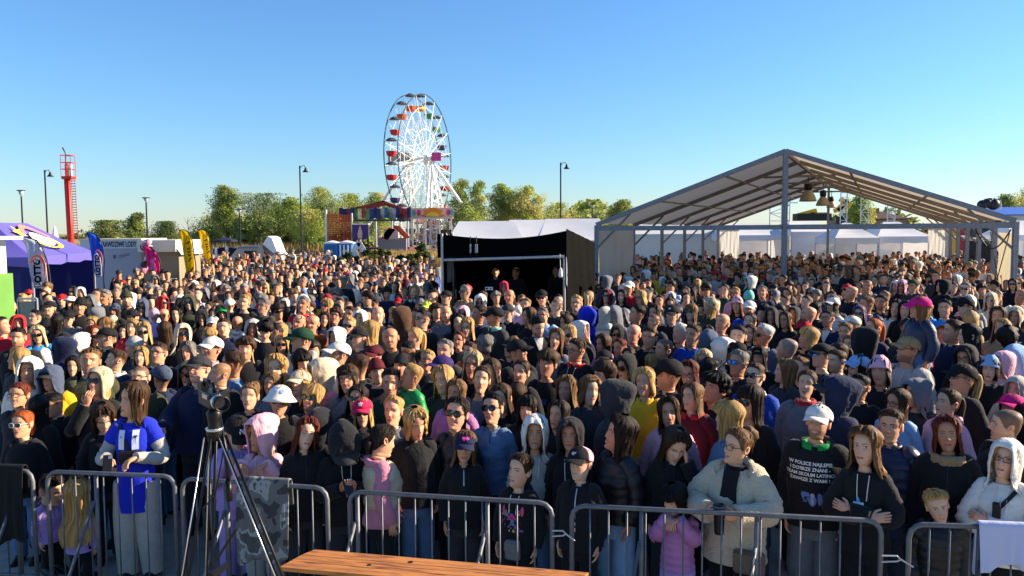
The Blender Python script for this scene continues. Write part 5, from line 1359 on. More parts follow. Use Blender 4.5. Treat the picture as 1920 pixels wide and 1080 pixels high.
# x y h kind hair top yaw options | label            (x, y: middle of the head in the photograph; h: its height there)
PEOPLE = '''
43 796 52 g t-o black:j -40 ms arms:down | girl in white-framed sunglasses and black turtleneck at the left end
35 742 48 w t-r char:j -30 gl
52 699 50 m s-d white:h -15 hood:white
97 711 44 b s-d yellow:j -35 hood:slate cap:char | child in dark blue hood and cap with yellow shoulders
106 757 44 b s-k black:j -55 p12
73 769 46 w l-k black:j 160
194 776 58 g l-b black:t 8 p28 arms:hairR | girl with long brown hair hanging her head in one hand
183 718 52 u b-y black:j -35 sg scarf:beige arms:chinL | older woman in dark sunglasses with hand at her mouth
264 710 48 m z-d olive:j -25 gl
167 680 60 m s-l olive:j -8 big | big broad man in olive jacket with short light brown hair
250 750 70 g l-b royal:t -62 arms:rail sleeve:lgrey tr:lgrey strap d5.75 hc1.44 | girl in blue and white football jersey leaning on the barrier
373 695 52 o s-g navy:j -42 cap:char gl arms:reachL big
352 702 44 w l-d char:j -20 sg hood:olive
412 703 40 m z-l black:j -70
434 683 55 m s-b denim:j -112
467 745 50 g n-l black:j -15
440 806 58 b s-d lav:h 22 p24 cap:black arms:rail tr:lav zip0 d5.7 hc1.36 | boy in black baseball cap and lavender hoodie leaning on the barrier
92 914 60 b s-d lav:h 40 p20 d5.85 hc1.05 tr:black | dark haired kid behind the left barrier looking down to one side
146 930 62 g l-y lav:h 172 d5.8 hc0.98 tr:black | blond child in lavender hoodie seen from behind through the bars
492 815 62 g l-y pink:h -52 hood:pink d5.75 hc1.36 arms:rail tr:lgrey | girl in pink hood up beside the tripod
569 815 58 g l-r black:j 12 r12
597 800 60 w l-k black:h 165 hood:black | person in black hood seen from behind beside the red haired girl
647 822 72 m s-k black:h 5 p38 hood:black cap:char d5.75 hc1.40 big arms:phone tr:char | person in a big black hood bent over a phone at the barrier
713 826 62 w t-d dpink:h 118 p18 vest:beige d5.65 hc1.36 tr:black | woman in pink hoodie and beige vest turned away
682 775 54 g l-y black:j -8 cap:crimson sg | girl in crimson cap with a flower badge
523 752 55 b s-y black:j -8 bucket:white ms2 | child in white bucket hat and round sunglasses
581 748 52 w b-y char:j -30 sg
601 703 56 w l-y dpink:h -68 hood:cream
519 695 56 w c-y char:j -18 smile
507 722 42 g l-l grey:j -20 smile
567 683 50 w l-k black:j 18
562 720 50 w b-y black:j -35 cap:cream
655 714 54 w l-b grey:j -20 gl band:black smile
667 750 44 w l-d black:j -20 sg
733 720 56 m s-d dgreen:j -8
768 707 46 c s-y green:p -78 d6.6 hc1.60 leg.6 | small blond boy in green puffer jacket carried on an arm
709 699 44 b s-b black:h 8 beanie:wine smile
737 773 55 u s-y grey:j -22 vol
779 790 60 w b-y black:j 22 p14 sh | blond woman with black sunglasses pushed up on her hair
853 777 66 w p-d black:l -18 sg smile | smiling dark haired woman with big black sunglasses and leather jacket
923 769 60 w s-k denim:j -20 sg
869 838 60 g l-l black:j 0 cap:navy d5.6 hc1.36 zip tr:char waist | girl in navy cap with pink badge and long straight hair
834 714 52 w l-y char:j -28
884 687 52 w l-s black:j -12 gl
853 740 50 w l-l mauve:j -26
900 714 54 w t-b grey:t -5
923 700 48 w l-b black:j -28
943 749 52 w l-b black:j -20
826 691 46 m s-d black:j -50 cap:purple
1024 683 52 b M-b black:t -14 print | boy with thick brown fringe in black T-shirt with blue print
1080 657 58 m s-b black:h -50 gl collar:red | man in glasses and black jacket with bright red hood lining
1131 707 52 b C-b lgrey:j -58
1174 691 48 w l-k black:t -38 sg scarf:black
1209 718 52 w b-y yellow:j -18 smile
1252 703 58 m s-b black:j -78 cap:black
1293 703 52 w l-r black:j -10 gl smile
1337 730 60 b C-k black:j -45 | youth with curly black mop of hair
1384 683 50 m s-g black:j -40 mb
1415 707 52 m s-b blue:j -30 sg collar:white
1407 757 62 w l-d black:t -38 sg | dark haired woman in sunglasses with red lips
1298 746 52 w l-l wine:j -40 collar:red
1256 777 58 g l-b pink:h 0
1259 827 66 g l-b black:j 15 p26 d5.3 hc1.45 arms:hairR
1365 784 62 g l-y denim:j -112
1380 837 66 w n-l cream:s -46 gl d5.05 hc1.46 big arms:cup inner:black tr:black bag | woman in glasses and cream fleece jacket leaning on the barrier with a cup
1271 934 60 g l-k mauve:p -40 p16 d4.98 hc1.03 arms:chinrail tr:lav | little girl in mauve puffer jacket gripping the barrier
1158 815 74 w l-d black:p -76 d5.2 hc1.50 tr:lblue | woman in black puffer jacket with straight dark hair in profile
1088 872 60 b s-d black:j -32 cap:black/pink d5.25 hc1.28 zip tr:black | boy in black cap with pink back panel
972 884 64 g t-b black:h -38 d5.3 hc1.25 splash bag2 tr:black strings | girl in black hoodie with a colourful chest print
1003 814 64 g l-l lgrey:h -4 hood:white arms:down
1069 818 60 g l-b black:h -8 hood:black
1150 746 60 m s-d char:h -100 hood:char
987 769 50 g l-d black:j -8 smile arms:chinR
1046 781 52 w l-d black:j -30
1061 734 52 g l-l black:j -20 smile vol
1104 734 52 w b-l char:j 20
975 742 44 g l-b black:j 168
975 699 46 w t-b black:j -22
1224 683 38 c s-y grey:j 175
1333 697 38 m M-k char:j 120
1531 794 66 m s-d black:h -10 cap:white bd d5.0 hc1.60 slogan collar:green arms:down tr:grey | man in white cap and black shirt with white slogan lettering
1623 840 70 g l-l black:h -20 d4.95 hc1.44 arms:cross badge tr:black vol | girl with long wavy light brown hair and crossed arms
1669 800 64 m s-b navy:p -10
1778 816 66 w l-r black:j 2 fur
1887 798 66 m z-d black:j -80 r-k
1883 864 66 w b-s white:h -16 hood:white gl d4.8 hc1.46 arms:cross strap2 tr:black | woman in white hood and glasses with crossed arms
1763 948 58 b s-y black:p 14 p4 r-14 d4.78 hc1.10 vol arms:down tr:black | blond boy resting his chin on the right barrier
1510 722 54 w t-b grey:j -8 neck:red
1564 740 62 m s-d navy:h -80 hood:navy cap:char gl
1652 699 52 w b-d black:j -15 beanie:pink
1605 691 48 w l-k black:j -48 cap:lblue gl
1802 712 56 w p-y black:j -60 cap:black gl
1720 740 52 w l-d char:h -48 hood:grey gl arms:phoneR
1774 757 55 g p-b pink:h -50
1681 757 50 w l-b lblue:j -40 gl
1895 765 50 g l-b black:j -30 cap:hot
1854 693 46 w b-d black:j -5 beanie:lblue
1700 657 56 m s-d lgrey:h -58 cap:tan gl bd strings
1724 577 42 g l-l navy:p -70 cap:hot d7.35 hc2.08 leg.75 | child in hot pink cap riding on shoulders above the crowd
1611 728 44 m s-k black:j -30 sg
1903 732 46 u b-w cream:h -20 hood:lgrey
1910 674 50 w l-l lblue:h 170 hood:lblue
1880 682 42 g l-l pink:h -40 hood:pink
1471 697 46 w l-l char:j -75
1500 692 44 m s-l black:j -42
1540 668 52 m z-k black:t -52 cap:black mb
1570 678 44 m s-b char:j -48
1813 674 48 w l-k black:h -20 hood:black gl
22 577 24 m 0-l navy:j 0
60 575 22 m z-l grey:j -30
93 579 28 o s-g char:j -30 cap:black
128 598 28 m s-d grey:j -5 cap:black
66 596 28 m s-k char:j -60
32 609 32 m s-k red:h 0 hood:red
35 634 38 m s-k black:j -25 bd
5 612 34 m s-k red:j 60
73 628 34 w l-s azure:j -10 sg
115 655 48 m s-d navy:h -125 hood:navy
150 643 26 w b-y white:j -60 hood:white
33 674 40 w l-y char:j -85
90 669 26 g l-l lblue:h 150 hood:white
137 688 34 w l-k black:j -8
215 677 42 m s-b navy:j -82 collar:white
200 634 38 m s-d black:j -80 cap:black
172 609 28 w b-y black:j -20
212 607 26 w b-y cream:j 160 beanie:cream
195 609 26 w b-l tan:j -60
232 624 30 w l-b black:j -20
183 591 32 m C-b grey:h 150 hood:grey
150 575 28 m s-k black:j -10 beanie:black
217 584 24 w l-d black:j -40 beanie:slate
108 606 30 w l-k black:j 165
176 629 34 w l-r olive:j 40
12 594 24 u b-y cream:j -150 beanie:cream
117 563 22 m s-b char:j -20 cap:red
131 565 22 w l-b black:j -20 bucket:white
271 623 36 w l-y black:j -5 sg
247 616 32 w b-y red:j -20
290 592 22 c s-l lav:j 160 beanie:pink d9.6 hc1.75 leg.5
309 592 28 m 0-y white:j 170
330 592 28 w l-d char:j 0
378 597 30 w l-k black:h 0 hood:black smile
312 622 34 g l-b black:j 178
342 629 40 w l-k black:t 5 hood:cream sg
418 588 30 b s-d black:h -5 hood:black cap:green
422 614 34 b s-b navy:j -20
447 606 28 m 0-l white:h 150
298 664 40 m s-b black:t -35 gl
263 669 36 w b-y char:j -15 sh
250 652 36 m s-g char:j -105 beanie:lgrey
395 655 44 o s-g pink:j -42 cap:white
355 661 38 u b-g grey:j -30
460 655 40 m C-b black:j -8
390 630 28 w b-y black:j -80
400 609 30 g l-b char:j -10 cap:white
248 596 30 o s-g black:j -20 cap:black
265 577 30 w l-k slate:h -10 hood:slate sg
355 569 30 m s-k olive:h -5 hood:olive sg bd
432 572 24 m s-b black:j 160 cap:white
407 577 28 m s-b grey:j -30 gl
457 567 30 m s-y black:t -20
305 570 26 g l-b red:h 30 hood:red sg
300 709 38 m s-d navy:j -150 cap:slate
493 575 34 o s-g olive:j -50 gl
567 572 34 m s-g red:j -30
497 617 36 w C-d black:t -10 p25
528 647 36 w b-y char:j -10 sg smile
565 640 46 m s-b lgrey:h -75 cap:dgreen
585 607 42 o 0-g rust:j -25
628 594 36 u C-b white:t -20 gl
558 607 34 m 0-l black:j -30 sh
655 590 30 m s-b black:j -30
673 599 32 m s-d black:h -15 hood:white
652 612 34 w s-y char:j -15 sg
693 622 40 w l-y black:j -75
710 592 38 o 0-w black:j -5
630 635 36 w l-k lgrey:h -45 hood:white
632 667 56 m s-b white:j -66 cap:white
698 669 40 m s-b black:j -28 cap:wine
672 687 46 m s-b black:j -150
673 635 38 o s-g char:j -50 cap:black
607 600 28 w l-b navy:j 0
610 575 28 w b-y black:j -30 sg
734 635 44 m 0-l black:j -10 smile big
768 657 36 m s-k char:j -40 p14
778 634 38 w p-y black:j -52
833 659 48 o s-g char:j -25
838 589 32 m 0-l grey:j 0 smile
857 605 34 w l-k black:j 20 smile
877 615 36 w l-y black:j -20 gl
860 639 34 u s-r black:j -20 gl
880 660 36 m s-b orange:j -30
913 649 42 u C-g slate:j 175
927 594 38 m s-k char:h -80 cap:black collar:mint
897 590 36 m s-d navy:j -60
867 589 28 g l-b pink:h -10 hood:pink sg
757 595 36 m s-d brown:h 140 hood:brown
792 600 36 m s-k black:j -60 sg
800 577 22 w b-d black:j -20 cap:lime
785 574 24 w b-l char:j -40 beanie:grey
738 589 26 m s-y black:j -15 gl
748 569 22 m s-b white:j -20 cap:red
818 585 28 m C-b black:j 20
800 677 36 w s-y black:j -10 gl
763 674 36 m s-l char:j -30
750 689 32 m s-k black:j -20 beanie:black
957 655 36 m s-k black:j -40 cap:black
953 587 30 m s-k black:j -30 cap:char gl
1043 575 34 m z-b black:j -45
1080 570 34 m s-y black:j -15 gl smile
1100 594 46 m s-b royal:h -140 hood:royal
1155 592 44 m s-b grey:h 178 hood:grey
1135 590 24 c s-l white:j 150 hood:lgrey d8.6 hc1.78 leg.5 | baby in a pale patterned hood held by the man in a grey hood
1007 609 46 m s-k black:j 25 p22 inner:white bd
1040 639 42 w l-l grey:t -10
1068 630 38 w b-y black:j -20 sg
1090 622 36 w l-k black:h 60 hood:white
1062 607 30 g l-b grey:j -60
1132 647 38 g l-b mauve:h -50
1163 654 36 o s-r char:j -40
1187 627 46 o 0-g black:j -25 smile big
1155 627 32 w l-k black:h -8 hood:black sg
973 660 44 m s-k black:j 62 cap:black
1192 589 36 m s-k navy:j -75
990 594 32 w l-b black:j -60
1020 592 30 o s-g lblue:j -20 gl
1133 679 30 m s-d black:j -15 cap:black
1178 672 36 w l-b char:j -20
1260 590 42 m s-b black:j -20 cap:black
1295 587 36 w l-l olive:j -20 sg smile
1330 577 38 w l-y olive:j -70 beanie:beige arms:waveL
1227 589 38 w l-b black:j -20
1224 604 30 m z-d char:j -40
1217 634 42 b s-b black:h -15
1242 655 48 m z-b black:j -60
1275 627 42 o s-w char:j -45
1297 630 46 m s-b blue:j -30
1330 642 54 m s-d slate:h 172 hood:slate
1358 657 46 w l-l white:h 52 hood:white sg
1382 632 42 m s-k char:j -10 smile
1430 629 50 o s-w slate:j -55 sg vol
1352 607 38 m 0-l wine:j -30
1403 605 34 w t-b black:j -20
1403 580 32 m s-b blue:j -5 cap:white smile
1428 588 32 w l-k red:j -20
1322 677 36 w b-s char:j -10 gl
1405 627 32 g l-b black:j -15
1385 662 30 m s-k black:j -20 cap:black
1425 672 32 w l-k black:j -20 band:black
1383 574 30 w l-o black:j -20 beanie:pink
1513 592 38 m 0-l navy:j -70
1507 614 30 g l-b wine:j 20 bucket:red
1512 635 40 w b-y black:t -70 p-12
1472 655 46 m z-g blue:j -100
1552 599 34 m s-d navy:j -30 gl inner:white
1560 574 32 w l-b white:j -40 cap:white sg
1612 590 36 w l-y black:j -10 scarf:purple sg
1637 617 46 w p-o navy:j -50
1595 610 34 w l-y grey:j -70 cap:white
1585 624 36 m s-l grey:j -20
1618 640 50 m s-k black:h -130 hood:black
1573 665 42 w p-b black:j -60
1595 647 36 w p-l char:j -20
1447 594 32 w l-k char:h -10 hood:char
1473 602 30 w l-b black:j -30 gl
1487 590 28 w l-b black:h -20 hood:char
1530 582 30 m s-k black:j 175
1625 572 34 m s-l grey:j -60
1652 569 32 m s-k black:j -20 bd
1677 579 32 w l-d white:j -5
1696 582 34 w l-k black:j -5
1772 580 34 m s-k azure:j -10 smile
1808 574 38 m s-k black:j -50 cap:black sg collar:red
1823 602 34 w b-y tan:j 150 beanie:tan
1788 622 44 m s-b navy:j -70
1818 632 48 w l-k black:j -82
1870 595 36 w l-b black:j -5 smile
1902 594 38 w b-y char:j -10 hood:cream neck:red
1875 619 40 w l-y tan:j -20
1892 637 44 w C-d brown:j 170
1768 629 34 w b-o cream:j -10
1857 565 36 w b-y cream:h -10 hood:cream ms
196 557 30 m s-g black:j -40
240 562 30 m s-k black:j -10 beanie:olive bd
775 549 26 w b-y black:j -20 collar:white
872 549 36 m s-g tan:h -50 sg
900 567 34 w l-y white:h -10 hood:white sg
956 557 34 m 0-l white:j -20 smile
812 562 28 m 0-l black:j -30
837 559 30 m s-k black:j -40 cap:black
1017 559 34 m s-k black:j -10 cap:black sg smile
1080 544 26 b s-b black:j -40
1105 559 32 w p-s black:j 165
1137 557 36 w l-k black:h -20 hood:wine sg
1135 529 30 m s-b grey:h -60 hood:grey
1165 557 28 w l-d black:j -15
1178 541 28 m s-k red:j -20 cap:white
1202 559 34 w b-y black:j -40 sg
1407 529 34 w l-k black:h -60 hood:white
1379 552 30 u s-y pink:j -10 gl
1405 559 28 b s-b blue:j 175 beanie:mint
1430 549 32 o s-g navy:j -10
1595 550 34 m 0-l black:j -70
1626 537 30 m z-l grey:j -10 smile
1690 537 32 w l-d black:h -10 hood:pink gl
1711 537 30 m s-b char:j -30 cap:olive
1765 537 36 m s-k black:h -60 hood:black
1755 520 30 m s-k char:j -30
1808 542 30 m s-g black:j -10 sg
1587 508 30 w l-l black:t -60 hc1.85
1900 535 34 w l-k black:j -10 sg
1912 557 32 m 0-l white:j -30
'''
CREW = '''
929 511 14 m s-k black:j 0 d19.0 hc1.75
967 512 14 m s-b black:j -50 d19.1 hc1.74
1043 508 14 m s-d black:j -70 d19.3 hc1.78
945 540 17 w l-k black:h 0 hood:crimson d16.9 hc1.5
'''
# ================================================================== PEOPLE
CLOTH = dict(black='#1a1a1d', char='#303135', navy='#1a2340', blue='#1d429f', royal='#1b2bb8', azure='#1c8ad6', lblue='#8eaed0', denim='#587698',
  slate='#454f64', grey='#6a6c72', lgrey='#a9a59d', white='#dfd7ca', cream='#ccb99c', beige='#b7a68a', tan='#a0845c', brown='#4a3222', olive='#3c3e2b',
  green='#0f8a43', dgreen='#1c3d2a', mint='#7cc7b4', lime='#cfe04e', yellow='#d6a31f', orange='#d4602c', red='#b81f2a', crimson='#c01f4c', wine='#551722',
  pink='#dba5b2', dpink='#bd7a8c', hot='#d9217c', mauve='#b476aa', lav='#a990d0', purple='#37275f', rust='#8a4420')
CNAME = dict(black='black', char='dark grey', navy='navy', blue='blue', royal='bright blue', azure='sky blue', lblue='pale blue', denim='denim blue', slate='slate blue',
  grey='grey', lgrey='light grey', white='white', cream='cream', beige='beige', tan='tan', brown='brown', olive='olive', green='green', dgreen='dark green', mint='mint green',
  lime='lime', yellow='yellow', orange='orange', red='red', crimson='crimson', wine='wine red', pink='pink', dpink='dusty pink', hot='hot pink', mauve='mauve', lav='lavender', purple='purple', rust='rust brown')
HAIR = dict(k='#110e0d', d='#21150f', b='#3d2919', l='#6f5031', y='#b48d55', s='#cdae80', g='#77726c', w='#cfcbc4', r='#5c2616', o='#96491f')
HNAME = dict(k='black', d='dark brown', b='brown', l='light brown', y='blond', s='pale blond', g='grey', w='white', r='reddish brown', o='ginger')

ZT_ = np.array([-.116, -.108, -.095, -.08, -.065, -.045, -.02, .01, .035, .06, .082, .1, .111, .1166])
WT_ = np.array([.022, .034, .044, .052, .058, .0635, .0675, .0715, .0745, .0745, .068, .053, .033, .001])
FT_ = np.array([.074, .084, .087, .087, .087, .0865, .0865, .0870, .0905, .087, .074, .052, .030, .001])
BT_ = np.array([.066, .066, .066, .067, .07, .078, .088, .094, .098, .099, .092, .075, .048, .001])
def base_wfb(z):
    return np.interp(z, ZT_, WT_), np.interp(z, ZT_, FT_), np.interp(z, ZT_, BT_)

def feat(x, z, P):
    g = lambda a, s: np.exp(-(a / s) ** 2)
    out = np.zeros_like(x)
    nz = np.interp(z, [-.050, -.042, -.034, -.027, -.015, .0, .018, .032], [0, .004, .017, .0225, .017, .011, .005, 0]) * P['nose']
    out += nz * g(x, np.interp(z, [-.04, -.03, -.01, .02], [.016, .0155, .0105, .009]))
    out += .005 * g(np.abs(x) - .013, .006) * g(z + .034, .008)
    ax_ = np.abs(x)
    out -= .0105 * g(ax_ - .030, .016) * g(z - .006, .0125)
    out += .004 * g(ax_ - .028, .02) * g(z - .026, .009) * P['brow']
    out += .006 * g(ax_ - .040, .017) * g(z + .022, .018)
    out += (.0045 * g(z + .0575, .0055) + .0055 * g(z + .0705, .006)) * g(x, .020) - .0035 * g(z + .064, .0035) * g(x, .022)
    out += .006 * g(x, .018) * g(z + .100, .012)
    out -= .003 * g(x, .03) * g(z + .083, .006)
    ln_ = np.abs((ax_ - .019) - (-.036 - z) * .42)
    out -= .0030 * P['age'] * np.exp(-(ln_ / .0045) ** 2) * np.clip((-.034 - z) / .006, 0, 1) * np.clip((z + .072) / .010, 0, 1)
    out += .0022 * P['age'] * g(ax_ - .030, .012) * g(z + .013, .006) - .0016 * P['age'] * (g(z - .045, .003) + g(z - .056, .003)) * g(x, .035)
    out += P['smile'] * (.005 * g(ax_ - .036, .012) * g(z + .045, .014) - .003 * g(ax_ - .026, .008) * g(z + .06, .01))
    return out * np.where(out < 0, 1.35, 1.15)

def face_y(x, z, P):
    W, Fr, B = base_wfb(z)
    s = np.clip(x / np.maximum(W * P['w'], 1e-4), -.98, .98)
    return -np.sqrt(1 - s * s) * Fr - feat(x, z, P)

def grid_faces(nr, nc, closed=True, off=0):
    i = np.arange(nr - 1)[:, None]; j = np.arange(nc if closed else nc - 1)[None, :]
    j2 = (j + 1) % nc
    return np.stack([i * nc + j + off, i * nc + j2 + off, (i + 1) * nc + j2 + off, (i + 1) * nc + j + off], -1).reshape(-1, 4)

class NB:
    """numpy mesh collector with per-vertex colours"""
    def __init__(s): s.V, s.F, s.C, s.n = [], [], [], 0
    def add(s, V, F, C=(.5, .5, .5)):
        V = np.asarray(V, float).reshape(-1, 3)
        C = np.asarray(C, float)
        if C.ndim == 1: C = np.tile(C, (len(V), 1))
        F = np.asarray(F)
        s.V.append(V); s.C.append(C)
        if len(F): s.F.append(F + s.n)
        s.n += len(V)
        return s
    def arrays(s): return np.concatenate(s.V), s.F, np.concatenate(s.C)
    def mesh(s, name, mats, smooth=True):
        V, Fs, C = s.arrays()
        me = bpy.data.meshes.new(name)
        loops = np.concatenate([f.reshape(-1) for f in Fs]); tot = np.concatenate([np.full(len(f), f.shape[1]) for f in Fs])
        me.vertices.add(len(V)); me.loops.add(len(loops)); me.polygons.add(len(tot))
        me.vertices.foreach_set('co', V.reshape(-1).astype(np.float32))
        me.loops.foreach_set('vertex_index', loops.astype(np.int32))
        me.polygons.foreach_set('loop_start', np.concatenate([[0], np.cumsum(tot)[:-1]]).astype(np.int32))
        me.polygons.foreach_set('loop_total', tot.astype(np.int32))
        me.polygons.foreach_set('use_smooth', np.full(len(tot), smooth))
        a = me.attributes.new('Col', 'FLOAT_COLOR', 'POINT')
        a.data.foreach_set('color', np.concatenate([C, np.ones((len(C), 1))], 1).reshape(-1).astype(np.float32))
        for m_ in (mats if isinstance(mats, (list, tuple)) else [mats]): me.materials.append(m_)
        me.update(calc_edges=True)
        me.validate()
        return me

def tube_grid(path, rad, n=10, flat=1.0, capped=True):
    """tube along a path (k,3) with radii (k) -> V, F(quads)"""
    path = np.asarray(path, float); rad = np.asarray(rad, float); k = len(path)
    d = np.gradient(path, axis=0); d /= np.linalg.norm(d, axis=1)[:, None] + 1e-9
    ref = np.array([1., 0, 0]) if abs(d[0][0]) < .8 else np.array([0, 1., 0])
    V = []
    for i in range(k):
        u = ref - d[i] * (ref @ d[i]); u /= np.linalg.norm(u) + 1e-9
        w = np.cross(d[i], u); ref = u
        t = np.arange(n) * 2 * np.pi / n
        V.append(path[i] + rad[i] * (np.cos(t)[:, None] * u + flat * np.sin(t)[:, None] * w))
    V = np.concatenate(V)
    F = grid_faces(k, n)
    if capped:
        V = np.concatenate([V, path[:1], path[-1:]])
        j = np.arange(n)
        c0 = np.stack([np.full(n, k * n), (j + 1) % n, j, np.full(n, k * n)], 1)
        c1 = np.stack([np.full(n, k * n + 1), (k - 1) * n + j, (k - 1) * n + (j + 1) % n, np.full(n, k * n + 1)], 1)
        F = np.concatenate([F, c0[:, [0, 1, 2, 2]], c1[:, [0, 1, 2, 2]]])
    return V, F

def fix_tris(F):
    """quads with a repeated corner -> separate triangle list"""
    F = np.asarray(F)
    tri = F[:, 2] == F[:, 3]
    return [f for f in (F[~tri], F[tri][:, :3]) if len(f)]

def smooth_path(P, n):
    P = np.asarray(P, float); k = len(P)
    t = np.linspace(0, k - 1, n)
    Q = np.concatenate([[2 * P[0] - P[1]], P, [2 * P[-1] - P[-2]]])
    out = []
    for u in t:
        i = min(int(u), k - 2); f = u - i
        p0, p1, p2, p3 = Q[i], Q[i + 1], Q[i + 2], Q[i + 3]
        out.append(.5 * ((2 * p1) + (-p0 + p2) * f + (2 * p0 - 5 * p1 + 4 * p2 - p3) * f * f + (-p0 + 3 * p1 - 3 * p2 + p3) * f ** 3))
    return np.array(out)

def snoise(V, sc, seed):
    """cheap smooth noise: sum of sines in random directions"""
    r_ = np.random.default_rng(seed)
    out = np.zeros(len(V))
    for k in range(5):
        d = r_.normal(size=3); d /= np.linalg.norm(d)
        out += np.sin(V @ d * sc * (1 + .6 * k) + r_.uniform(0, 6.28)) / (1 + .5 * k)
    return out / 2.6

# torso table, z below the middle of the head for an adult
TZ = np.array([-.165, -.19, -.212, -.232, -.255, -.285, -.34, -.42, -.52, -.63, -.75, -.86])
TWm = np.array([.056, .066, .095, .132, .163, .178, .182, .176, .166, .165, .176, .180])
TFm = np.array([.044, .050, .062, .076, .090, .104, .120, .128, .124, .122, .126, .125])
TBm = np.array([.074, .084, .094, .100, .105, .110, .116, .116, .110, .112, .128, .130])

class Person: pass

def head_rot(p):
    """matrix turning the head relative to the body (yaw, pitch, roll)"""
    y, pi, r_ = p.rel, p.pitch, p.roll
    cy, sy = math.cos(y), math.sin(y); cp, sp = math.cos(pi), math.sin(pi); cr, sr = math.cos(r_), math.sin(r_)
    Rz = np.array([[cy, -sy, 0], [sy, cy, 0], [0, 0, 1]])
    Rx = np.array([[1, 0, 0], [0, cp, -sp], [0, sp, cp]])     # positive: face (-y) tips down
    Ry = np.array([[cr, 0, sr], [0, 1, 0], [-sr, 0, cr]])
    return Rz @ Rx @ Ry

def place_head(p, V, lo=-.21, hi=-.115):
    """turn head-attached vertices, fading to the body below the chin; scale; lift so the head centre is at the origin height"""
    V = np.array(V, float)
    z = V[:, 2]
    t = np.clip((z - lo) / (hi - lo), 0, 1); t = t * t * (3 - 2 * t)
    piv = np.array([0, .02, -.10])
    Vr = (V - piv) @ p.HR.T + piv
    V = V + (Vr - V) * t[:, None]
    V = V * np.array([p.xs, 1, p.zs])
    V = V * p.hs
    return V + p.hoff

def bz_(p, z):
    """body z for a table value (below the neck scales with the body)"""
    z = np.asarray(z, float)
    up_ = -.12 * p.hs + (z + .12) / .045 * .015 * p.hs
    return np.where(z >= -.12, z * p.hs, np.where(z > -.165, up_, -.135 * p.hs + (z + .165) * p.bs))

def body_pt(p, x, y, z):
    return np.array([x * p.bw, y * p.bw, float(bz_(p, z))]) + p.hoff

def hand(nb, p, wrist, dirv, palm_n, curl, side, lod, col, spread=.06, size=1.0):
    """palm, four unequal bent fingers and a side-set thumb starting at the wrist"""
    d = np.asarray(dirv, float); d /= np.linalg.norm(d)
    n = np.asarray(palm_n, float); n = n - d * (n @ d); n /= np.linalg.norm(n) + 1e-9
    s_ = np.cross(n, d) * side
    sz = size * p.bs ** .6
    n1 = 7 if lod == 0 else 5
    L = .085 * sz
    path = [wrist - d * .03, wrist, wrist + d * L * .45, wrist + d * L * .9, wrist + d * L * 1.02]
    V, F = tube_grid(path, np.array([.024, .026, .037, .036, .022]) * sz, n1 + 2)
    c = np.asarray(path).mean(0)
    off = V - c; off -= np.outer(off @ n, n) * .52
    for f in fix_tris(F): nb.add(c + off, f, col)
    # fingers
    for k in range(4):
        b0 = wrist + d * L * .92 + s_ * (.027 - .018 * k) * sz
        ln = np.array([.066, .076, .071, .055])[k] * sz
        a = curl * .55; pos = [b0 - d * .012]; dd = d + s_ * spread * (1.2 - .8 * k); dd /= np.linalg.norm(dd)
        pts = [b0 - d * .012, b0]
        for q in (.42, .33, .25):
            dd = dd * math.cos(a) + n * math.sin(a); pts.append(pts[-1] + dd * ln * q); a = curl * .9
            dd /= np.linalg.norm(dd)
        V, F = tube_grid(pts, np.array([.0095, .0095, .009, .008, .0062]) * sz, n1 if lod == 0 else 4)
        for f in fix_tris(F): nb.add(V, f, col); 
    b0 = wrist + d * L * .22 + s_ * .026 * sz
    dd = d * .75 + s_ * .75 + n * .25; dd /= np.linalg.norm(dd)
    e1 = b0 + dd * .034 * sz; d2 = d * .9 + s_ * .25 + n * (.25 + .35 * curl); d2 /= np.linalg.norm(d2)
    V, F = tube_grid([b0 - dd * .012, b0, e1, e1 + d2 * .027 * sz, e1 + d2 * .045 * sz], np.array([.012, .013, .011, .0095, .007]) * sz, n1 if lod == 0 else 4)
    for f in fix_tris(F): nb.add(V, f, col)

SKINS = ['#d9a483', '#d09a77', '#dfae8d', '#cb9270', '#d6a07f', '#c48b69']

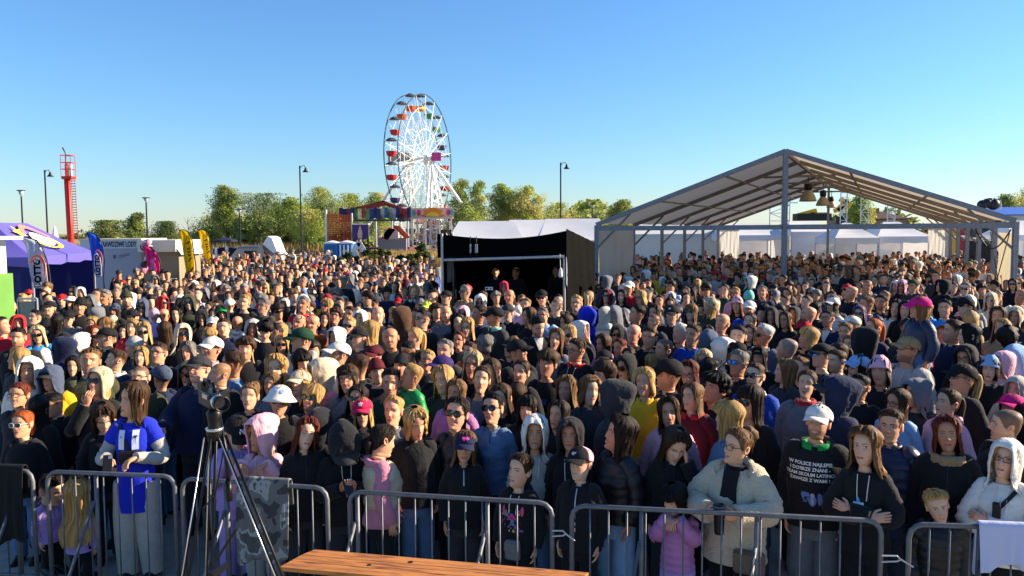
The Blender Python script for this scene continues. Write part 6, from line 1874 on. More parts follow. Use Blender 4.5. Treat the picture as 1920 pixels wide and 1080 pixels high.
def build_body(p):
    """one continuous skin surface: head with a face, neck, torso, legs; hands joined at the wrists"""
    lod = p.lod
    nc, step = ((64, .0062), (34, .0115), (16, .025))[lod]
    u_ = np.arange(nc) * 2 * np.pi / nc
    th = u_ - .42 * np.sin(u_)
    zs = np.concatenate([[.1166, .1155, .112, .106, .098, .089, .079], np.arange(.07, -.1155, -step), [-.116]])
    if lod: zs = np.concatenate([[.1166, .113, .103, .088], np.arange(.072, -.1155, -step), [-.116]])
    P = p.P
    W, Fr, B = base_wfb(zs)
    neckw = .052 * P['neck']
    lowmix = np.clip((-.045 - zs) / .05, 0, 1)
    Wb = np.maximum(W * P['w'], neckw * lowmix)
    cs, sn = np.cos(th), np.sin(th)
    back = np.clip((1 - cs) / 2, 0, 1)[None, :] ** .7
    Wm = (W * P['w'])[:, None] * (1 - back) + Wb[:, None] * back
    jaw = 1 - (1 - P['jaw']) * np.clip((-.03 - zs) / .06, 0, 1)
    X = sn[None] * Wm * (jaw[:, None] * (1 - back) + back)
    Y = np.where(cs[None] > 0, -cs[None] * Fr[:, None], -cs[None] * B[:, None])
    Z = np.repeat(zs[:, None], nc, 1)
    fr = cs[None] > .05
    Y = Y - np.where(fr, feat(X, Z, P) * np.clip(cs[None] * 2.2, 0, 1), 0)
    rows = [np.stack([X, Y, Z], -1)]
    # under the chin, neck, shoulders, torso
    und = [(-.1185, .032, .058, .066), (-.1205, .044, .036, .068), (-.126, .0505, .033, .070), (-.131, .052, .034, .072)]
    for z, w, f, b in und:
        w *= P['neck']
        rows.append(np.stack([sn * w, np.where(cs > 0, -cs * f, -cs * b), np.full(nc, z)], -1)[None])
    H = np.concatenate(rows).reshape(-1, 3)
    H = place_head(p, H)
    tz = TZ if lod == 0 else TZ[[0, 2, 3, 5, 7, 9, 11]] if lod == 1 else TZ[[0, 2, 5, 8]]
    tor = []
    for z in tz:
        w, f, b = np.interp(-z, -TZ, TWm), np.interp(-z, -TZ, TFm), np.interp(-z, -TZ, TBm)
        kz = 1 if z > -.27 else .88
        tor.append(np.stack([sn * w * p.bw * p.shw * kz, np.where(cs > 0, -cs * f, -cs * b) * p.bw * .93 * kz, np.full(nc, float(bz_(p, z)))], -1) + p.hoff)
    T = np.concatenate(tor)
    bot = np.array([[0, 0, float(bz_(p, -.90))]]) + p.hoff
    V = np.concatenate([H, T, bot])
    nr = len(zs) + len(und) + len(tz)
    F = grid_faces(nr, nc)
    j = np.arange(nc)
    capb = np.stack([(nr - 1) * nc + j, (nr - 1) * nc + (j + 1) % nc, np.full(nc, nr * nc)], 1)
    # colours
    C = np.tile(p.skin, (len(V), 1))
    nh = len(zs) * nc
    Xh, Zh = X.reshape(-1), Z.reshape(-1); frh = np.repeat(cs[None], len(zs), 0).reshape(-1)
    red = np.exp(-((np.abs(Xh) - .042) / .02) ** 2 - ((Zh + .02) / .022) ** 2) * .5 + np.exp(-(Xh / .016) ** 2 - ((Zh + .03) / .014) ** 2) * .5
    red *= (frh > 0)
    C[:nh] *= (1 + red[:, None] * np.array([.02, -.16, -.16]))
    if p.beard:
        be = np.clip((-.042 - Zh) / .02, 0, 1) * (np.abs(Xh) < .09) * (frh > -.25)
        be *= 1 - .8 * np.exp(-(Xh / .022) ** 2 - ((Zh + .064) / .008) ** 2)
        C[:nh] = C[:nh] * (1 - be[:, None] * p.beard) + p.hairc * be[:, None] * p.beard
    deg = np.degrees(np.abs(np.arctan2(sn, cs)))
    hl = np.interp(deg, [0, 30, 50, 62, 72, 82, 95, 115, 140, 180], [.068, .066, .060, .036, .0, -.02, .0, -.03, -.075, -.088])
    if p.hair in ('z', 'r'):
        hz = np.repeat(hl[None], len(zs), 0).reshape(-1)
        if p.hair == 'r': 
            top = np.repeat(np.interp(deg, [0, 70, 95, 120, 180], [-.3, -.3, .055, .06, .065])[None], len(zs), 0).reshape(-1)
            mk = np.clip((Zh - hz) / .006, 0, 1) * np.clip((top - Zh) / .02, 0, 1)
        else: mk = np.clip((Zh - hz) / .008, 0, 1)
        k = .78 if p.hair == 'z' else .7
        C[:nh] = C[:nh] * (1 - mk[:, None] * k) + p.hairc * mk[:, None] * k
    nb = NB(); nb.add(V, F, C); 
    nb.F.append(capb)
    if lod == 2:
        return nb
    # facial patches, laid 1 mm proud of the skin
    def patch(xs, zs_, col, lift=.0012, fan=True):
        xs, zs_ = np.asarray(xs, float), np.asarray(zs_, float)
        ys = face_y(xs, zs_, P) - lift
        V_ = place_head(p, np.stack([xs, ys, zs_], 1))
        if fan:
            n = len(V_) - 1; j = np.arange(n)
            nb.add(V_, np.stack([np.zeros(n, int), 1 + j, 1 + (j + 1) % n], 1), col)
        else:
            n = len(V_) // 2; j = np.arange(n - 1)
            nb.add(V_, np.stack([j, j + 1, n + j + 1, n + j], 1), col)
    dark = np.array(H2L('#1b120e')); browc = p.hairc * .55 + np.array(H2L('#2a1a12')) * .45
    iris = np.array(H2L(['#3b2414', '#4b5c66', '#51402a', '#3c4d42'][p.seed % 4])); white = np.array(H2L('#cfc6c0')); lip = p.skin * np.array([.92, .58, .56]) if not p.female else np.array(H2L('#b04a50')) * .8 + p.skin * .15
    for sd in (-1, 1):
        cx, cz = .0305 * sd, .007
        t = np.linspace(0, 2 * np.pi, 10, endpoint=False)
        open_ = .0052 if not p.squint else .0032
        ex = cx + .0135 * np.cos(t); ez = cz + open_ * np.sin(t) * np.abs(np.sin(t)) ** .0
        patch(np.r_[cx, ex], np.r_[cz, ez], white)
        gx = cx + p.gaze * .004
        patch(np.r_[gx, gx + .0056 * np.cos(t)], np.r_[cz, cz + min(.0052, open_) * np.sin(t)], iris, .0018)
        patch(np.r_[gx, gx + .0026 * np.cos(t)], np.r_[cz, cz + .0026 * np.sin(t)], dark, .0022)
        xx = cx + np.linspace(-.0150, .0150, 6)
        zt_ = cz + open_ * np.sqrt(np.clip(1 - ((xx - cx) / .0155) ** 2, 0, 1)) * 1.05
        th_ = .0026 if p.female else .0018
        patch(np.r_[xx, xx], np.r_[zt_ + th_, zt_ - .0004], dark, .0019, False)
        xb = (.0105 + np.linspace(0, .0385, 6)) * sd
        zb_ = .0245 + np.array([-.0015, .0015, .0035, .0045, .003, -.0015])
        tb_ = np.array([.0034, .0042, .004, .0034, .0026, .0012]) * (.8 if p.female else 1.15)
        patch(np.r_[xb, xb], np.r_[zb_ + tb_, zb_ - tb_ * .5], browc, .0016, False)
        patch(np.r_[.0085 * sd, .0085 * sd + .0032 * np.cos(t)], np.r_[-.0385, -.0385 + .0018 * np.sin(t)], p.skin * np.array([.4, .25, .22]), .0006)
    xl = np.linspace(-.0235, .0235, 9) * (1.12 if p.smile else 1)
    e = 1 - (xl / (.0240 * (1.12 if p.smile else 1))) ** 2
    cr_ = (np.abs(xl) / .0235) ** 2 * (.005 if p.smile else -.0012)
    mid = -.0640 + cr_
    patch(np.r_[xl, xl], np.r_[mid + .0068 * np.sqrt(np.clip(e, 0, 1)) - .0012 * np.exp(-(xl / .006) ** 2), mid], lip, .0012, False)
    patch(np.r_[xl, xl], np.r_[mid, mid - .0092 * np.sqrt(np.clip(e, 0, 1))], lip * 1.08, .0014, False)
    if p.smile > .6:
        patch(np.r_[xl * .8, xl * .8], np.r_[mid + .0022 * e, mid - .0042 * e], np.array(H2L('#d8d2c8')), .0022, False)
    else:
        patch(np.r_[xl * .95, xl * .95], np.r_[mid + .0007, mid - .0010], lip * .28, .0022, False)
    # ears
    na = 8
    for sd in (-1, 1):
        a = np.linspace(0, 2 * np.pi, na, endpoint=False)
        ring = lambda r1, r2, xo: np.stack([np.full(na, (.0725 * P['w'] + xo) * sd), .012 + r1 * np.cos(a) + .006 * np.sin(a) + xo * .5, -.003 + r2 * np.sin(a)], 1)
        V_ = np.concatenate([ring(.016, .028, -.006), ring(.020, .032, .006), ring(.019, .031, .012), ring(.011, .020, .009), ring(.004, .010, .003)])
        V_ = place_head(p, V_); nb.add(V_, grid_faces(5, na), p.skin * np.array([1.0, .86, .84]))
    # legs down to the ground
    if p.leg is None: zbot = -p.hc
    else: zbot = -p.leg
    for sd in (-1, 1):
        hip = body_pt(p, .085 * sd, 0, -.84)
        foot = np.array([.10 * sd * p.bw, .02, zbot + .07]) + p.hoff
        if foot[2] > hip[2] - .05: continue
        kn = hip * .5 + foot * .5 + np.array([0, -.02, 0])
        path = smooth_path([hip + [0, 0, .04], hip, kn, foot], 8 if lod == 0 else 5)
        V_, F_ = tube_grid(path, np.interp(np.linspace(0, 1, len(path)), [0, .2, .55, .75, 1], [.085, .085, .056, .056, .04]) * p.bw, 8)
        for f in fix_tris(F_): nb.add(V_, f, p.skin)
        V_, F_ = tube_grid([foot + [0, .05, -.03], foot + [0, -.0, -.025], foot + [0, -.1, -.045], foot + [0, -.17, -.055]], [.035, .042, .042, .025], 8)
        for f in fix_tris(F_): nb.add(V_, f, np.array(H2L('#1a1a1c')))
    # hands (and bare forearms under sleeves)
    for sd in (-1, 1):
        sh, el, wr, hd, pn, curl = p.arms[sd]
        V_, F_ = tube_grid(smooth_path([sh, el, wr], 8), np.interp(np.linspace(0, 1, 8), [0, .5, 1], [.045, .038, .025]) * p.bw, 8)
        for f in fix_tris(F_): nb.add(V_, f, p.skin)
        hand(nb, p, wr, hd, pn, curl, sd, lod, p.skin * np.array([1, .92, .9]))
    return nb

def shell(p, name, zf, tf, mats, nc=48, nr=20, col=None, Wx=None, seed=0, strands=0.0, closed_in=0.0, lumps=0.0, colfn=None, vpow=1.0, lo=-.21, hi=-.115, extra=None, z0=.1166, tup=None):
    """sheet wrapped round the head: zf(deg)->lower edge, tf(deg,v,z)->thickness; Wx: optional own width tables (z,w,f,b)"""
    u_ = np.arange(nc) * 2 * np.pi / nc
    th = u_ - .30 * np.sin(u_)
    cs, sn = np.cos(th), np.sin(th)
    deg = np.degrees(np.abs(np.arctan2(sn, cs)))
    v = np.linspace(0, 1, nr) ** vpow
    zl = zf(deg)
    Z = z0 + (zl[None] - z0) * v[:, None]
    # denser near the crown so that the pole stays round
    Zc = z0 - (z0 - zl[None]) * (v[:, None] ** 1.35)
    Z = Zc
    tabs = Wx or (ZT_, WT_, FT_, BT_)
    W, Fr, B = (np.interp(Z, tabs[0], tabs[k]) for k in (1, 2, 3))
    T = tf(np.repeat(deg[None], nr, 0), np.repeat(v[:, None], nc, 1), Z)
    ang = np.repeat(th[None], nr, 0)
    if strands:
        ph = np.random.default_rng(seed).uniform(0, 6.28, 6)
        sg = np.sin(ang * 17 + ph[0] + Z * 9) + .8 * np.sin(ang * 29 + ph[1] - Z * 14) + .6 * np.sin(ang * 43 + ph[2] + Z * 20)
        sg = sg * np.clip((v[:, None] - .08) * 4, 0, 1)
        T = T * (1 + strands * .30 * sg) + strands * .0012 * sg
        zj = np.sin(th * 13 + ph[3]) + np.sin(th * 31 + ph[4])
        Z = Z + (v[:, None] ** 4) * zj[None] * .010 * strands * (zl[None] < -.12)
    if lumps:
        X0 = np.stack([sn[None] * W, -cs[None] * np.where(cs[None] > 0, Fr, B), Z], -1).reshape(-1, 3)
        T = T + (lumps * snoise(X0, 60, seed)).reshape(T.shape) * np.clip(v[:, None] * 4, 0, 1)
    wt = W * p.P['w']
    X = sn[None] * (wt + T)
    Y = np.where(cs[None] > 0, -cs[None] * (Fr + T), -cs[None] * (B + T))
    up_ = np.clip(1 - W / .072, 0, 1)
    Zp = Z + T * (up_ if tup is None else tup * up_)
    V = np.stack([X, Y, Zp], -1)
    if extra is not None: V = extra(V, deg, th, v)
    nb = NB()
    c = np.asarray(col, float)
    if colfn is not None: C = colfn(ang, np.repeat(v[:, None], nc, 1), Z)
    else: C = np.tile(c, (nr * nc, 1))
    Vp = place_head(p, V.reshape(-1, 3), lo, hi)
    nb.add(Vp, grid_faces(nr, nc), C)
    if name == 'hair' and p.lod < 2:
        r_ = np.random.default_rng(seed + 77)
        ns, sg_ = ((150, 9), (46, 6))[p.lod]
        longh = zl < -.12
        Cg = C.reshape(nr, nc, 3)
        SV, SF, SC = [], [], []
        for k in range(ns):
            j0 = r_.uniform(0, nc); drift = r_.uniform(-1.6, 1.6) * nc / 60
            jj = int(j0) % nc
            a0 = r_.uniform(.0, .45); a1 = min(1.0, a0 + (r_.uniform(.35, 1.0) if longh[jj] else r_.uniform(.25, .5)))
            lift = r_.uniform(.001, .007 if longh[jj] else .010)
            w0 = r_.uniform(.0016, .0038)
            pts = []
            for q in range(sg_):
                t = q / (sg_ - 1); vi = (a0 + (a1 - a0) * t) * (nr - 1); i0 = min(int(vi), nr - 2); fi = vi - i0
                ju = (j0 + drift * t * t) % nc; j1 = int(ju) % nc; fj = ju - int(ju); j2 = (j1 + 1) % nc
                P_ = (V[i0, j1] * (1 - fj) + V[i0, j2] * fj) * (1 - fi) + (V[i0 + 1, j1] * (1 - fj) + V[i0 + 1, j2] * fj) * fi
                rad = P_ - np.array([0, .01, min(P_[2], .02)]); rad /= np.linalg.norm(rad) + 1e-6
                tan = np.array([-rad[1], rad[0], 0]); tan /= np.linalg.norm(tan) + 1e-6
                o_ = P_ + rad * (.0012 + lift * math.sin(math.pi * min(t * .8 + .1, 1)) + (lift * .8 * t if not longh[jj] else 0))
                w_ = w0 * (1 - t ** 2 * .9)
                pts += [o_ - tan * w_, o_ + tan * w_]
            n0 = len(SV); SV += pts
            SF += [(n0 + 2 * q, n0 + 2 * q + 1, n0 + 2 * q + 3, n0 + 2 * q + 2) for q in range(sg_ - 1)]
            SC += [Cg[min(int((a0 + a1) / 2 * (nr - 1)), nr - 1), jj] * r_.uniform(.6, 1.6)] * len(pts)
        nb.add(place_head(p, np.array(SV), lo, hi), np.array(SF), np.clip(np.array(SC), .002, .9))
    if closed_in:
        Xi = V.copy(); ctr = np.array([0, 0, -.01])
        Xi[..., 0] *= 1 - closed_in / .10; Xi[..., 1] = Xi[..., 1] * (1 - closed_in / .12); Xi[..., 2] -= closed_in * .7 * (np.clip(1 - v[:, None] * 2, 0, 1))
        Vi = place_head(p, Xi.reshape(-1, 3), lo, hi)
        nb.add(Vi, grid_faces(nr, nc)[:, ::-1], C * .9)
        j = np.arange(nc); o = (nr - 1) * nc; n2 = nr * nc
        nb.F.append(np.stack([o + j, o + (j + 1) % nc, n2 + o + (j + 1) % nc, n2 + o + j], 1))
    return nb

def strand_cols(base, seed, streak=.35, roots=None, K=37):
    ph = np.random.default_rng(seed).uniform(0, 6.28, 8)
    base = np.asarray(base)
    def f(ang, v, z):
        s_ = (np.sin(ang * K + ph[0] + z * 11) + np.sin(ang * K * .53 + ph[1] - z * 17) + .7 * np.sin(ang * K * 1.7 + ph[2] + z * 31)) / 2.7
        k = 1 + streak * s_
        C = base[None, None] * k[..., None]
        if roots is not None:
            r_ = np.clip(1 - v * 3.2, 0, 1)[..., None] * .75
            C = C * (1 - r_) + np.asarray(roots)[None, None] * r_ * k[..., None]
        return np.clip(C, .002, .9).reshape(-1, 3)
    return f

HZ = np.array([-.57, -.47, -.37, -.27, -.22, -.17, -.13, -.095, -.06, -.02, .01, .035, .06, .082, .1, .111, .1166])
HW = np.array([.115, .120, .126, .124, .112, .094, .078, .074, .077, .075, .0745, .0750, .0745, .068, .053, .033, .001])
HF = np.array([.128, .130, .126, .118, .104, .078, .062, .058, .062, .074, .084, .0905, .087, .074, .052, .030, .001])
HB = np.array([.118, .122, .124, .118, .106, .094, .088, .088, .090, .093, .095, .098, .099, .092, .075, .048, .001])
HTAB = (HZ, HW, HF, HB)
M_hair = None

def build_hair(p):
    t_ = p.hair
    c = p.hairc
    light = c.mean() > .12
    roots = c * np.array([.45, .42, .40]) if (light and p.female) else None
    nc, nr = ((64, 22), (34, 11), (16, 6))[p.lod]
    cf = strand_cols(c, p.seed, .42 if light else .5, roots, (37, 17, 5)[p.lod])
    amp = 1.0 if p.lod == 0 else .8
    squash = .45 if p.hat else 1.0
    if t_ in ('s', 'M', 'C'):
        D = [0, 22, 40, 52, 62, 70, 78, 86, 95, 108, 125, 150, 180]
        E_ = [.083, .081, .074, .062, .040, .006, -.014, -.012, .010, -.012, -.045, -.075, -.084]
        if t_ == 'M': E_ = [.030, .030, .032, .034, .022, -.004, -.022, -.024, -.012, -.026, -.055, -.085, -.09]
        if t_ == 'C': E_ = [.046, .044, .046, .044, .028, .0, -.02, -.022, -.008, -.02, -.05, -.085, -.09]
        if p.old: E_[0] += .012; E_[1] += .014; E_[2] += .006
        vol = dict(s=.013, M=.030, C=.034)[t_] * (1.3 if p.vol else 1) * squash
        side = dict(s=.0042, M=.016, C=.024)[t_] * (1.6 if p.vol else 1) * (.7 if p.hat else 1)
        def tf(dg, v, z):
            k = np.clip((z - .03) / .06, 0, 1)
            t = side + (vol - side) * k
            t = t + (.010 if t_ == 's' else .004) * squash * np.exp(-(dg / 40) ** 2) * np.clip((z - .055) / .02, 0, 1) * (v < .995)
            return t * np.clip((1.0 - v) / (.14 if t_ != 's' else .42), .02, 1) ** .8
        if t_ == 's' and not p.female:
            cf0 = cf
            def cf(ang, v, z):
                C_ = cf0(ang, v, z); dg = np.degrees(np.abs(np.arctan2(np.sin(ang), np.cos(ang)))).reshape(-1); vv = v.reshape(-1)
                k_ = (np.clip((vv - .62) / .36, 0, 1) * np.clip((dg - 48) / 14, 0, 1) * .72)[:, None]
                return C_ * (1 - k_) + p.skin[None] * k_
        return shell(p, 'hair', lambda dg: np.interp(dg, D, E_), tf, None, nc, nr, c, None, p.seed, amp * (.8 if t_ == 's' else 1.0), 0, (.004 if t_ == 's' else .010 if t_ == 'M' else .017) * squash, cf)
    L = dict(l=.36, b=.125, p=.0, n=.0, t=.0, c=.22)[t_]
    if t_ == 'l': L += .09 * ((p.seed * 37 % 100) / 100 - .35)
    if p.kid and t_ == 'l': L *= .85
    if t_ in ('l', 'b', 'c'):
        op = dict(l=56, b=58, c=54)[t_] + (p.seed * 13 % 10) - 5
        bangs = (p.seed % 7 == 0) and not p.hat
        D = [0, 20, 38, op - 9, op - 3, op + 3, op + 12, 100, 140, 180]
        fz = .036 if bangs else .090
        front = L * (.72 if t_ != 'b' else .95)
        E_ = [fz, fz - .002, .070 if not bangs else .034, .030, -.02, -front * .55, -front, -L * .97, -L * 1.02, -L * 1.05]
        vol = .016 * (1.5 if p.vol else 1) * squash
        def tf(dg, v, z):
            t = .011 + vol * np.clip((z - .0) / .1, 0, 1) + (.010 if t_ != 'l' else .004) * np.clip((.0 - z) / .1, 0, 1) + (.014 if p.vol or t_ == 'c' else 0) * np.clip((-.02 - z) / .12, 0, 1)
            part = .007 * np.exp(-((dg - 6) / 8) ** 2) * np.clip((z - .05) / .03, 0, 1)
            return (t - part * squash) * np.clip((1.015 - v) / .10, .25, 1) ** .5
        return shell(p, 'hair', lambda dg: np.interp(dg, D, E_), tf, None, nc, nr + (8, 6, 3)[p.lod], c, HTAB, p.seed, amp * (1.2 if t_ != 'c' else 1.4), 0, (.003 if t_ == 'l' else .006 if t_ == 'b' else .016) + (.006 if p.vol else 0), cf, 1.0, -.24, -.12)
    # sleek hair drawn back with tail, bun or knot
    D = [0, 25, 45, 60, 70, 80, 92, 105, 125, 150, 180]
    E_ = [.086, .083, .070, .042, .008, -.014, .004, -.018, -.05, -.078, -.085]
    def tf(dg, v, z):
        return (.010 * squash + .004 * np.clip((z - .04) / .06, 0, 1)) * np.clip((1.02 - v) / .12, .08, 1) ** .6
    nb = shell(p, 'hair', lambda dg: np.interp(dg, D, E_), tf, None, nc, nr, c, None, p.seed, amp * .6, 0, .0015, cf)
    def add_tail(path, rad, n=12, fl=.8, lump=0.0):
        V, F = tube_grid(smooth_path(path, 14), np.interp(np.linspace(0, 1, 14), np.linspace(0, 1, len(rad)), rad), n, fl)
        r_ = np.random.default_rng(p.seed)
        k = np.tile(np.arange(n) * 2 * np.pi / n, 14); k = np.concatenate([k, [0, 0]])
        s_ = np.sin(k * 5 + r_.uniform(0, 6)) * .35 + np.sin(k * 3 + V[:, 2] * 40) * .25
        if lump: V = V + (snoise(V, 90, p.seed) * lump)[:, None] * (V - V.mean(0)) / (np.linalg.norm(V - V.mean(0), axis=1)[:, None] + 1e-6)
        for f in fix_tris(F): nb.add(place_head(p, V, -.30, -.12), f, np.clip(c[None] * (1 + s_[:, None]), .002, .9))
    if t_ == 'p':
        add_tail([(0, .085, .045), (0, .125, .055), (0, .145, .0), (.01, .135, -.10), (.015, .12, -.20), (.02, .11, -.29)], [.022, .026, .036, .036, .028, .008])
    elif t_ == 'n':
        add_tail([(0, .05, .085), (0, .085, .10), (.02, .105, .085), (.0, .09, .06)], [.02, .042, .044, .02], 12, 1, .012)
        add_tail([(0, .09, .10), (.02, .12, .07), (.02, .125, .02), (.03, .12, -.04)], [.014, .018, .013, .004], 8, .7, .006)
    else:
        add_tail([(0, .095, -.02), (0, .115, -.035), (.01, .112, -.07), (.01, .10, -.12)], [.02, .03, .026, .010], 10, .9, .004)
    return nb

def hood_shell(p, col, big=1.0, op=46, tight=False, seed=0):
    hz = np.array([-.265, -.23, -.195, -.16, -.125, -.06, 0, .05, .09, .12, .138, .149, .153])
    hw = np.array([.215, .190, .140, .100, .090, .096, .103, .102, .094, .078, .056, .030, .001]) * (1 if not tight else .94)
    hf = np.array([.130, .120, .098, .082, .088, .098, .102, .104, .100, .086, .064, .036, .001]) * (1 if not tight else .93)
    hb = np.array([.15, .142, .128, .112, .110, .124, .132, .132, .122, .102, .075, .042, .001]) * (1 if not tight else .9)
    hz = np.where(hz > 0, hz * (.88 if tight else .945), hz)
    D = [0, 18, 32, op - 8, op, op + 7, op + 14, 90, 180]
    lowz = -.22 if not tight else -.15
    E_ = [.082, .080, .068, .030, -.04, -.13, lowz, lowz - .02, lowz - .03]
    def tf(dg, v, z): return np.zeros_like(z) + .004
    def extra(V, deg, th, v):
        fr = np.exp(-((deg - op * .75) / 26) ** 2)[None] * np.clip((v[:, None] - .35) / .5, 0, 1)
        z = V[..., 2]
        V[..., 1] -= .026 * fr * np.clip((z + .16) / .1, 0, 1) * big
        q = V.reshape(-1, 3)
        n = (snoise(q * np.array([1, 1, .7]), 36, seed) + 1.2 * (.5 - np.abs(snoise(q * np.array([.8, 1.2, 1.6]), 30, seed + 3)))).reshape(z.shape)
        k = np.clip(v[:, None] * 5, 0, 1)
        V[..., 0] += .007 * n * k * np.sign(V[..., 0]); V[..., 1] += .008 * n * k * np.sign(V[..., 1])
        pk = np.exp(-((deg - 180) / 50) ** 2)[None] * np.exp(-((z - .10) / .06) ** 2)
        V[..., 1] += .030 * pk; V[..., 2] += .010 * pk
        return V
    nc, nr = ((60, 24), (32, 13), (18, 9))[p.lod]
    return shell(p, 'hood', lambda dg: np.interp(dg, D, E_), tf, None, nc, nr, col, (hz, hw, hf, hb), seed, 0, .011, 0, None, 1.0, -.24, -.12, extra, .153 * (.88 if tight else .945))

def cap_parts(p, col, col2):
    """cloth dome with stitched panels, and a curved brim"""
    nc, nr = ((48, 12), (28, 7), (14, 4))[p.lod]
    puff = .012 + (.005 if p.hair not in ('0', 'z', 'r') else 0)
    def tf(dg, v, z): return puff + .004 * np.clip(v * 2, 0, 1) + .006 * np.exp(-(dg / 45) ** 2) * np.clip(v * 3, 0, 1)
    def cf(ang, v, z):
        seam = 1 - .25 * (np.abs(np.sin(ang * 3)) < .09)
        C = np.asarray(col)[None, None] * seam[..., None]
        if col2 is not None:
            bk = (np.cos(ang) < .25)[..., None]
            C = np.where(bk, np.asarray(col2)[None, None], C)
        return np.clip(C, 0, 1).reshape(-1, 3)
    D = [0, 60, 100, 180]; E_ = [.045, .040, .024, .012]
    nb = shell(p, 'cap', lambda dg: np.interp(dg, D, E_), tf, None, nc, nr, col, None, p.seed, 0, .005, .0015, cf)
    V, F = tube_grid([(0, 0, .134 + puff * .3), (0, 0, .140 + puff * .3)], [.008, .005], 8)
    for f in fix_tris(F): nb.add(place_head(p, V), f, np.asarray(col))
    n = 13; a = np.linspace(-.98, .98, n); m = 6
    rows = []
    for i in range(m):
        t = i / (m - 1)
        r_in = np.stack([np.sin(a) * (.0745 * p.P['w'] + puff + .004), -np.cos(a) * (.0905 + puff + .008), np.full(n, .044)], 1)
        ext = .074 * np.cos(a * .80) ** .55
        ro = r_in + np.stack([np.sin(a) * ext * .10, -np.cos(a * .55) * ext, -.010 - .035 * (np.sin(a) ** 2) - .010 + 0 * a], 1)
        q = r_in * (1 - t) + ro * t; q[:, 2] += .006 * math.sin(math.pi * t)
        rows.append(q)
    top = np.concatenate(rows); bot = top - np.array([0, 0, .0045])
    br = NB(); br.add(place_head(p, top), grid_faces(m, n, False), col); br.add(place_head(p, bot), grid_faces(m, n, False)[:, ::-1], np.asarray(col))
    o = (m - 1) * n; j = np.arange(n - 1); N_ = m * n
    br.F.append(np.stack([o + j, o + j + 1, N_ + o + j + 1, N_ + o + j], 1))
    return nb, br

def beanie(p, col):
    nc, nr = ((44, 12), (26, 8), (14, 5))[p.lod]
    D = [0, 60, 100, 180]; E_ = [.040, .032, .0, -.03]
    def tf(dg, v, z): return .014 + .012 * np.clip(1 - v * 1.6, 0, 1) + .006 * (v > .72) + .0012 * np.sin(np.radians(dg) * 40)
    return shell(p, 'beanie', lambda dg: np.interp(dg, D, E_), tf, None, nc, nr, col, None, p.seed, 0, .006, .002, None, tup=1.5)

def bucket(p, col):
    nc, nr = ((44, 14), (26, 9), (14, 6))[p.lod]
    D = [0, 180]; E_ = [.020, .012]
    def tf(dg, v, z): return .014 + .006 * (v > .3) + .055 * np.clip((v - .72) / .28, 0, 1) ** 1.1
    def extra(V, deg, th, v):
        V[..., 2] -= .018 * np.clip((v[:, None] - .75) / .25, 0, 1)
        V[..., 2] = np.minimum(V[..., 2], .128)
        return V
    return shell(p, 'bucket_hat', lambda dg: np.interp(dg, D, E_), tf, None, nc, nr, col, None, p.seed, 0, .004, .001, None, extra=extra)

def head_band(p, col):
    nc = 40; u_ = np.arange(nc) * 2 * np.pi / nc; cs, sn = np.cos(u_), np.sin(u_)
    rows = []
    for t in (0, .5, 1):
        z = .078 - .034 * t - .03 * (1 - cs) * .5
        W, Fr, B = base_wfb(z)
        th = .015 + .003 * math.sin(math.pi * t)
        rows.append(np.stack([sn * (W + th), -cs * np.where(cs > 0, Fr + th, B + th), z], 1))
    nb = NB(); nb.add(place_head(p, np.concatenate(rows)), grid_faces(3, nc), col); return nb

def glasses(p, kind):
    """lenses, bridge and temples sitting on the nose"""
    fr = NB(); ln = NB()
    P = p.P
    lift_up = .062 if kind == 'sh' else 0.0
    wid, hgt = (.0265, .021) if kind in ('sg', 'mb', 'ms', 'sh') else ((.021, .021) if kind == 'ms2' else (.0235, .0175))
    for sd in (-1, 1):
        cx, cz = .0325 * sd, .004
        a = np.linspace(0, 2 * np.pi, 14, endpoint=False)
        ex = cx + wid * np.sign(np.cos(a)) * np.abs(np.cos(a)) ** .75
        ez = cz + hgt * np.sign(np.sin(a)) * np.abs(np.sin(a)) ** .75
        def yy(x): return -.1045 + 2.6 * x * x
        V = np.stack([np.r_[cx, ex], np.r_[yy(cx) - .002, yy(ex)], np.r_[cz, ez]], 1)
        j = np.arange(14)
        Vm = V.copy()
        if lift_up:
            Vm = V + np.array([0, .035, lift_up + .012]); Vm[:, 1] += (Vm[:, 2] - .07) * .9
        if kind != 'gl': ln.add(place_head(p, Vm), np.stack([0 * j, 1 + j, 1 + (j + 1) % 14], 1), (.01, .01, .01))
        rim = Vm[1:]
        ct = Vm[0]
        rr = .0021 if kind == 'gl' else .0024
        V2, F2 = tube_grid(np.concatenate([rim, rim[:2]]), np.full(16, rr), 5, capped=False)
        fr.add(place_head(p, V2), F2, (.01, .01, .01))
        hx = .066 * sd
        tmp = np.array([(cx + wid * sd, yy(cx + wid * sd), cz + .008), (.0735 * P['w'] * sd, -.055, .012), (.0775 * P['w'] * sd, .01, .008), (.076 * P['w'] * sd, .03, -.012)])
        if lift_up: tmp += np.array([0, .035, lift_up]); tmp[:, 1] += (tmp[:, 2] - .07) * .6
        V2, F2 = tube_grid(tmp, [.0024, .0024, .0022, .002], 5)
        for f in fix_tris(F2): fr.add(place_head(p, V2), f, (.01, .01, .01))
    br = np.array([(-.009, -.1045, .009), (0, -.107, .011), (.009, -.1045, .009)])
    if lift_up: br += np.array([0, .035, lift_up + .012]); br[:, 1] += (br[:, 2] - .07) * .9
    V2, F2 = tube_grid(br, [.0024] * 3, 5)
    for f in fix_tris(F2): fr.add(place_head(p, V2), f, (.01, .01, .01))
    return fr, ln

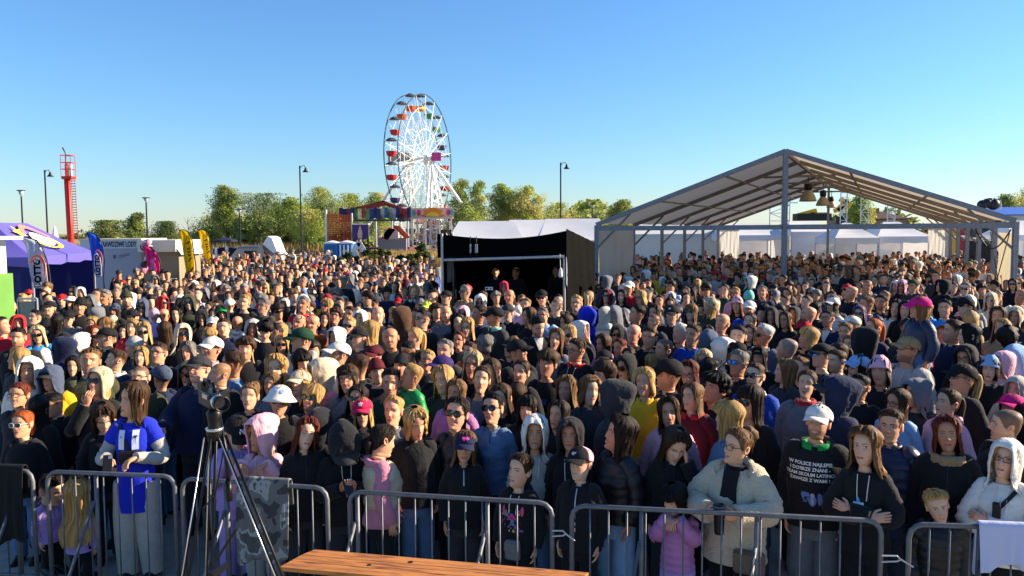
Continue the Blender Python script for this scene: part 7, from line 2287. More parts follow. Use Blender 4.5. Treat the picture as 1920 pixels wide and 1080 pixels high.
# garments ------------------------------------------------------------------
def torso_shell(p, off, z_top, z_bot, seed, puffer=0.0, flare=0.0, nr=18, fold=.006, nc=None):
    nc = nc or (60, 24, 14)[p.lod]
    u_ = np.arange(nc) * 2 * np.pi / nc; cs, sn = np.cos(u_), np.sin(u_)
    zs = np.linspace(z_top, z_bot, nr)
    V = []
    for z in zs:
        w, f, b = np.interp(-z, -TZ, TWm), np.interp(-z, -TZ, TFm), np.interp(-z, -TZ, TBm)
        lowk = np.clip((z_top - z) / (z_top - z_bot), 0, 1)
        o = off * (.55 + .45 * np.clip((z_top - z) / .06, 0, 1)) + flare * lowk
        if puffer: o = o + puffer * abs(math.sin((z - z_top) * math.pi / .085)) ** .6
        bust = .020 * math.exp(-((z + .42) / .07) ** 2) if p.female and not p.kid else 0
        x = sn * (w * p.shw + o); y = np.where(cs > 0, -cs * (f + o) - bust * (cs ** 2) * (np.abs(sn) < .75), -cs * (b + o))
        V.append(np.stack([x * p.bw, y * p.bw, np.full(nc, float(bz_(p, z)))], 1))
    V = np.concatenate(V)
    if fold:
        lam = np.repeat(np.clip((z_top - zs) / .12, 0, 1), nc)
        n1 = .7 * snoise(V * np.array([1, 1, 1.6]), 22, seed) + .9 * (1 - 1.6 * np.abs(snoise(V * np.array([1, 1, .7]), 17, seed + 5))) + .5 * (1 - 2 * np.abs(snoise(V * np.array([.7, 1, 1.7]), 34, seed + 9))) - .4
        rad = V[:, :2] / (np.linalg.norm(V[:, :2], axis=1)[:, None] + 1e-6)
        V[:, :2] += rad * (n1 * fold * lam)[:, None]
    V[:, :] += p.hoff
    nb = NB(); nb.add(V, grid_faces(nr, nc))
    # turn the hem in so that it reads as cloth with thickness
    last = V[-nc:].copy(); inn = last.copy(); c = last.mean(0); inn = c + (inn - c) * .86; inn[:, 2] += .01
    nb.add(np.concatenate([last, inn]), grid_faces(2, nc))
    return nb

def sleeve(p, sd, off, seed, puffer=0.0, short=False):
    sh, el, wr, hd, pn, curl = p.arms[sd]
    n = (34, 12, 6)[p.lod]
    inn = sh + np.array([-.055 * sd * p.bw, .0, .022 * p.bs])
    pts = [inn, sh, el, wr]
    path = smooth_path(pts, n)
    if short: path = path[: int(n * .52)]
    m = len(path)
    s_ = np.linspace(0, 1 if not short else .52, m)
    r_ = np.interp(s_, [0, .12, .33, .66, .85, 1], [.052, .068, .062, .054, .047, .040]) + off * np.interp(s_, [0, .2, 1], [.3, .9, .8])
    r_ = r_ * p.bw
    if puffer: r_ = r_ + puffer * np.abs(np.sin(s_ * math.pi * 7)) ** .6
    ring = (14, 9, 6)[p.lod]
    V, F = tube_grid(path, r_, ring)
    nz = snoise(V, 45, seed) * .005 + .006 * (1 - 2 * np.abs(snoise(V * np.array([.8, .8, 1.4]), 38, seed + 3))) + (.006 * np.exp(-((np.r_[np.repeat(s_, ring), 0, 1] - .62) / .12) ** 2) * np.sin(np.r_[np.repeat(s_, ring), 0, 1] * 90))
    cen = np.concatenate([np.repeat(path, ring, 0), path[:1], path[-1:]])
    dv = V - cen; L = np.linalg.norm(dv, axis=1)[:, None] + 1e-6
    V = V + dv / L * nz[:, None]
    return V, F

def arm_pose(p, spec):
    sp = {}
    sw = .158 * p.shw
    for sd in (-1, 1):
        sh = np.array([sw * sd, .012, -.275]); 
        el = np.array([.212 * sd, .035, -.52]); wr = np.array([.200 * sd, -.05, -.745]); hd = np.array([0, -.15, -1.]); pn = np.array([-sd, -.2, 0.]); curl = .45
        side = 'R' if sd > 0 else 'L'
        def has(k): return any(k == s_ or k + side == s_ for s_ in spec)
        zr = (1.145 - p.hc + .135 * p.hs) / p.bs - .165      # rail height in table z
        if has('rail'):
            el = np.array([.25 * sd, -.06, -.50]); wr = np.array([.12 * sd, -.30, zr]); hd = np.array([-.55 * sd, -.85, -.25]); pn = np.array([0, -.3, -1.]); curl = .75
        if has('cross'):
            el = np.array([.235 * sd, -.10, -.50]); wr = np.array([-.085 * sd, -.205 - (.03 if sd < 0 else 0), -.455 - (.035 if sd < 0 else 0)]); hd = np.array([-1. * sd, .25, .25]); pn = np.array([0, .8, -.3]); curl = .5
        if has('chin'):
            el = np.array([.20 * sd, -.17, -.46]); wr = np.array([.055 * sd, -.165, -.20]); hd = np.array([-.25 * sd, .12, 1.]); pn = np.array([0, 1., 0]); curl = .8
        if has('chinrail'):
            el = np.array([.20 * sd, -.12, -.36]); wr = np.array([.055 * sd, -.20, min(-.13, zr + .0)]); hd = np.array([-.4 * sd, -.6, -.05]); pn = np.array([0, -.1, -1.]); curl = .9
        if has('hair'):
            el = np.array([.25 * sd, -.15, -.42]); wr = np.array([.115 * sd, -.12, -.13]); hd = np.array([-.12 * sd, .05, 1.]); pn = np.array([-sd * 1., .1, 0]); curl = .35
        if has('phone'):
            el = np.array([.24 * sd, -.05, -.50]); wr = np.array([.055 * sd, -.27, -.40]); hd = np.array([-.5 * sd, -.6, .35]); pn = np.array([-.5 * sd, .2, .8]); curl = .7
        if has('cup'):
            el = np.array([.27 * sd, -.10, -.46]); wr = np.array([.105 * sd, -.33, -.46]); hd = np.array([-.75 * sd, -.5, .12]); pn = np.array([-.5 * sd, .8, 0]); curl = .75
        if has('reach'):
            el = np.array([.26 * sd, -.12, -.45]); wr = np.array([.19 * sd, -.36, -.50]); hd = np.array([.1 * sd, -1., -.3]); pn = np.array([0, -.3, -1.]); curl = .6
        if has('wave'):
            el = np.array([.25 * sd, -.12, -.40]); wr = np.array([.15 * sd, -.22, -.12]); hd = np.array([0, -.1, 1.]); pn = np.array([0, -1., 0]); curl = .3
        f = lambda q: body_pt(p, *q)
        sp[sd] = (f(sh), f(el), f(wr), hd / np.linalg.norm(hd), pn, curl)
    return sp

M_skin = attr_mat('skin', .52, .16, 110, .3, sss=.04)
M_hairm = attr_mat('hair strands', .62, .45, 34, .22, stretch=(9, 9, .8))
M_attr_cloth = attr_mat('cloth', .85, .35, 90, .2)
M_frame_g = mat('glasses frame', '#0d0d0f', .3)
M_lens = mat('dark lens', '#0a0908', .12, spec=.6)
M_lensb = mat('mirrored blue lens', '#2f7fd8', .12, .7)
M_lenss = mat('pale frame lens', '#15120f', .15)
def cloth_mat(col, kind):
    c = CLOTH[col]
    if kind == 'p': return mat('puffer ' + col, c, .42, bump=.25, scale=28, spec=.4, var=.08, vscale=14)
    if kind == 'l': return mat('leather ' + col, c, .35, bump=.3, scale=40, spec=.5)
    if kind == 's': return mat('fleece ' + col, c, .95, bump=.9, scale=85, sheen=.25, var=.07, vscale=40)
    return mat('cloth ' + col, c, .88, bump=.35, scale=45, spec=.2, var=.10, vscale=12, sheen=.08)

# ------------------------------------------------------------------ reading the list
def parse(line):
    line, _, lab = line.partition('|')
    t = line.split()
    p = Person()
    p.px, p.py, p.h = float(t[0]), float(t[1]), float(t[2])
    p.kind = t[3]
    p.hair, hc = t[4].split('-') if '-' in t[4] else (t[4], 'b')
    p.hcol = hc
    p.col, p.gar = t[5].split(':')
    p.yaw = float(t[6])
    p.opt = {}
    for o in t[7:]:
        k, _, v = o.partition(':')
        if not v:
            for pre in ('hc', 'leg', 'd', 'p', 'r'):
                if k.startswith(pre) and k[len(pre):].replace('.', '').replace('-', '').isdigit():
                    k, v = '_' + pre, k[len(pre):]; break
        p.opt[k] = v or True
    p.label = lab.strip() or None
    return p

def setup(p, i, crew=False):
    p.seed = int(p.px * 3 + p.py * 7) % 9973
    r_ = random.Random(p.seed)
    p.female = p.kind in 'wgu'
    p.kid = p.kind in 'bgc'
    p.old = p.kind in 'ou'
    o = p.opt
    Hm = {'m': .252, 'o': .25, 'w': .248, 'u': .245, 'b': .242, 'g': .242, 'c': .22}[p.kind]
    lo, hi = {'m': (1.44, 1.76), 'o': (1.44, 1.70), 'w': (1.34, 1.66), 'u': (1.32, 1.60), 'b': (.95, 1.56), 'g': (.95, 1.54), 'c': (.85, 1.2)}[p.kind]
    dr = ray(p.px, p.py); p.dir = Vector((dr.x / dr.y, 1, dr.z / dr.y))
    p.drange = None
    if '_hc' in o and '_d' not in o:
        lo = hi = float(o['_hc'])
    dlo, dhi = (CAM_H - hi) / -p.dir.z, (CAM_H - lo) / -p.dir.z
    d = F_PX * Hm / p.h
    p.d = min(max(d, dlo), dhi)
    p.dlim = ((CAM_H - hi - .05) / -p.dir.z, (CAM_H - lo + .05) / -p.dir.z)
    p.fixed = '_d' in o
    if p.fixed:
        p.d = float(o['_d']) * (1.1515 if float(o['_d']) < 6 else 1); p.dlim = (p.d - .02, p.d + .02) if p.d > 7 else (p.d - .05, p.d + .05)
    p.d0 = p.d

def barrier_y(x):
    pts = sorted([(q.x, q.y) for q in barrier_line])
    return float(np.interp(x, [a for a, b in pts], [b for a, b in pts]))

people = [parse(l) for l in PEOPLE.strip().splitlines()]
crew = [parse(l) for l in CREW.strip().splitlines()]
for i, p in enumerate(people + crew): setup(p, i)
# keep neighbours apart by sliding them along their sight lines; whoever is lower in the picture stands nearer
for p in people: p.dlim = (p.dlim[0] * .98, p.dlim[1] * 1.02)
PX = np.array([(p.px, p.py) for p in people])
carried = np.array(['_leg' in p.opt for p in people])
for it in range(160):
    dd = np.array([p.d for p in people])
    arr = np.array([(p.dir.x * p.d, p.d) for p in people])
    for i, p in enumerate(people):
        if carried[i]: continue
        dv = arr - arr[i]; dist = np.hypot(dv[:, 0], dv[:, 1])
        mv = (p.d0 - p.d) * .04
        for j in np.nonzero((dist < .44) & (dist > 0) & ~carried)[0]:
            mv += (-1 if (PX[j, 1] < PX[i, 1]) else 1) * (.44 - dist[j]) * .2
        rad = max(1.25 * max(p.h, 34), 106 if p.py > 700 else 0)
        for j in np.nonzero((np.abs(PX[:, 0] - p.px) < rad) & (np.abs(PX[:, 1] - p.py) > 9) & (np.abs(PX[:, 1] - p.py) < 190) & ~carried)[0]:
            if people[j].fixed and not p.fixed and dd[j] < 7:
                if abs(PX[j, 0] - p.px) < 105 and dd[i] < dd[j] + .38: mv += (dd[j] + .38 - dd[i]) * .35
                continue
            if abs(PX[j, 0] - p.px) > 1.25 * max(p.h, 34): continue
            gap = .30 + .10 * (1 - abs(PX[j, 0] - p.px) / rad)
            if PX[j, 1] > p.py and dd[i] < dd[j] + gap: mv += (dd[j] + gap - dd[i]) * .18
            if PX[j, 1] < p.py and dd[i] > dd[j] - gap: mv -= (dd[i] - dd[j] + gap) * .18
        p.d = min(max(p.d + max(-.25, min(.25, mv)), p.dlim[0]), p.dlim[1])
        bm_ = barrier_y(p.dir.x * p.d) + .34
        if p.d < bm_: p.d = bm_
CARRY = (((768, 707), (733, 720), .02), ((1724, 577), (1700, 657), .06), ((1135, 590), (1155, 592), -.1), ((290, 592), (309, 592), -.15))
def find0(k): return min(people, key=lambda q: (q.px - k[0]) ** 2 + (q.py - k[1]) ** 2)
for a_, b_, dy_ in CARRY: find0(a_).d = find0(b_).d + dy_
def finish(p):
    o = p.opt
    r_ = random.Random(p.seed + 1)
    p.x, p.y = p.dir.x * p.d, p.d
    p.hc = CAM_H + p.dir.z * p.d
    p.lod = 0 if p.h >= 56 else 1
    Hm = {'m': .252, 'o': .25, 'w': .248, 'u': .245, 'b': .242, 'g': .242, 'c': .22}[p.kind]
    p.hs = min(max(p.h * p.d / F_PX / .252, .96 if not p.kid else .84), 1.10) * 1.03
    p.leg = float(o['_leg']) if '_leg' in o else None
    eff = p.hc if p.leg is None else p.leg + .35
    p.bs = min(max(eff / 1.60, .50), 1.10)
    build = 1.0 + r_.uniform(-.05, .06) + (.10 if 'big' in o else 0)
    p.bw = p.bs ** .8 * build * .95
    p.shw = (1.04 if not p.female else .90) * (.92 if p.kid else 1)
    fac = -math.atan2(p.x, p.y)
    by = p.yaw * (.62 if abs(p.yaw) < 95 else .86)
    if 'rail' in str(o.get('arms', '')) or 'cup' in str(o.get('arms', '')) or 'cross' in str(o.get('arms', '')): by = p.yaw * .35
    rel = max(-68, min(68, p.yaw - by))
    p.byaw = fac + R(by)
    p.rel = R(rel)
    p.pitch = R(float(o['_p'])) if '_p' in o else R(r_.uniform(-14, -1))
    p.roll = R(float(o['_r'])) if '_r' in o else R(r_.uniform(-8, 8))
    p.HR = head_rot(p)
    p.hoff = np.array([0, 0, p.hc])
    sk = np.array(H2L(SKINS[p.seed % 6])) * r_.uniform(.88, 1.06)
    if p.old or p.hair in '0r': sk = sk * np.array([1.02, .92, .9])
    p.skin = sk
    p.hairc = np.array(H2L(HAIR[p.hcol])) * r_.uniform(.8, 1.2)
    p.smile = 1.0 if 'smile' in o else (r_.choice([0, 0, .3, .8]) if not p.kid else 0)
    p.squint = r_.random() < .45
    p.gaze = -.4 if p.yaw < -20 else (.4 if p.yaw > 20 else 0)
    p.beard = .55 if 'bd' in o else (.18 if p.kind in 'mo' and r_.random() < .5 else 0)
    p.P = dict(age=(1.5 if p.old else .25 if p.kid else r_.uniform(.4, 1.1)) + .4 * (p.smile > .5), nose=(1.0 if not p.female else .82) * r_.uniform(.85, 1.15) * (.7 if p.kid else 1), brow=1.0 if not p.female else .35, smile=p.smile,
               w=(1.02 if not p.female else .95) * r_.uniform(.96, 1.04) * (1.05 if 'big' in o else 1), jaw=(1.0 if not p.female else .86) * r_.uniform(.96, 1.06), neck=(1.0 if not p.female else .84) * (.82 if p.kid else 1) * (1.1 if 'big' in o else 1))
    p.hat = any(k in o for k in ('cap', 'hood', 'beanie', 'bucket', 'scarf'))
    p.vol = 'vol' in o
    p.xs, p.zs = r_.uniform(.95, 1.05), r_.uniform(.96, 1.06)
    spec = [s_ for s_ in str(o.get('arms', 'down')).split('+')]
    p.arms = arm_pose(p, spec)

def chest(p, x, zt, off, back=False):
    """point on the front of a garment; x in metres, zt table height"""
    w, f = np.interp(-zt, -TZ, TWm), np.interp(-zt, -TZ, TFm)
    s_ = np.clip(x / ((w * p.shw + off) * p.bw), -.95, .95)
    bust = .020 * np.exp(-((zt + .42) / .07) ** 2) * (1 - s_ ** 2) if p.female and not p.kid else 0
    y = -((f + off + .010) * np.sqrt(1 - s_ ** 2) + bust) * p.bw
    return np.stack([x, y, bz_(p, zt)], -1) + p.hoff

OFF = dict(j=.026, h=.024, t=.011, p=.026, s=.046, l=.022)
def ring_collar(p, r0, r1, z0, z1, open_deg, thick, n=30, flare=.0, lump=0.0, seed=0):
    a = np.radians(np.linspace(open_deg, 360 - open_deg, n)) if open_deg else np.arange(n) * 2 * np.pi / n
    cs, sn = np.cos(a), np.sin(a)
    rows = []
    for (r_, z, ) in ((r0 + .01, z0 - .02), (r0, z0), ((r0 + r1) / 2 + thick, (z0 + z1) / 2), (r1 + thick * .6, z1), (r1 - .004, z1 + .002), (r1 - .012, (z0 + z1) / 2)):
        rows.append(np.stack([sn * r_ * 1.02, -cs * np.where(cs > 0, r_ * .82, r_ * 1.12) + .006, z + .018 * (1 - cs) * .5 + 0 * a], 1))
    V = np.concatenate(rows)
    if lump: V = V + (snoise(V, 120, seed) * lump)[:, None] * np.array([1, 1, .6])
    V = V * np.array([p.bw, p.bw, 1]); V[:, 2] = bz_(p, V[:, 2]); V = V + p.hoff
    return V, grid_faces(6, n, not open_deg)

def build_person(p, name='person'):
    o = p.opt
    nb = build_body(p)
    body = link(name, nb.mesh('body', M_skin), None, (p.x, p.y, 0), (0, 0, p.byaw))
    parts = []
    if p.hair not in ('0', 'z', 'r'):
        parts.append(('hair', build_hair(p), M_hairm))
    elif p.hair == '0' and p.hcol:
        pass
    # garment
    k = p.gar; off = OFF[k]
    if p.hat and 'hood' in o and o['hood'] == p.col and k in 'hj': hooded = True
    cm_ = cloth_mat(p.col, k)
    ztop = {'j': -.190, 'h': -.188, 't': -.200, 'p': -.182, 's': -.19, 'l': -.192}[k]
    zbot = {'j': -.80, 'h': -.80, 't': -.80, 'p': -.76, 's': -.92, 'l': -.74}[k]
    if 'strap' in o: zbot = -.98
    if p.leg: zbot = -.62
    g = torso_shell(p, off, ztop, zbot, p.seed, .014 if k == 'p' else 0, .03 if k in 'jsh' else .01, 36 if p.lod == 0 else 11, .011 if k not in 'pt' else .005)
    sleeve_col = o.get('sleeve')
    sl = NB()
    for sd in (-1, 1):
        short = 'strap' in o
        V, F = sleeve(p, sd, off + (.006 if short else 0), p.seed + sd, .010 if k == 'p' else 0, short)
        for f in fix_tris(F): g.add(V, f)
        if sleeve_col:
            V, F = sleeve(p, sd, .004, p.seed + sd + 3)
            for f in fix_tris(F): sl.add(V, f)
    if k in 'jl': 
        V, F = ring_collar(p, .080, .072, -.225, -.172, 24, .006); g.add(V, F)
    if k == 'p':
        V, F = ring_collar(p, .088, .084, -.22, -.150, 16, .014); g.add(V, F)
    if k == 's' or (k == 'h' and 'hood' not in o):
        a = np.linspace(.75, 2 * np.pi - .75, 15)
        path = np.stack([np.sin(a) * .105 * p.bw, (-np.cos(a) * .085 + .035) * p.bw, bz_(p, -.215 + .035 * (1 - np.cos(a)) * .5) + .012 * np.sin(a * 3)], 1) + p.hoff
        rad = np.interp(np.linspace(0, 1, 15), [0, .2, .5, .8, 1], [.018, .036, .052, .036, .018]) * p.bw
        V, F = tube_grid(path, rad, 10, .8)
        for f in fix_tris(F): g.add(V, f)
    gname = {'j': 'jacket', 'h': 'hoodie', 't': 'shirt', 'p': 'puffer_jacket', 's': 'fleece_jacket', 'l': 'leather_jacket'}[k]
    parts.append((gname, g, cm_))
    if sleeve_col: parts.append(('sleeve', sl, cloth_mat(sleeve_col, 'j')))
    if 'hood' in o:
        parts.append(('hood', hood_shell(p, H2L(CLOTH[o['hood']]), 1.0, 46, False, p.seed), cloth_mat(o['hood'], 'h')))
    if 'scarf' in o:
        parts.append(('headscarf', hood_shell(p, H2L(CLOTH[o['scarf']]), .3, 52, True, p.seed), cloth_mat(o['scarf'], 'h')))
    brim = None
    if 'cap' in o:
        c1, _, c2 = str(o['cap']).partition('/')
        cp, br = cap_parts(p, np.array(H2L(CLOTH[c1])), np.array(H2L(CLOTH[c2])) if c2 else None)
        brim = br
        parts.append(('cap', cp, M_attr_cloth))
    if 'beanie' in o: parts.append(('beanie', beanie(p, np.array(H2L(CLOTH[o['beanie']]))), M_attr_cloth))
    if 'bucket' in o: parts.append(('bucket_hat', bucket(p, np.array(H2L(CLOTH[o['bucket']]))), M_attr_cloth))
    if 'band' in o: parts.append(('headband', head_band(p, np.array(H2L(CLOTH[o['band']]))), M_attr_cloth))
    if 'neck' in o:
        V, F = ring_collar(p, .085, .078, -.225, -.15, 0, .016, 26, 0, .006, p.seed); n_ = NB(); n_.add(V, F); parts.append(('scarf', n_, cloth_mat(o['neck'], 's')))
    if 'fur' in o:
        V, F = ring_collar(p, .125, .10, -.25, -.165, 0, .035, 40, 0, .013, p.seed); n_ = NB(); n_.add(V, F); parts.append(('fur_collar', n_, cloth_mat('tan', 's')))
    if 'collar' in o:
        V, F = ring_collar(p, .098, .088, -.235, -.165, 12, .018, 30, 0, .004, p.seed); n_ = NB(); n_.add(V, F); parts.append(('collar', n_, cloth_mat(o['collar'], 'j')))
    if 'vest' in o:
        parts.append(('vest', torso_shell(p, .050, -.195, -.62, p.seed + 2, .014, 0, 20, .004), cloth_mat(o['vest'], 'p')))
    if 'inner' in o:
        n_ = NB(); m_ = 12
        zz = np.linspace(-.175, -.60 if k == 's' else -.34, m_)
        hw_ = np.linspace(.062, .035 if k == 's' else .008, m_) if k != 's' else np.interp(zz, [-.6, -.3, -.17], [.085, .055, .06])
        V = np.concatenate([chest(p, np.linspace(-w_, w_, 7) * p.bw, np.full(7, z_), off + .004) for z_, w_ in zip(zz, hw_)])
        n_.add(V, grid_faces(m_, 7, False)); parts.append(('inner_shirt', n_, cloth_mat(o['inner'], 't')))
        if k == 's':
            V, F = ring_collar(p, .072, .066, -.22, -.158, 0, .006, 26); n2 = NB(); n2.add(V, F); parts.append(('turtleneck', n2, cloth_mat(o['inner'], 't')))
    if 'zip' in o or (k in 'jl' and p.lod == 0 and 'zip0' not in o and abs(p.yaw) < 90):
        zz = np.linspace(-.20, -.78, 16); w_ = .0042
        V = np.concatenate([chest(p, np.array([-w_, w_]), np.full(2, z_), off + .003) for z_ in zz])
        n_ = NB(); n_.add(V, grid_faces(16, 2, False)); parts.append(('zip', n_, M_alu if 'zip' in o else M_dark))
    if 'strings' in o or (k == 'h' and p.lod == 0 and abs(p.yaw) < 80 and 'slogan' not in o):
        for s_ in (-1, 1):
            P_ = np.array([chest(p, np.array([s_ * (.045 - .01 * t) * p.bw]), np.array([-.20 - .18 * t]), off + .006)[0] for t in np.linspace(0, 1, 7)])
            V, F = tube_grid(P_, np.full(7, .0032), 6); n_ = NB()
            for f in fix_tris(F): n_.add(V, f)
            parts.append(('drawstring', n_, cloth_mat('white', 't')))
    if p.lod == 0 and abs(p.yaw) < 95 and k in 'jh' and 'strap' not in o:
        for s_ in (-1, 1):
            n_ = NB(); zz = np.linspace(-.55, -.70, 6)
            xs_ = np.linspace(.085, .125, 6) * s_
            V = np.concatenate([chest(p, np.array([x_ - .004, x_ + .004]) * p.bw, np.full(2, z_), off + .003) for x_, z_ in zip(xs_, zz)])
            n_.add(V, grid_faces(6, 2, False)); parts.append(('pocket', n_, M_dark))
        hb = torso_shell(p, off - .004, zbot + .055, zbot - .004, p.seed, 0, .024, 3, 0); parts.append(('waistband', hb, cm_))
    # trousers
    tr = o.get('tr') or ['black', 'denim', 'char', 'navy', 'slate', 'char'][p.seed % 6]
    t_ = NB()
    zb_ = (p.hc if p.leg is None else p.leg)
    for sd in (-1, 1):
        hip = body_pt(p, .088 * sd, 0, -.80)
        foot = np.array([.105 * sd * p.bw, .025, -zb_ + .05]) + p.hoff
        if foot[2] > hip[2] - .08: continue
        kn = hip * .5 + foot * .5 + np.array([0, -.03, 0])
        n_ = 12 if p.lod == 0 else 6
        path = smooth_path([hip + [0, 0, .08], hip, kn, foot], n_)
        wide = 1.25 if tr in ('lblue', 'lgrey', 'lav', 'grey') else 1.0
        rr = np.interp(np.linspace(0, 1, n_), [0, .25, .6, 1], [.10, .108, .088 * wide, .075 * wide]) * p.bw
        V, F = tube_grid(path, rr, 14 if p.lod == 0 else 8)
        V = V + (snoise(V * np.array([1.5, 1.5, .4]), 40, p.seed)[:, None] * .006) * np.array([1, 1, 0])
        for f in fix_tris(F): t_.add(V, f)
    hp = torso_shell(p, .012, -.64, -.90, p.seed + 4, 0, .0, 5, .003)
    V, Fs, _c = hp.arrays()
    for f in Fs: t_.add(V, f)
    if t_.n: parts.append(('trousers', t_, cloth_mat(tr, 'j')))
    if 'waist' in o:
        V = torso_shell(p, .034, -.70, -.80, p.seed, 0, .0, 5, .006); parts.append(('tied_jumper', V, cloth_mat('azure', 'j')))
    kids_ = []
    for nm, n_, m_ in parts:
        kids_.append(link(nm, n_.mesh(nm, m_), body))
        if nm == 'cap' and brim is not None:
            link('brim', brim.mesh('brim', M_attr_cloth), kids_[-1])
    for gk in ('sg', 'gl', 'sh', 'mb', 'ms', 'ms2'):
        if gk in o:
            fr_, ln_ = glasses(p, gk)
            mm = M_white if gk == 'ms' else M_frame_g
            go = link('glasses' if gk == 'gl' else 'sunglasses', fr_.mesh('glasses', mm), body)
            if ln_.n: link('lens', ln_.mesh('lens', M_lensb if gk == 'mb' else M_lens, False), go)
    return body

def press(p, me, off, x0, z0, flip=1, sc=1.0, head=None):
    """lay a flat mesh (x right, y up) on the chest, or on a cap front when head is set"""
    co = np.empty(len(me.vertices) * 3); me.vertices.foreach_get('co', co); co = co.reshape(-1, 3)
    if head is None:
        zt = z0 + co[:, 1] * sc / p.bs
        V = chest(p, x0 + co[:, 0] * sc, zt, off + .006)
        V[:, 1] -= .004
    else:
        z = z0 + co[:, 1] * sc
        W, Fr, B = base_wfb(z)
        x = x0 + co[:, 0] * sc
        s_ = np.clip(x / (W + .03), -.9, .9)
        V = np.stack([x, -np.sqrt(1 - s_ * s_) * (Fr + head), z], 1)
        V = place_head(p, V)
    me.vertices.foreach_set('co', V.reshape(-1)); me.update()
    return me

def flat_poly(polys):
    me = bpy.data.meshes.new('print')
    V, F = [], []
    for poly in polys:
        n = len(V); V += [(x, y, 0) for x, y in poly]; F.append(list(range(n, n + len(poly))))
    me.from_pydata(V, [], F)
    return me
def blob(cx, cy, rx, ry, n=12, w=0.0, ph=0.0):
    return [(cx + rx * (1 + w * math.sin(3 * t + ph)) * math.cos(t), cy + ry * (1 + w * math.sin(3 * t + ph)) * math.sin(t)) for t in [i * 2 * math.pi / n for i in range(n)]]
def strip(x0, y0, x1, y1, n=8):
    """rectangle cut into quads so that it can follow the chest"""
    return [[(x0, y0 + (y1 - y0) * i / n), (x1, y0 + (y1 - y0) * i / n), (x1, y0 + (y1 - y0) * (i + 1) / n), (x0, y0 + (y1 - y0) * (i + 1) / n)] for i in range(n)]
def add_print(p, body, name, me, col, off, x0=0, z0=-.4, head=None, rough=.7):
    press(p, me, off, x0, z0, head=head)
    me.materials.clear(); me.materials.append(mat('print ' + col, col, rough))
    return link(name, me, body)

for p in people + crew: finish(p)
built = []
for p in people + crew:
    p.ob = build_person(p)
    built.append(p)
def find(px, py):
    return min(built, key=lambda q: (q.px - px) ** 2 + (q.py - py) ** 2)

# ------------------------------------------------------------------ prints and marks
q = find(1531, 794)
for i, t in enumerate(('W POLSCE NAJLEPSI', 'I DOBRZE ZNANI -', 'TEAM SKOLIM LATINO', 'ZAWSZE Z WAMI !')):
    add_print(q, q.ob, 'lettering', text_mesh(t, .034, bold=.0010), '#d9d9d6', OFF['h'] + .004, -.025, -.300 - .040 * i)
add_print(q, q.ob, 'printed_picture', flat_poly(strip(-.085, -.06, .085, .06, 6) ), '#1c2336', OFF['h'] + .002, 0, -.56)
add_print(q, q.ob, 'printed_picture', flat_poly([blob(-.05, .01, .03, .04, 10, .2), blob(.055, .0, .022, .045, 10, .2, 1), blob(0, -.02, .03, .04, 10, .1)]), '#5b76b4', OFF['h'] + .006, 0, -.56)
add_print(q, q.ob, 'printed_picture', flat_poly([blob(0, .02, .016, .02, 10), blob(0, -.02, .012, .03, 8)]), '#9aa6c4', OFF['h'] + .009, 0, -.56)
q = find(440, 806)
add_print(q, q.ob, 'cap_emblem', text_mesh('NY', .052, bold=.002), '#e4e4e4', 0, 0, .084, head=.034)
q = find(869, 838)
add_print(q, q.ob, 'cap_emblem', flat_poly([blob(-.012, 0, .016, .013, 10, .25), blob(.016, .002, .013, .012, 10, .2, 2)]), '#c43a8c', 0, 0, .084, head=.034)
q = find(1088, 872)
add_print(q, q.ob, 'cap_emblem', flat_poly([blob(0, 0, .02, .012, 10, .25)]), '#e3b6bd', 0, 0, .084, head=.034)
q = find(682, 775)
add_print(q, q.ob, 'cap_emblem', flat_poly([blob(0, .012, .006, .011), blob(.011, .004, .011, .006), blob(-.011, .004, .011, .006), blob(.007, -.009, .007, .009), blob(-.007, -.009, .007, .009)]), '#d9c9c4', 0, 0, .084, head=.034)
q = find(523, 752)
add_print(q, q.ob, 'hat_patch', flat_poly([blob(.03, .0, .02, .018, 9, .2), blob(-.03, .01, .018, .02, 9, .2)]), '#7f9bd0', 0, 0, .085, head=.026)
q = find(1260, 590); add_print(q, q.ob, 'cap_emblem', flat_poly([blob(0, 0, .018, .012)]), '#cfcfcf', 0, 0, .084, head=.034)
q = find(432, 572)
q = find(1623, 840)
add_print(q, q.ob, 'chest_badge', flat_poly([[(-.035, -.012), (.035, -.012), (.035, .006), (-.035, .006)]]), '#c9d2da', OFF['h'] + .004, -.02, -.40)
add_print(q, q.ob, 'chest_badge', flat_poly([[(-.014, .006), (.012, .006), (.006, .03), (-.004, .045)]]), '#2f9ad6', OFF['h'] + .004, -.02, -.40)
q = find(1024, 683)
for k in range(9): add_print(q, q.ob, 'printed_flower', flat_poly([blob(rnd.uniform(-.10, .10), rnd.uniform(-.05, .05), .022, .02, 9, .25, k)]), ['#2b3f7c', '#35508f', '#22346a'][k % 3], OFF['t'] + .004 + .0008 * k, 0, -.39)
# colourful abstract chest print on the girl by the table
q = find(972, 884)
for k in range(26):
    x, y = rnd.gauss(0, .045), rnd.uniform(-.13, .07)
    sh_ = [blob(x, y, rnd.uniform(.006, .018), rnd.uniform(.006, .018), 8, .3, k)] if k % 3 else [[(x, y), (x + .01, y), (x + .05 * rnd.choice((-1, 1)), y - .05), (x + .04 * rnd.choice((-1, 1)), y - .055)]]
    add_print(q, q.ob, 'printed_splash', flat_poly(sh_), ['#b63f86', '#5b5fae', '#3f8ea6', '#7d7f92', '#c9b24a', '#8f4aa0'][k % 6], OFF['h'] + .004 + .0005 * k, 0, -.42)
for s_ in (-1, 1): add_print(q, q.ob, 'printed_petal', flat_poly([blob(.075 * s_, .0, .012, .036, 10)]), '#d4526e', OFF['h'] + .004, 0, -.345)
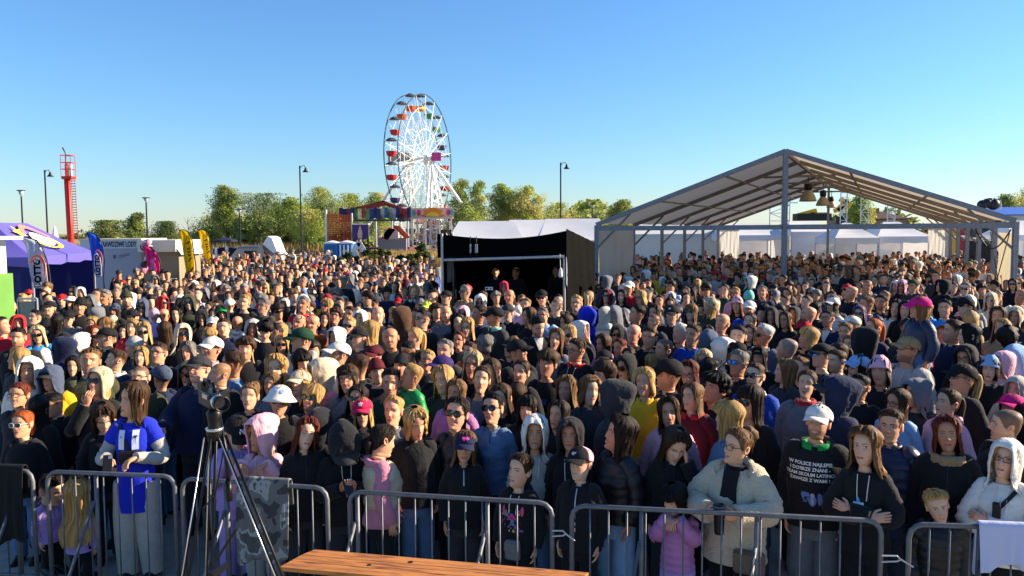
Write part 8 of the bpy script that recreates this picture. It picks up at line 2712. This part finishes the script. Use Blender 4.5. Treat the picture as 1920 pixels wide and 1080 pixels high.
# football jersey
q = find(250, 750)
for s_ in (-1, 1):
    add_print(q, q.ob, 'jersey_panel', flat_poly(strip(.058 * s_ - .026, -.075, .058 * s_ + .026, .085, 8)), '#c9d3e6', OFF['t'] + .004, 0, -.335)
add_print(q, q.ob, 'jersey_crest', flat_poly([blob(.058, .03, .014, .006), blob(.058, .03, .006, .014), [(.054, .02), (.062, .02), (.059, -.03), (.057, -.03)], blob(.05, .04, .01, .004), blob(.066, .04, .01, .004)]), '#1a2350', OFF['t'] + .008, 0, -.335)
add_print(q, q.ob, 'jersey_mark', flat_poly([blob(-.058, .03, .012, .010, 8, .3)]), '#8f9bbf', OFF['t'] + .008, 0, -.335)
add_print(q, q.ob, 'lettering', text_mesh('TVT', .032), '#4e6fc4', OFF['t'] + .006, .03, -.475)

# ------------------------------------------------------------------ carried things
def world_pt(q, v):
    m = Matrix.Translation((q.x, q.y, 0)) @ Matrix.Rotation(q.byaw, 4, 'Z')
    return m @ Vector(tuple(v))
def strap_bag(q, name, label, cat, side, m_, pouch_z, pouch_x, size, off, strap=True):
    root = empty(name, (q.x, q.y, 0), q.byaw); tag(root, label, cat)
    if strap:
        n_ = NB(); m = 16
        t = np.linspace(0, 1, m)
        xs = (-.10 * side + (pouch_x + .10 * side) * t) * q.bw
        zs = -.215 + (pouch_z + .215) * t
        V = []
        for x, z in zip(xs, zs):
            for e in (-.014, .014): V.append(chest(q, np.array([x + e * .8]), np.array([z + e * .6 * side]), off + .010)[0])
        n_.add(np.array(V), grid_faces(m, 2, False))
        link('bag_strap', n_.mesh('bag_strap', m_), root)
    c = chest(q, np.array([pouch_x * q.bw]), np.array([pouch_z]), off + .03)[0]
    b = MB(); b.box((c[0], c[1] - .01, c[2]), (size[0], size[1], size[2]))
    o = b.build('bag_pouch', m_, root); bv = o.modifiers.new('edge', 'BEVEL'); bv.width = min(size) * .35; bv.segments = 3
    b = MB(); b.box((c[0], c[1] - .012 - size[1] / 2, c[2] + size[2] * .2), (size[0] * .92, .012, size[2] * .42)); o = b.build('bag_flap', m_, root)
    return root
M_bagb = mat('black nylon', '#0f0f12', .6, bump=.3, scale=60); M_bagt = mat('taupe leather', '#6b5a4a', .5, bump=.3, scale=40); M_bagg = mat('grey quilted bag', '#6f716f', .6, bump=.6, scale=25)
strap_bag(find(250, 750), 'crossbody_bag', 'black crossbody pouch worn over the blue football jersey', 'bag', 1, M_bagb, -.47, .04, (.20, .06, .11), OFF['t'])
strap_bag(find(972, 884), 'shoulder_bag', 'small grey bag of the girl with the colourful chest print', 'bag', 1, M_bagg, -.74, .02, (.12, .05, .15), OFF['h'], False)
strap_bag(find(1380, 837), 'shoulder_bag', 'taupe leather bag under the cream fleece jacket', 'bag', -1, M_bagt, -.86, .16, (.22, .08, .17), OFF['s'] + .02, False)
strap_bag(find(1883, 864), 'crossbody_bag', 'black padded strap bag across the white hoodie', 'bag', -1, M_bagb, -.36, -.02, (.05, .03, .12), OFF['h'])
# mug held between both hands
q = find(1380, 837)
c = (q.arms[-1][2] + q.arms[1][2]) / 2 + np.array([0, -.055, -.01])
o_ = empty('travel_mug', world_pt(q, c)); tag(o_, 'black lidded cup held by the woman in the cream jacket', 'cup')
b = MB(); b.lathe([(0, -.11), (.030, -.11), (.033, -.10), (.040, .07), (.042, .075), (.042, .09), (.03, .10), (0, .10)], 20); b.build('mug_body', mat('black mug', '#151516', .3), o_, True)
b = MB(); b.lathe([(.0425, .072), (.0445, .075), (.0445, .088), (.0425, .092)], 20); b.build('mug_rim', mat('grey mug rim', '#55565a', .4), o_, True)
# phones
def phone(q, sd, label, up=.0, scr='#15161a'):
    w_ = q.arms[sd][2] + q.arms[sd][3] * .09 * q.bs ** .6 + np.array([0, -.02, up])
    o_ = empty('phone', world_pt(q, w_), q.byaw); tag(o_, label, 'phone')
    b = MB(); b.box((0, 0, 0), (.072, .009, .150)); x = b.build('phone_case', mat('phone case', '#1b1b1f', .35), o_); x.rotation_euler = (R(-35), 0, R(15)); bv = x.modifiers.new('edge', 'BEVEL'); bv.width = .004; bv.segments = 2
    b = MB(); b.box((0, .0055, .002), (.064, .002, .138)); y = b.build('screen', mat('phone screen', scr, .1), o_); y.rotation_euler = (R(-35), 0, R(15))
    b = MB(); b.box((.018, -.0055, .052), (.028, .003, .03)); y = b.build('lens_block', M_chr, o_); y.rotation_euler = (R(-35), 0, R(15))
phone(find(647, 822), 1, 'phone held by the man in the big black hood')
phone(find(1720, 740), 1, 'phone held up by the woman in the grey hood and glasses')
phone(find(250, 750), -1, 'dark phone in the hands of the girl in the football jersey')

# ------------------------------------------------------------------ labels
KW = dict(m='man', w='woman', b='boy', g='girl', c='small child', o='older man', u='older woman')
TW_ = dict(s='short', M='thick fringed', C='curly', l='long', b='bobbed', p='ponytailed', n='tied-up', t='tied-back', c='wavy shoulder-length', z='cropped', r='thinning')
GW = dict(j='jacket', h='hoodie', t='shirt', p='puffer jacket', s='fleece jacket', l='leather jacket')
def hair_words(p):
    if p.hair == '0': return 'bald'
    return '%s %s hair' % (TW_[p.hair], HNAME[p.hcol])
def head_words(p):
    o = p.opt
    for k, w in (('cap', 'cap'), ('beanie', 'beanie'), ('bucket', 'bucket hat'), ('hood', 'hood'), ('scarf', 'headscarf'), ('band', 'headband')):
        if k in o:
            c = str(o[k]).split('/')[0]
            return '%s %s' % (CNAME[c], w)
    return None
def gl_words(p):
    for k, w in (('mb', 'blue mirrored sunglasses'), ('ms', 'white-framed sunglasses'), ('ms2', 'round sunglasses'), ('sg', 'sunglasses'), ('sh', 'sunglasses on top'), ('gl', 'glasses')):
        if k in p.opt: return w
    return None
def look(p):
    y = p.yaw
    return 'seen from behind' if abs(y) > 125 else 'turned half away' if abs(y) > 95 else 'in profile' if abs(y) > 58 else ''
def short(p):
    """brief description used when others are located by this person"""
    h = head_words(p)
    if h: return '%s in %s' % (KW[p.kind], h)
    if p.hair == '0': return 'bald ' + KW[p.kind]
    if gl_words(p) and gl_words(p) != 'glasses': return '%s in %s' % (KW[p.kind], gl_words(p))
    return None
def full(p):
    h, g_ = head_words(p), gl_words(p)
    s_ = KW[p.kind]
    if p.hair == '0' and not h: s_ = 'bald ' + s_
    bits = []
    if h: bits.append('in ' + h)
    elif p.hair != '0': bits.append('with ' + hair_words(p))
    if g_: bits.append(('and ' if bits else 'with ') + g_)
    if CNAME[p.col] and not (h and 'hood' in h and p.opt.get('hood') == p.col): bits.append(('and ' if bits else 'in ') + CNAME[p.col] + ' ' + GW[p.gar] if len(bits) < 2 else ', ' + CNAME[p.col] + ' ' + GW[p.gar])
    s_ = s_ + ' ' + ' '.join(bits)
    if look(p): s_ += ' ' + look(p)
    return s_.replace(' ,', ',')
from collections import Counter
lab = {}
auto = [p for p in built if not p.label]
cnt = Counter(full(p) for p in auto)
sc_ = Counter(short(p) for p in built if short(p))
marks = [(p, p.label and None or short(p)) for p in built if short(p) and sc_[short(p)] == 1]
named = {(1724, 577): 'the child in the pink cap', (250, 750): 'the football jersey girl', (1531, 794): 'the slogan shirt man', (768, 707): 'the green puffer child', (1158, 815): 'the black puffer profile woman',
         (1380, 837): 'the cream fleece woman', (682, 775): 'the crimson cap girl', (167, 680): 'the broad olive jacket man', (373, 695): 'the man behind the camcorder'}
marks = [(p, 'the ' + s_) for p, s_ in marks] + [(find(*k), v) for k, v in named.items()]
class Pt: pass
for (px, py, s_) in ((1485, 520, 'the tent centre post'), (1115, 530, 'the left tent corner'), (1058, 540, 'the right booth post'), (828, 560, 'the left booth post'), (1897, 520, 'the right tent post'), (72, 530, 'the grey lottery flag'), (355, 510, 'the large yellow flag')):
    t = Pt(); t.px, t.py, t.d, t.ob = px, py, 18, None; marks.append((t, s_))
used_l = Counter(p.label for p in built if p.label)
for p in built:
    if p.label: lab[p] = p.label
def nw(s_): return len(re.findall(r"[A-Za-z0-9][A-Za-z0-9'-]*", s_))
import re
for p in sorted(auto, key=lambda q: -q.h):
    b0 = full(p)
    plain = not head_words(p) and not any(k in p.opt for k in ('mb', 'ms', 'ms2', 'band')) and p.col in ('black', 'char', 'navy', 'grey', 'slate', 'lgrey', 'olive')
    cand = [b0] if cnt[b0] == 1 and not plain else []
    near = sorted(marks, key=lambda m_: (m_[0].px - p.px) ** 2 + 2.2 * (m_[0].py - p.py) ** 2)
    bases = [b0, re.sub(r' (in profile|seen from behind|turned half away)$', '', b0)]
    sb = KW[p.kind] + (' with ' + hair_words(p) if p.hair != '0' and not head_words(p) else (' in ' + head_words(p) if head_words(p) else ''))
    if p.hair == '0' and not head_words(p): sb = 'bald ' + sb
    bases += [sb + ' and ' + CNAME[p.col] + ' ' + GW[p.gar], sb]
    for base in bases:
        for m_, s_ in near[:8]:
            if m_ is p: continue
            dx, dy_ = p.px - m_.px, p.py - m_.py
            if abs(dx) > 1.2 * abs(dy_): rel = 'left of' if dx < 0 else 'right of'
            else: rel = 'in front of' if dy_ > 0 else 'behind'
            rel = ('just ' if math.hypot(dx, dy_) < 60 else '') + rel
            cand.append('%s %s %s' % (base, rel, s_))
    for c in cand:
        if 4 <= nw(c) <= 16 and used_l[c] == 0:
            lab[p] = c; used_l[c] += 1; break
    else:
        lab[p] = sb + ' in the packed crowd'; used_l[lab[p]] += 1
for p in built:
    crew_ = p in crew
    tag(p.ob, lab[p] if not crew_ else {0: 'dark haired man standing in the middle of the black booth', 1: 'man turned aside in the black booth, second face from its post', 2: 'man half hidden by the right post inside the black booth', 3: 'person in crimson hood before the booth desk'}[crew.index(p)], 'person', 'people in the crowd' if not crew_ else 'people at the sound booth')

# ------------------------------------------------------------------ the far crowd, one mass
def variant(seed):
    r_ = random.Random(seed)
    p = Person()
    p.px = p.py = seed; p.kind = r_.choice('mmmwwwwgo'); p.h = 20
    hat = r_.random()
    p.opt = {}
    if hat < .14: p.opt['hood'] = r_.choice(['black', 'char', 'lgrey', 'white', 'grey', 'navy'])
    elif hat < .24: p.opt['cap'] = r_.choice(['black', 'black', 'char', 'white', 'red', 'navy', 'grey'])
    elif hat < .30: p.opt['beanie'] = r_.choice(['black', 'grey', 'cream', 'pink', 'navy'])
    fem = p.kind in 'wg'
    p.hair = r_.choice('llllbpnt') if fem else r_.choice('ssssssMCz0')
    p.hcol = r_.choice('dbllyysbk') if fem else r_.choice('kddbblgg')
    p.col = r_.choice(['black'] * 7 + ['char', 'navy', 'grey', 'slate', 'olive', 'lgrey', 'white', 'pink', 'blue', 'red'])
    p.gar = r_.choice('jjhhp'); p.yaw = r_.choice([r_.uniform(-60, 20), r_.uniform(-60, 20), r_.uniform(-110, 80)]); p.d = 15; p.dir = Vector((0, 1, 0)); p.seed = seed * 31 % 9973
    finish_ = dict(hc=1.62 if p.kind in 'mo' else 1.52)
    p.female = fem; p.kid = False; p.old = p.kind == 'o'
    p.h = .252 * F_PX / 15; p.dir = Vector((0, 1, (finish_['hc'] - CAM_H) / 15.0))
    finish(p); p.lod = 2
    nb = build_body(p)
    V, Fs, C = nb.arrays()
    out = [(V, Fs, C, 0)]
    if p.hair not in '0zr': out.append((*build_hair(p).arrays(), 0))
    if 'hood' in p.opt: out.append((*hood_shell(p, H2L(CLOTH[p.opt['hood']]), 1, 46, False, seed).arrays(), 0))
    if 'cap' in p.opt:
        a, b_ = cap_parts(p, np.array(H2L(CLOTH[p.opt['cap']])), None); out.append((*a.arrays(), 0)); out.append((*b_.arrays(), 0))
    if 'beanie' in p.opt: out.append((*beanie(p, np.array(H2L(CLOTH[p.opt['beanie']]))).arrays(), 0))
    g = torso_shell(p, .03, -.185, -.86, seed, 0, .02, 6, .006, 14)
    for sd in (-1, 1):
        v_, f_ = sleeve(p, sd, .02, seed + sd)
        for f in fix_tris(f_): g.add(v_, f)
    for sd in (-1, 1):
        v_, f_ = tube_grid([body_pt(p, .09 * sd, 0, -.82), np.array([.1 * sd, 0, .03])], [.11, .08], 6)
        for f in fix_tris(f_): g.add(v_, f)
    out.append((*g.arrays(), 1))
    # eye zones with socket shade painted in dark, brows and red mouth as patches
    e = NB()
    for sd in (-1, 1):
        xx = np.array([.016, .045, .045, .016]) * sd; zz = np.array([.0, .001, .013, .014])
        v_ = place_head(p, np.stack([xx, face_y(xx, zz, p.P) - .003, zz], 1)); e.add(v_, np.array([[0, 1, 2, 3]]), np.array(H2L('#3a2a22')))
        zz = np.array([.022, .024, .030, .028]); v_ = place_head(p, np.stack([xx, face_y(xx, zz, p.P) - .003, zz], 1)); e.add(v_, np.array([[0, 1, 2, 3]]), p.hairc * .6 + .01)
    if r_.random() < .22:
        for sd in (-1, 1):
            xx = np.array([.006, .062, .058, .008]) * sd; zz = np.array([-.016, -.012, .022, .024]); v_ = place_head(p, np.stack([xx, face_y(xx, zz, p.P) - .012, zz], 1)); e.add(v_, np.array([[0, 1, 2, 3]]), (.008, .008, .008))
    xx = np.array([-.022, 0, .022, 0]); zz = np.array([-.064, -.071, -.064, -.059]); v_ = place_head(p, np.stack([xx, face_y(xx, zz, p.P) - .003, zz], 1)); e.add(v_, np.array([[0, 1, 2, 3]]), p.skin * np.array([.8, .45, .42]))
    out.append((*e.arrays(), 0))
    V = np.concatenate([a[0] for a in out]); C = np.concatenate([a[2] for a in out])
    gm = np.concatenate([np.full(len(a[0]), a[3]) for a in out]).astype(bool)
    loops, tot, n = [], [], 0
    for a in out:
        for f in a[1]:
            loops.append(f.reshape(-1) + n); tot.append(np.full(len(f), f.shape[1]))
        n += len(a[0])
    return V, C, gm, np.concatenate(loops), np.concatenate(tot)
variants = [variant(100 + 17 * k) for k in range(64)]
occ = [(q.x, q.y) for q in people]
boxes = []   # (x0,x1,y0,y1) kept free
spots = []
cells = {}
def free(x, y, dmin):
    cx, cy = int(x // 1), int(y // 1)
    for i in (-1, 0, 1):
        for j in (-1, 0, 1):
            for (a, b_) in cells.get((cx + i, cy + j), ()):
                if (a - x) ** 2 + (b_ - y) ** 2 < dmin * dmin: return False
    return True
def put(x, y): cells.setdefault((int(x // 1), int(y // 1)), []).append((x, y))
for a in occ: put(*a)
lt_poly = [(c.x, c.y) for c in Cc]
def inside(poly, x, y):
    n = len(poly); r_ = False
    for i in range(n):
        (x1, y1), (x2, y2) = poly[i], poly[(i + 1) % n]
        if (y1 > y) != (y2 > y) and x < (x2 - x1) * (y - y1) / (y2 - y1) + x1: r_ = not r_
    return r_
crowd_r = random.Random(5)
for it in range(26000):
    y = 8.6 + 46 * crowd_r.random() ** 1.15
    px = crowd_r.uniform(-25, 1945)
    x = X_at(px, y)
    if it % 40 == 0:
        y = crowd_r.uniform(5.6, 14); x = X_at(1925, y) + crowd_r.uniform(.3, 5.5); px = 1960  # people added out of view on the right to shade the front rows
    dens = 1.0
    if px < 1112:                      # open square on the left
        if y > 26: dens = .55 if px > 380 else .12
        if y > 36: dens = .30 if px > 400 else .05
        if px > 815 and y > 16.9: continue
        if px < 62 and 12.6 < y < 15.2: continue
        if px < 210 and y > 19.6: continue
        if px < 345 and y > 27: continue
        if inside(lt_poly, x, y): continue
        if 625 < px < 815 and y > 41: continue
        if y > 43 and px < 560: dens = .1
        if y < 15 and px < 60: dens = .3
    else:
        if y > 43: continue
        dens = 1.0 if y < 36 else .6
        if px < 1185 and y > 24: continue
        if px < 1350 and y > 30: dens = .3
    if crowd_r.random() > dens: continue
    dm = .52 if y < 16 else .57 if y < 30 else .74
    dm *= crowd_r.choice([.82, .9, 1.0, 1.3])
    if not free(x, y, dm): continue
    v_ = Vector((x, y, 1.60)) - EYE; dep = v_.dot(FW); sx_, sy_ = 960 + F_PX * v_.dot(RT) / dep, 540 - F_PX * v_.dot(UP) / dep
    if any(q.d > y and abs(sx_ - q.px) < .8 * q.h and -q.h < sy_ - q.py < 1.05 * q.h for q in people): continue
    put(x, y); spots.append((x, y))
print('crowd mass', len(spots))
Vs, Cs, Ls, Ts, nv = [], [], [], [], 0
garc = [np.array(H2L(CLOTH[c])) for c in ['black'] * 12 + ['char'] * 4 + ['navy'] * 3 + ['grey', 'slate', 'olive', 'lgrey', 'white', 'white', 'cream', 'pink', 'blue', 'red', 'dgreen', 'brown', 'lblue', 'wine', 'yellow']]
for (x, y) in spots:
    V, C, gm, L, T = variants[crowd_r.randrange(len(variants))]
    a = -math.atan2(x, y) + crowd_r.uniform(-.7, .45) * (1 if y < 34 else 2.5)
    s_ = crowd_r.uniform(.92, 1.07)
    ca, sa = math.cos(a), math.sin(a)
    W_ = np.stack([(V[:, 0] * ca - V[:, 1] * sa) * s_ + x, (V[:, 0] * sa + V[:, 1] * ca) * s_ + y, V[:, 2] * s_], 1)
    C2 = C * crowd_r.uniform(.85, 1.12)
    C2[gm] = garc[crowd_r.randrange(len(garc))]
    Vs.append(W_); Cs.append(C2); Ls.append(L + nv); Ts.append(T); nv += len(V)
V = np.concatenate(Vs); C = np.concatenate(Cs); L = np.concatenate(Ls); T = np.concatenate(Ts)
me = bpy.data.meshes.new('crowd')
me.vertices.add(len(V)); me.loops.add(len(L)); me.polygons.add(len(T))
me.vertices.foreach_set('co', V.reshape(-1).astype(np.float32)); me.loops.foreach_set('vertex_index', L.astype(np.int32))
me.polygons.foreach_set('loop_start', np.concatenate([[0], np.cumsum(T)[:-1]]).astype(np.int32)); me.polygons.foreach_set('loop_total', T.astype(np.int32))
me.polygons.foreach_set('use_smooth', np.ones(len(T), bool))
a = me.attributes.new('Col', 'FLOAT_COLOR', 'POINT'); a.data.foreach_set('color', np.concatenate([C, np.ones((len(C), 1))], 1).reshape(-1).astype(np.float32))
me.materials.append(attr_mat('crowd skin and cloth', .65, .2, 60, .25))
me.update(calc_edges=True)
tag(link('crowd', me), kind='stuff')
